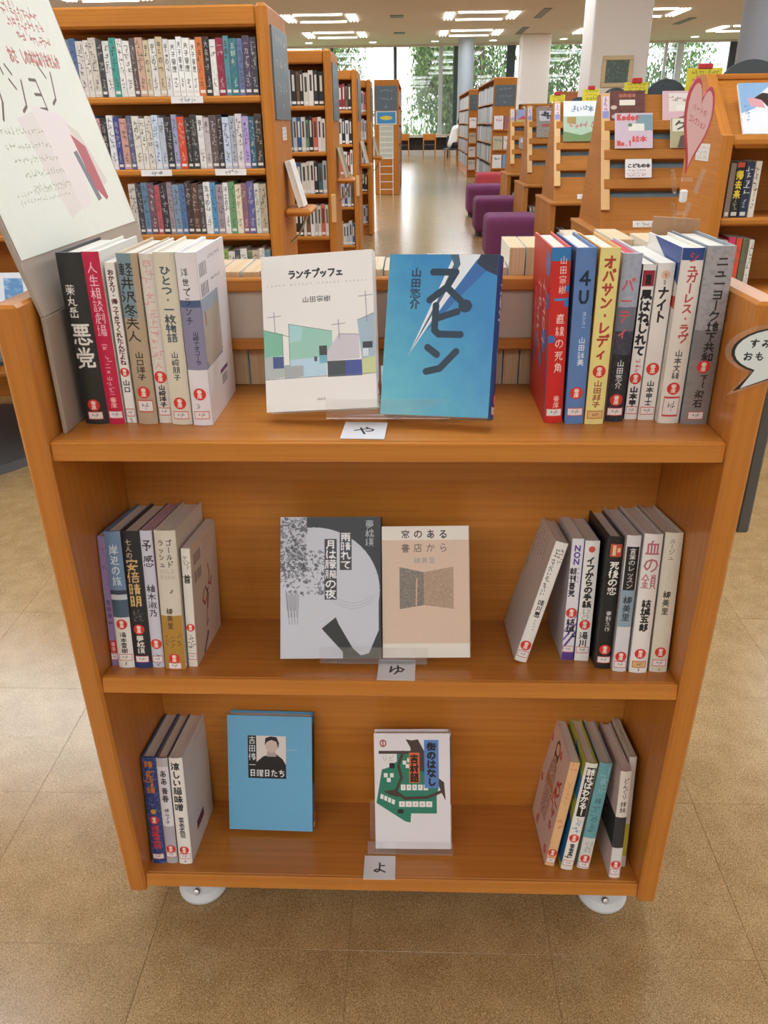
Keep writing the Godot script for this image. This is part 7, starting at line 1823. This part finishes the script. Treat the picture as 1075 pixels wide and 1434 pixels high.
# ---------------------------------------------------------------- the reader: tapered limbs joined into one skin
func skin(bones: Array, cell: float) -> Geo:
	var lo := Vector3.INF
	var hi := -Vector3.INF
	for b in bones:
		var r: float = maxf(b[1], b[3]) + cell * 2.0
		for p in [b[0], b[2]]:
			lo = lo.min(p - Vector3.ONE * r)
			hi = hi.max(p + Vector3.ONE * r)
	var n := Vector3i(((hi - lo) / cell).ceil()) + Vector3i.ONE
	var val := PackedFloat32Array()
	val.resize(n.x * n.y * n.z)
	for z in n.z:
		for y in n.y:
			for x in n.x:
				var p := lo + Vector3(x, y, z) * cell
				var d := 1e3
				for b in bones:
					var ab: Vector3 = b[2] - b[0]
					var k := clampf((p - b[0]).dot(ab) / maxf(ab.length_squared(), 1e-6), 0.0, 1.0)
					var e := p.distance_to(b[0] + ab * k) - lerpf(b[1], b[3], k)
					var s := 0.035
					var hh := maxf(s - absf(d - e), 0.0) / s
					d = minf(d, e) - hh * hh * s * 0.25
				val[x + n.x * (y + n.y * z)] = d
	var vert := {}
	var g := Geo.new()
	for z in n.z - 1:
		for y in n.y - 1:
			for x in n.x - 1:
				var sum := Vector3.ZERO
				var c := 0
				for e in [[0, 0, 0, 1, 0, 0], [0, 1, 0, 1, 1, 0], [0, 0, 1, 1, 0, 1], [0, 1, 1, 1, 1, 1], [0, 0, 0, 0, 1, 0], [1, 0, 0, 1, 1, 0], [0, 0, 1, 0, 1, 1], [1, 0, 1, 1, 1, 1], [0, 0, 0, 0, 0, 1], [1, 0, 0, 1, 0, 1], [0, 1, 0, 0, 1, 1], [1, 1, 0, 1, 1, 1]]:
					var a := val[x + e[0] + n.x * (y + e[1] + n.y * (z + e[2]))]
					var b := val[x + e[3] + n.x * (y + e[4] + n.y * (z + e[5]))]
					if (a < 0.0) != (b < 0.0):
						sum += Vector3(x + e[0], y + e[1], z + e[2]).lerp(Vector3(x + e[3], y + e[4], z + e[5]), a / (a - b))
						c += 1
				if c: vert[Vector3i(x, y, z)] = lo + sum / c * cell
	var at := func(x: int, y: int, z: int) -> float: return val[clampi(x, 0, n.x - 1) + n.x * (clampi(y, 0, n.y - 1) + n.y * clampi(z, 0, n.z - 1))]
	var nor := {}
	for k in vert:
		nor[k] = Vector3(at.call(k.x + 1, k.y, k.z) - at.call(k.x - 1, k.y, k.z), at.call(k.x, k.y + 1, k.z) - at.call(k.x, k.y - 1, k.z), at.call(k.x, k.y, k.z + 1) - at.call(k.x, k.y, k.z - 1)).normalized()
	for z in range(1, n.z - 1):
		for y in range(1, n.y - 1):
			for x in range(1, n.x - 1):
				var a := val[x + n.x * (y + n.y * z)]
				for axis in 3:
					var o := Vector3i.ZERO
					o[axis] = 1
					var b := val[x + o.x + n.x * (y + o.y + n.y * (z + o.z))]
					if (a < 0.0) == (b < 0.0): continue
					var u := Vector3i.ZERO
					u[(axis + 1) % 3] = 1
					var w := Vector3i.ZERO
					w[(axis + 2) % 3] = 1
					var k := Vector3i(x, y, z)
					var q := [k, k - u, k - u - w, k - w]
					if q.all(func(i): return vert.has(i)):
						g.tri(vert[q[0]], vert[q[1]], vert[q[2]], nor[q[0]], nor[q[1]], nor[q[2]])
						g.tri(vert[q[0]], vert[q[2]], vert[q[3]], nor[q[0]], nor[q[2]], nor[q[3]])
	return g

func build_reader() -> void:
	var o := thing("person", "reader in a white shirt seated by the far windows, bent over a book", "person", Vector3(1.15, 0, -24.2))
	o.rotation.y = deg_to_rad(-70)
	var V := func(x: float, y: float, z: float) -> Vector3: return Vector3(x, y, z)
	var hip := Vector3(0, 0.53, 0.02)
	var chest := Vector3(0, 0.88, -0.1)
	var neck := Vector3(0, 1.02, -0.17)
	var head := Vector3(0, 1.1, -0.26)
	var body := [[hip, 0.12, chest, 0.12], [chest, 0.1, neck, 0.05], [neck, 0.05, head, 0.085], [head, 0.095, head + Vector3(0, 0.05, 0.02), 0.09]]
	var shirt := [[hip + Vector3(0, 0.02, 0), 0.15, chest, 0.16], [chest, 0.15, neck - Vector3(0, 0.03, 0), 0.08]]
	var pants := [[hip, 0.14, hip + Vector3(0, 0.03, 0), 0.14]]
	for s in [-1.0, 1.0]:
		var sh := Vector3(s * 0.17, 0.95, -0.12)
		var el := Vector3(s * 0.22, 0.72, -0.24)
		var ha := Vector3(s * 0.08, 0.75, -0.45)
		body.append_array([[chest, 0.08, sh, 0.06], [sh, 0.05, el, 0.04], [el, 0.04, ha, 0.03], [ha, 0.032, ha + Vector3(-s * 0.03, 0.0, -0.06), 0.02]])
		for f in 4: body.append([ha + Vector3((f - 1.5) * 0.016, 0, -0.05), 0.011, ha + Vector3((f - 1.5) * 0.016, -0.012, -0.11 + 0.008 * absf(f - 1.5)), 0.009])
		body.append([ha, 0.012, ha + Vector3(-s * 0.05, 0.0, -0.04), 0.01])
		shirt.append_array([[chest, 0.12, sh, 0.085], [sh, 0.08, el, 0.06]])
		var kn := Vector3(s * 0.12, 0.5, -0.42)
		var an := Vector3(s * 0.12, 0.09, -0.4)
		body.append_array([[Vector3(s * 0.09, 0.53, 0), 0.08, kn, 0.055], [kn, 0.05, an, 0.038], [an, 0.04, an + Vector3(0, -0.05, -0.15), 0.03]])
		pants.append_array([[Vector3(s * 0.09, 0.53, 0), 0.1, kn, 0.075], [kn, 0.07, an, 0.055]])
	obj("body", [[skin(body, 0.03), shade("c49a7c", 0.6)]], o)
	obj("shirt", [[skin(shirt, 0.03), shade("e8e6e4", 0.9)]], o)
	obj("trousers", [[skin(pants, 0.03), shade("2a2c34", 0.9)]], o)
	obj("hair", [[skin([[head + Vector3(0, 0.06, 0.04), 0.1, head + Vector3(0, 0.03, 0.07), 0.08]], 0.025), shade("1f1c1c", 0.7)]], o)

# ---------------------------------------------------------------- trees beyond the glass
func build_outside() -> void:
	var lawn := Geo.new()
	lawn.box(Vector3(2, -0.3, -55), Vector3(90, 0.1, 46))
	var lo := obj("lawn", [[lawn, shade("6f8f52", 0.9)]])
	lo.set_meta("kind", "stuff")
	tag(lo, "green lawn outside the far windows", "grass")
	var leaf := Geo.new()
	var up := Vector3(0, 0.3, 1).normalized()
	for s in [-1.0, 1.0]:
		leaf.tri(Vector3(0, 0.5, 0), Vector3(s * 0.2, 0.0, 0.06), Vector3(0, 0, 0), up, up, up)
		leaf.tri(Vector3(0, -0.5, 0.04), Vector3(s * 0.2, 0.0, 0.06), Vector3(0, 0, 0), up, up, up)
	var lm := plain(Color.WHITE, 0.55)
	lm.vertex_color_use_as_albedo = true
	lm.backlight_enabled = true
	lm.backlight = Color(0.16, 0.24, 0.06)
	var leaf_mesh := mesh_of([[leaf, lm]])
	# x, z, height, crown radius, leaves, hanging
	var list := [[-3.1, -35.5, 4.9, 1.5, 2600, 0.3, "bushy tree outside at the left end of the far windows"], [1.4, -36.0, 6.4, 1.45, 9500, 0.9, "weeping green tree seen through the middle of the far windows"], [2.7, -35.0, 6.4, 1.5, 5200, 0.8, "drooping tree outside, right of the round window column"], [5.5, -36.0, 6.5, 1.6, 5200, 0.6, "tree outside between the two square columns"], [10.6, -36.5, 7.0, 2.1, 5200, 0.5, "tree outside the right-hand windows"], [8.9, -41.0, 3.6, 1.6, 2400, 0.2, "small round tree outside the right-hand windows"]]
	for k in list:
		var o := thing("tree", k[6], "tree", Vector3(k[0], -0.24, k[1]), "trees beyond the far windows")
		var tr := Geo.new()
		var h: float = k[2]
		tr.tube([Vector3(0, 0, 0), Vector3(0.06, h * 0.35, 0.05), Vector3(-0.05, h * 0.65, 0), Vector3(0.05, h * 0.9, 0)], 0.11, 9)
		for b in 5:
			var a: float = TAU * b / 5 + k[0]
			tr.tube([Vector3(0, h * (0.45 + 0.08 * b), 0), Vector3(cos(a) * k[3] * 0.5, h * (0.6 + 0.07 * b), sin(a) * k[3] * 0.5)], 0.04, 6)
		obj("trunk", [[tr, shade("4a3c30", 0.9)]], o)
		var mm := MultiMesh.new()
		mm.transform_format = MultiMesh.TRANSFORM_3D
		mm.use_colors = true
		mm.mesh = leaf_mesh
		mm.instance_count = k[4]
		var clumps := []
		for c in 26:
			var dir := Vector3(rng.randfn(), rng.randfn() * 0.8, rng.randfn()).normalized() * pow(rng.randf(), 0.45)
			clumps.append(Vector3(dir.x * k[3], h * 0.68 + dir.y * h * 0.34, dir.z * k[3]))
		for i in int(k[4]):
			var c: Vector3 = clumps[rng.randi() % clumps.size()]
			var p: Vector3 = c + Vector3(rng.randfn() * 0.22, rng.randfn() * 0.22, rng.randfn() * 0.22) * k[3] * 0.6
			if rng.randf() < k[5]: p.y -= rng.randf() * h * 0.42
			p.y = maxf(p.y, 0.1)
			var q := Basis.from_euler(Vector3(rng.randf_range(-0.9, 0.9), rng.randf() * TAU, rng.randf_range(-0.8, 0.8))) * Basis.from_scale(Vector3.ONE * rng.randf_range(0.14, 0.25))
			mm.set_instance_transform(i, Transform3D(q, p))
			mm.set_instance_color(i, Color(0.035, 0.1, 0.025).lerp(Color(0.13, 0.25, 0.05), rng.randf()))
		var mi := MultiMeshInstance3D.new()
		mi.name = "foliage"
		mi.multimesh = mm
		mi.set_meta("kind", "stuff")
		o.add_child(mi)
	var hedge := thing("hedge", "light green clipped hedge along the lawn outside", "hedge", Vector3(2, -0.25, -44))
	var mm := MultiMesh.new()
	mm.transform_format = MultiMesh.TRANSFORM_3D
	mm.use_colors = true
	mm.mesh = leaf_mesh
	mm.instance_count = 9000
	for i in 9000:
		mm.set_instance_transform(i, Transform3D(Basis.from_euler(Vector3(rng.randf() * 3, rng.randf() * 6, 0)) * Basis.from_scale(Vector3.ONE * rng.randf_range(0.2, 0.34)), Vector3(rng.randf_range(-16, 16), rng.randf() * rng.randf_range(1.6, 2.9), rng.randf_range(-0.5, 0.5))))
		mm.set_instance_color(i, Color(0.07, 0.16, 0.04).lerp(Color(0.2, 0.33, 0.09), rng.randf()))
	var mi := MultiMeshInstance3D.new()
	mi.name = "foliage"
	mi.multimesh = mm
	mi.set_meta("kind", "stuff")
	hedge.add_child(mi)
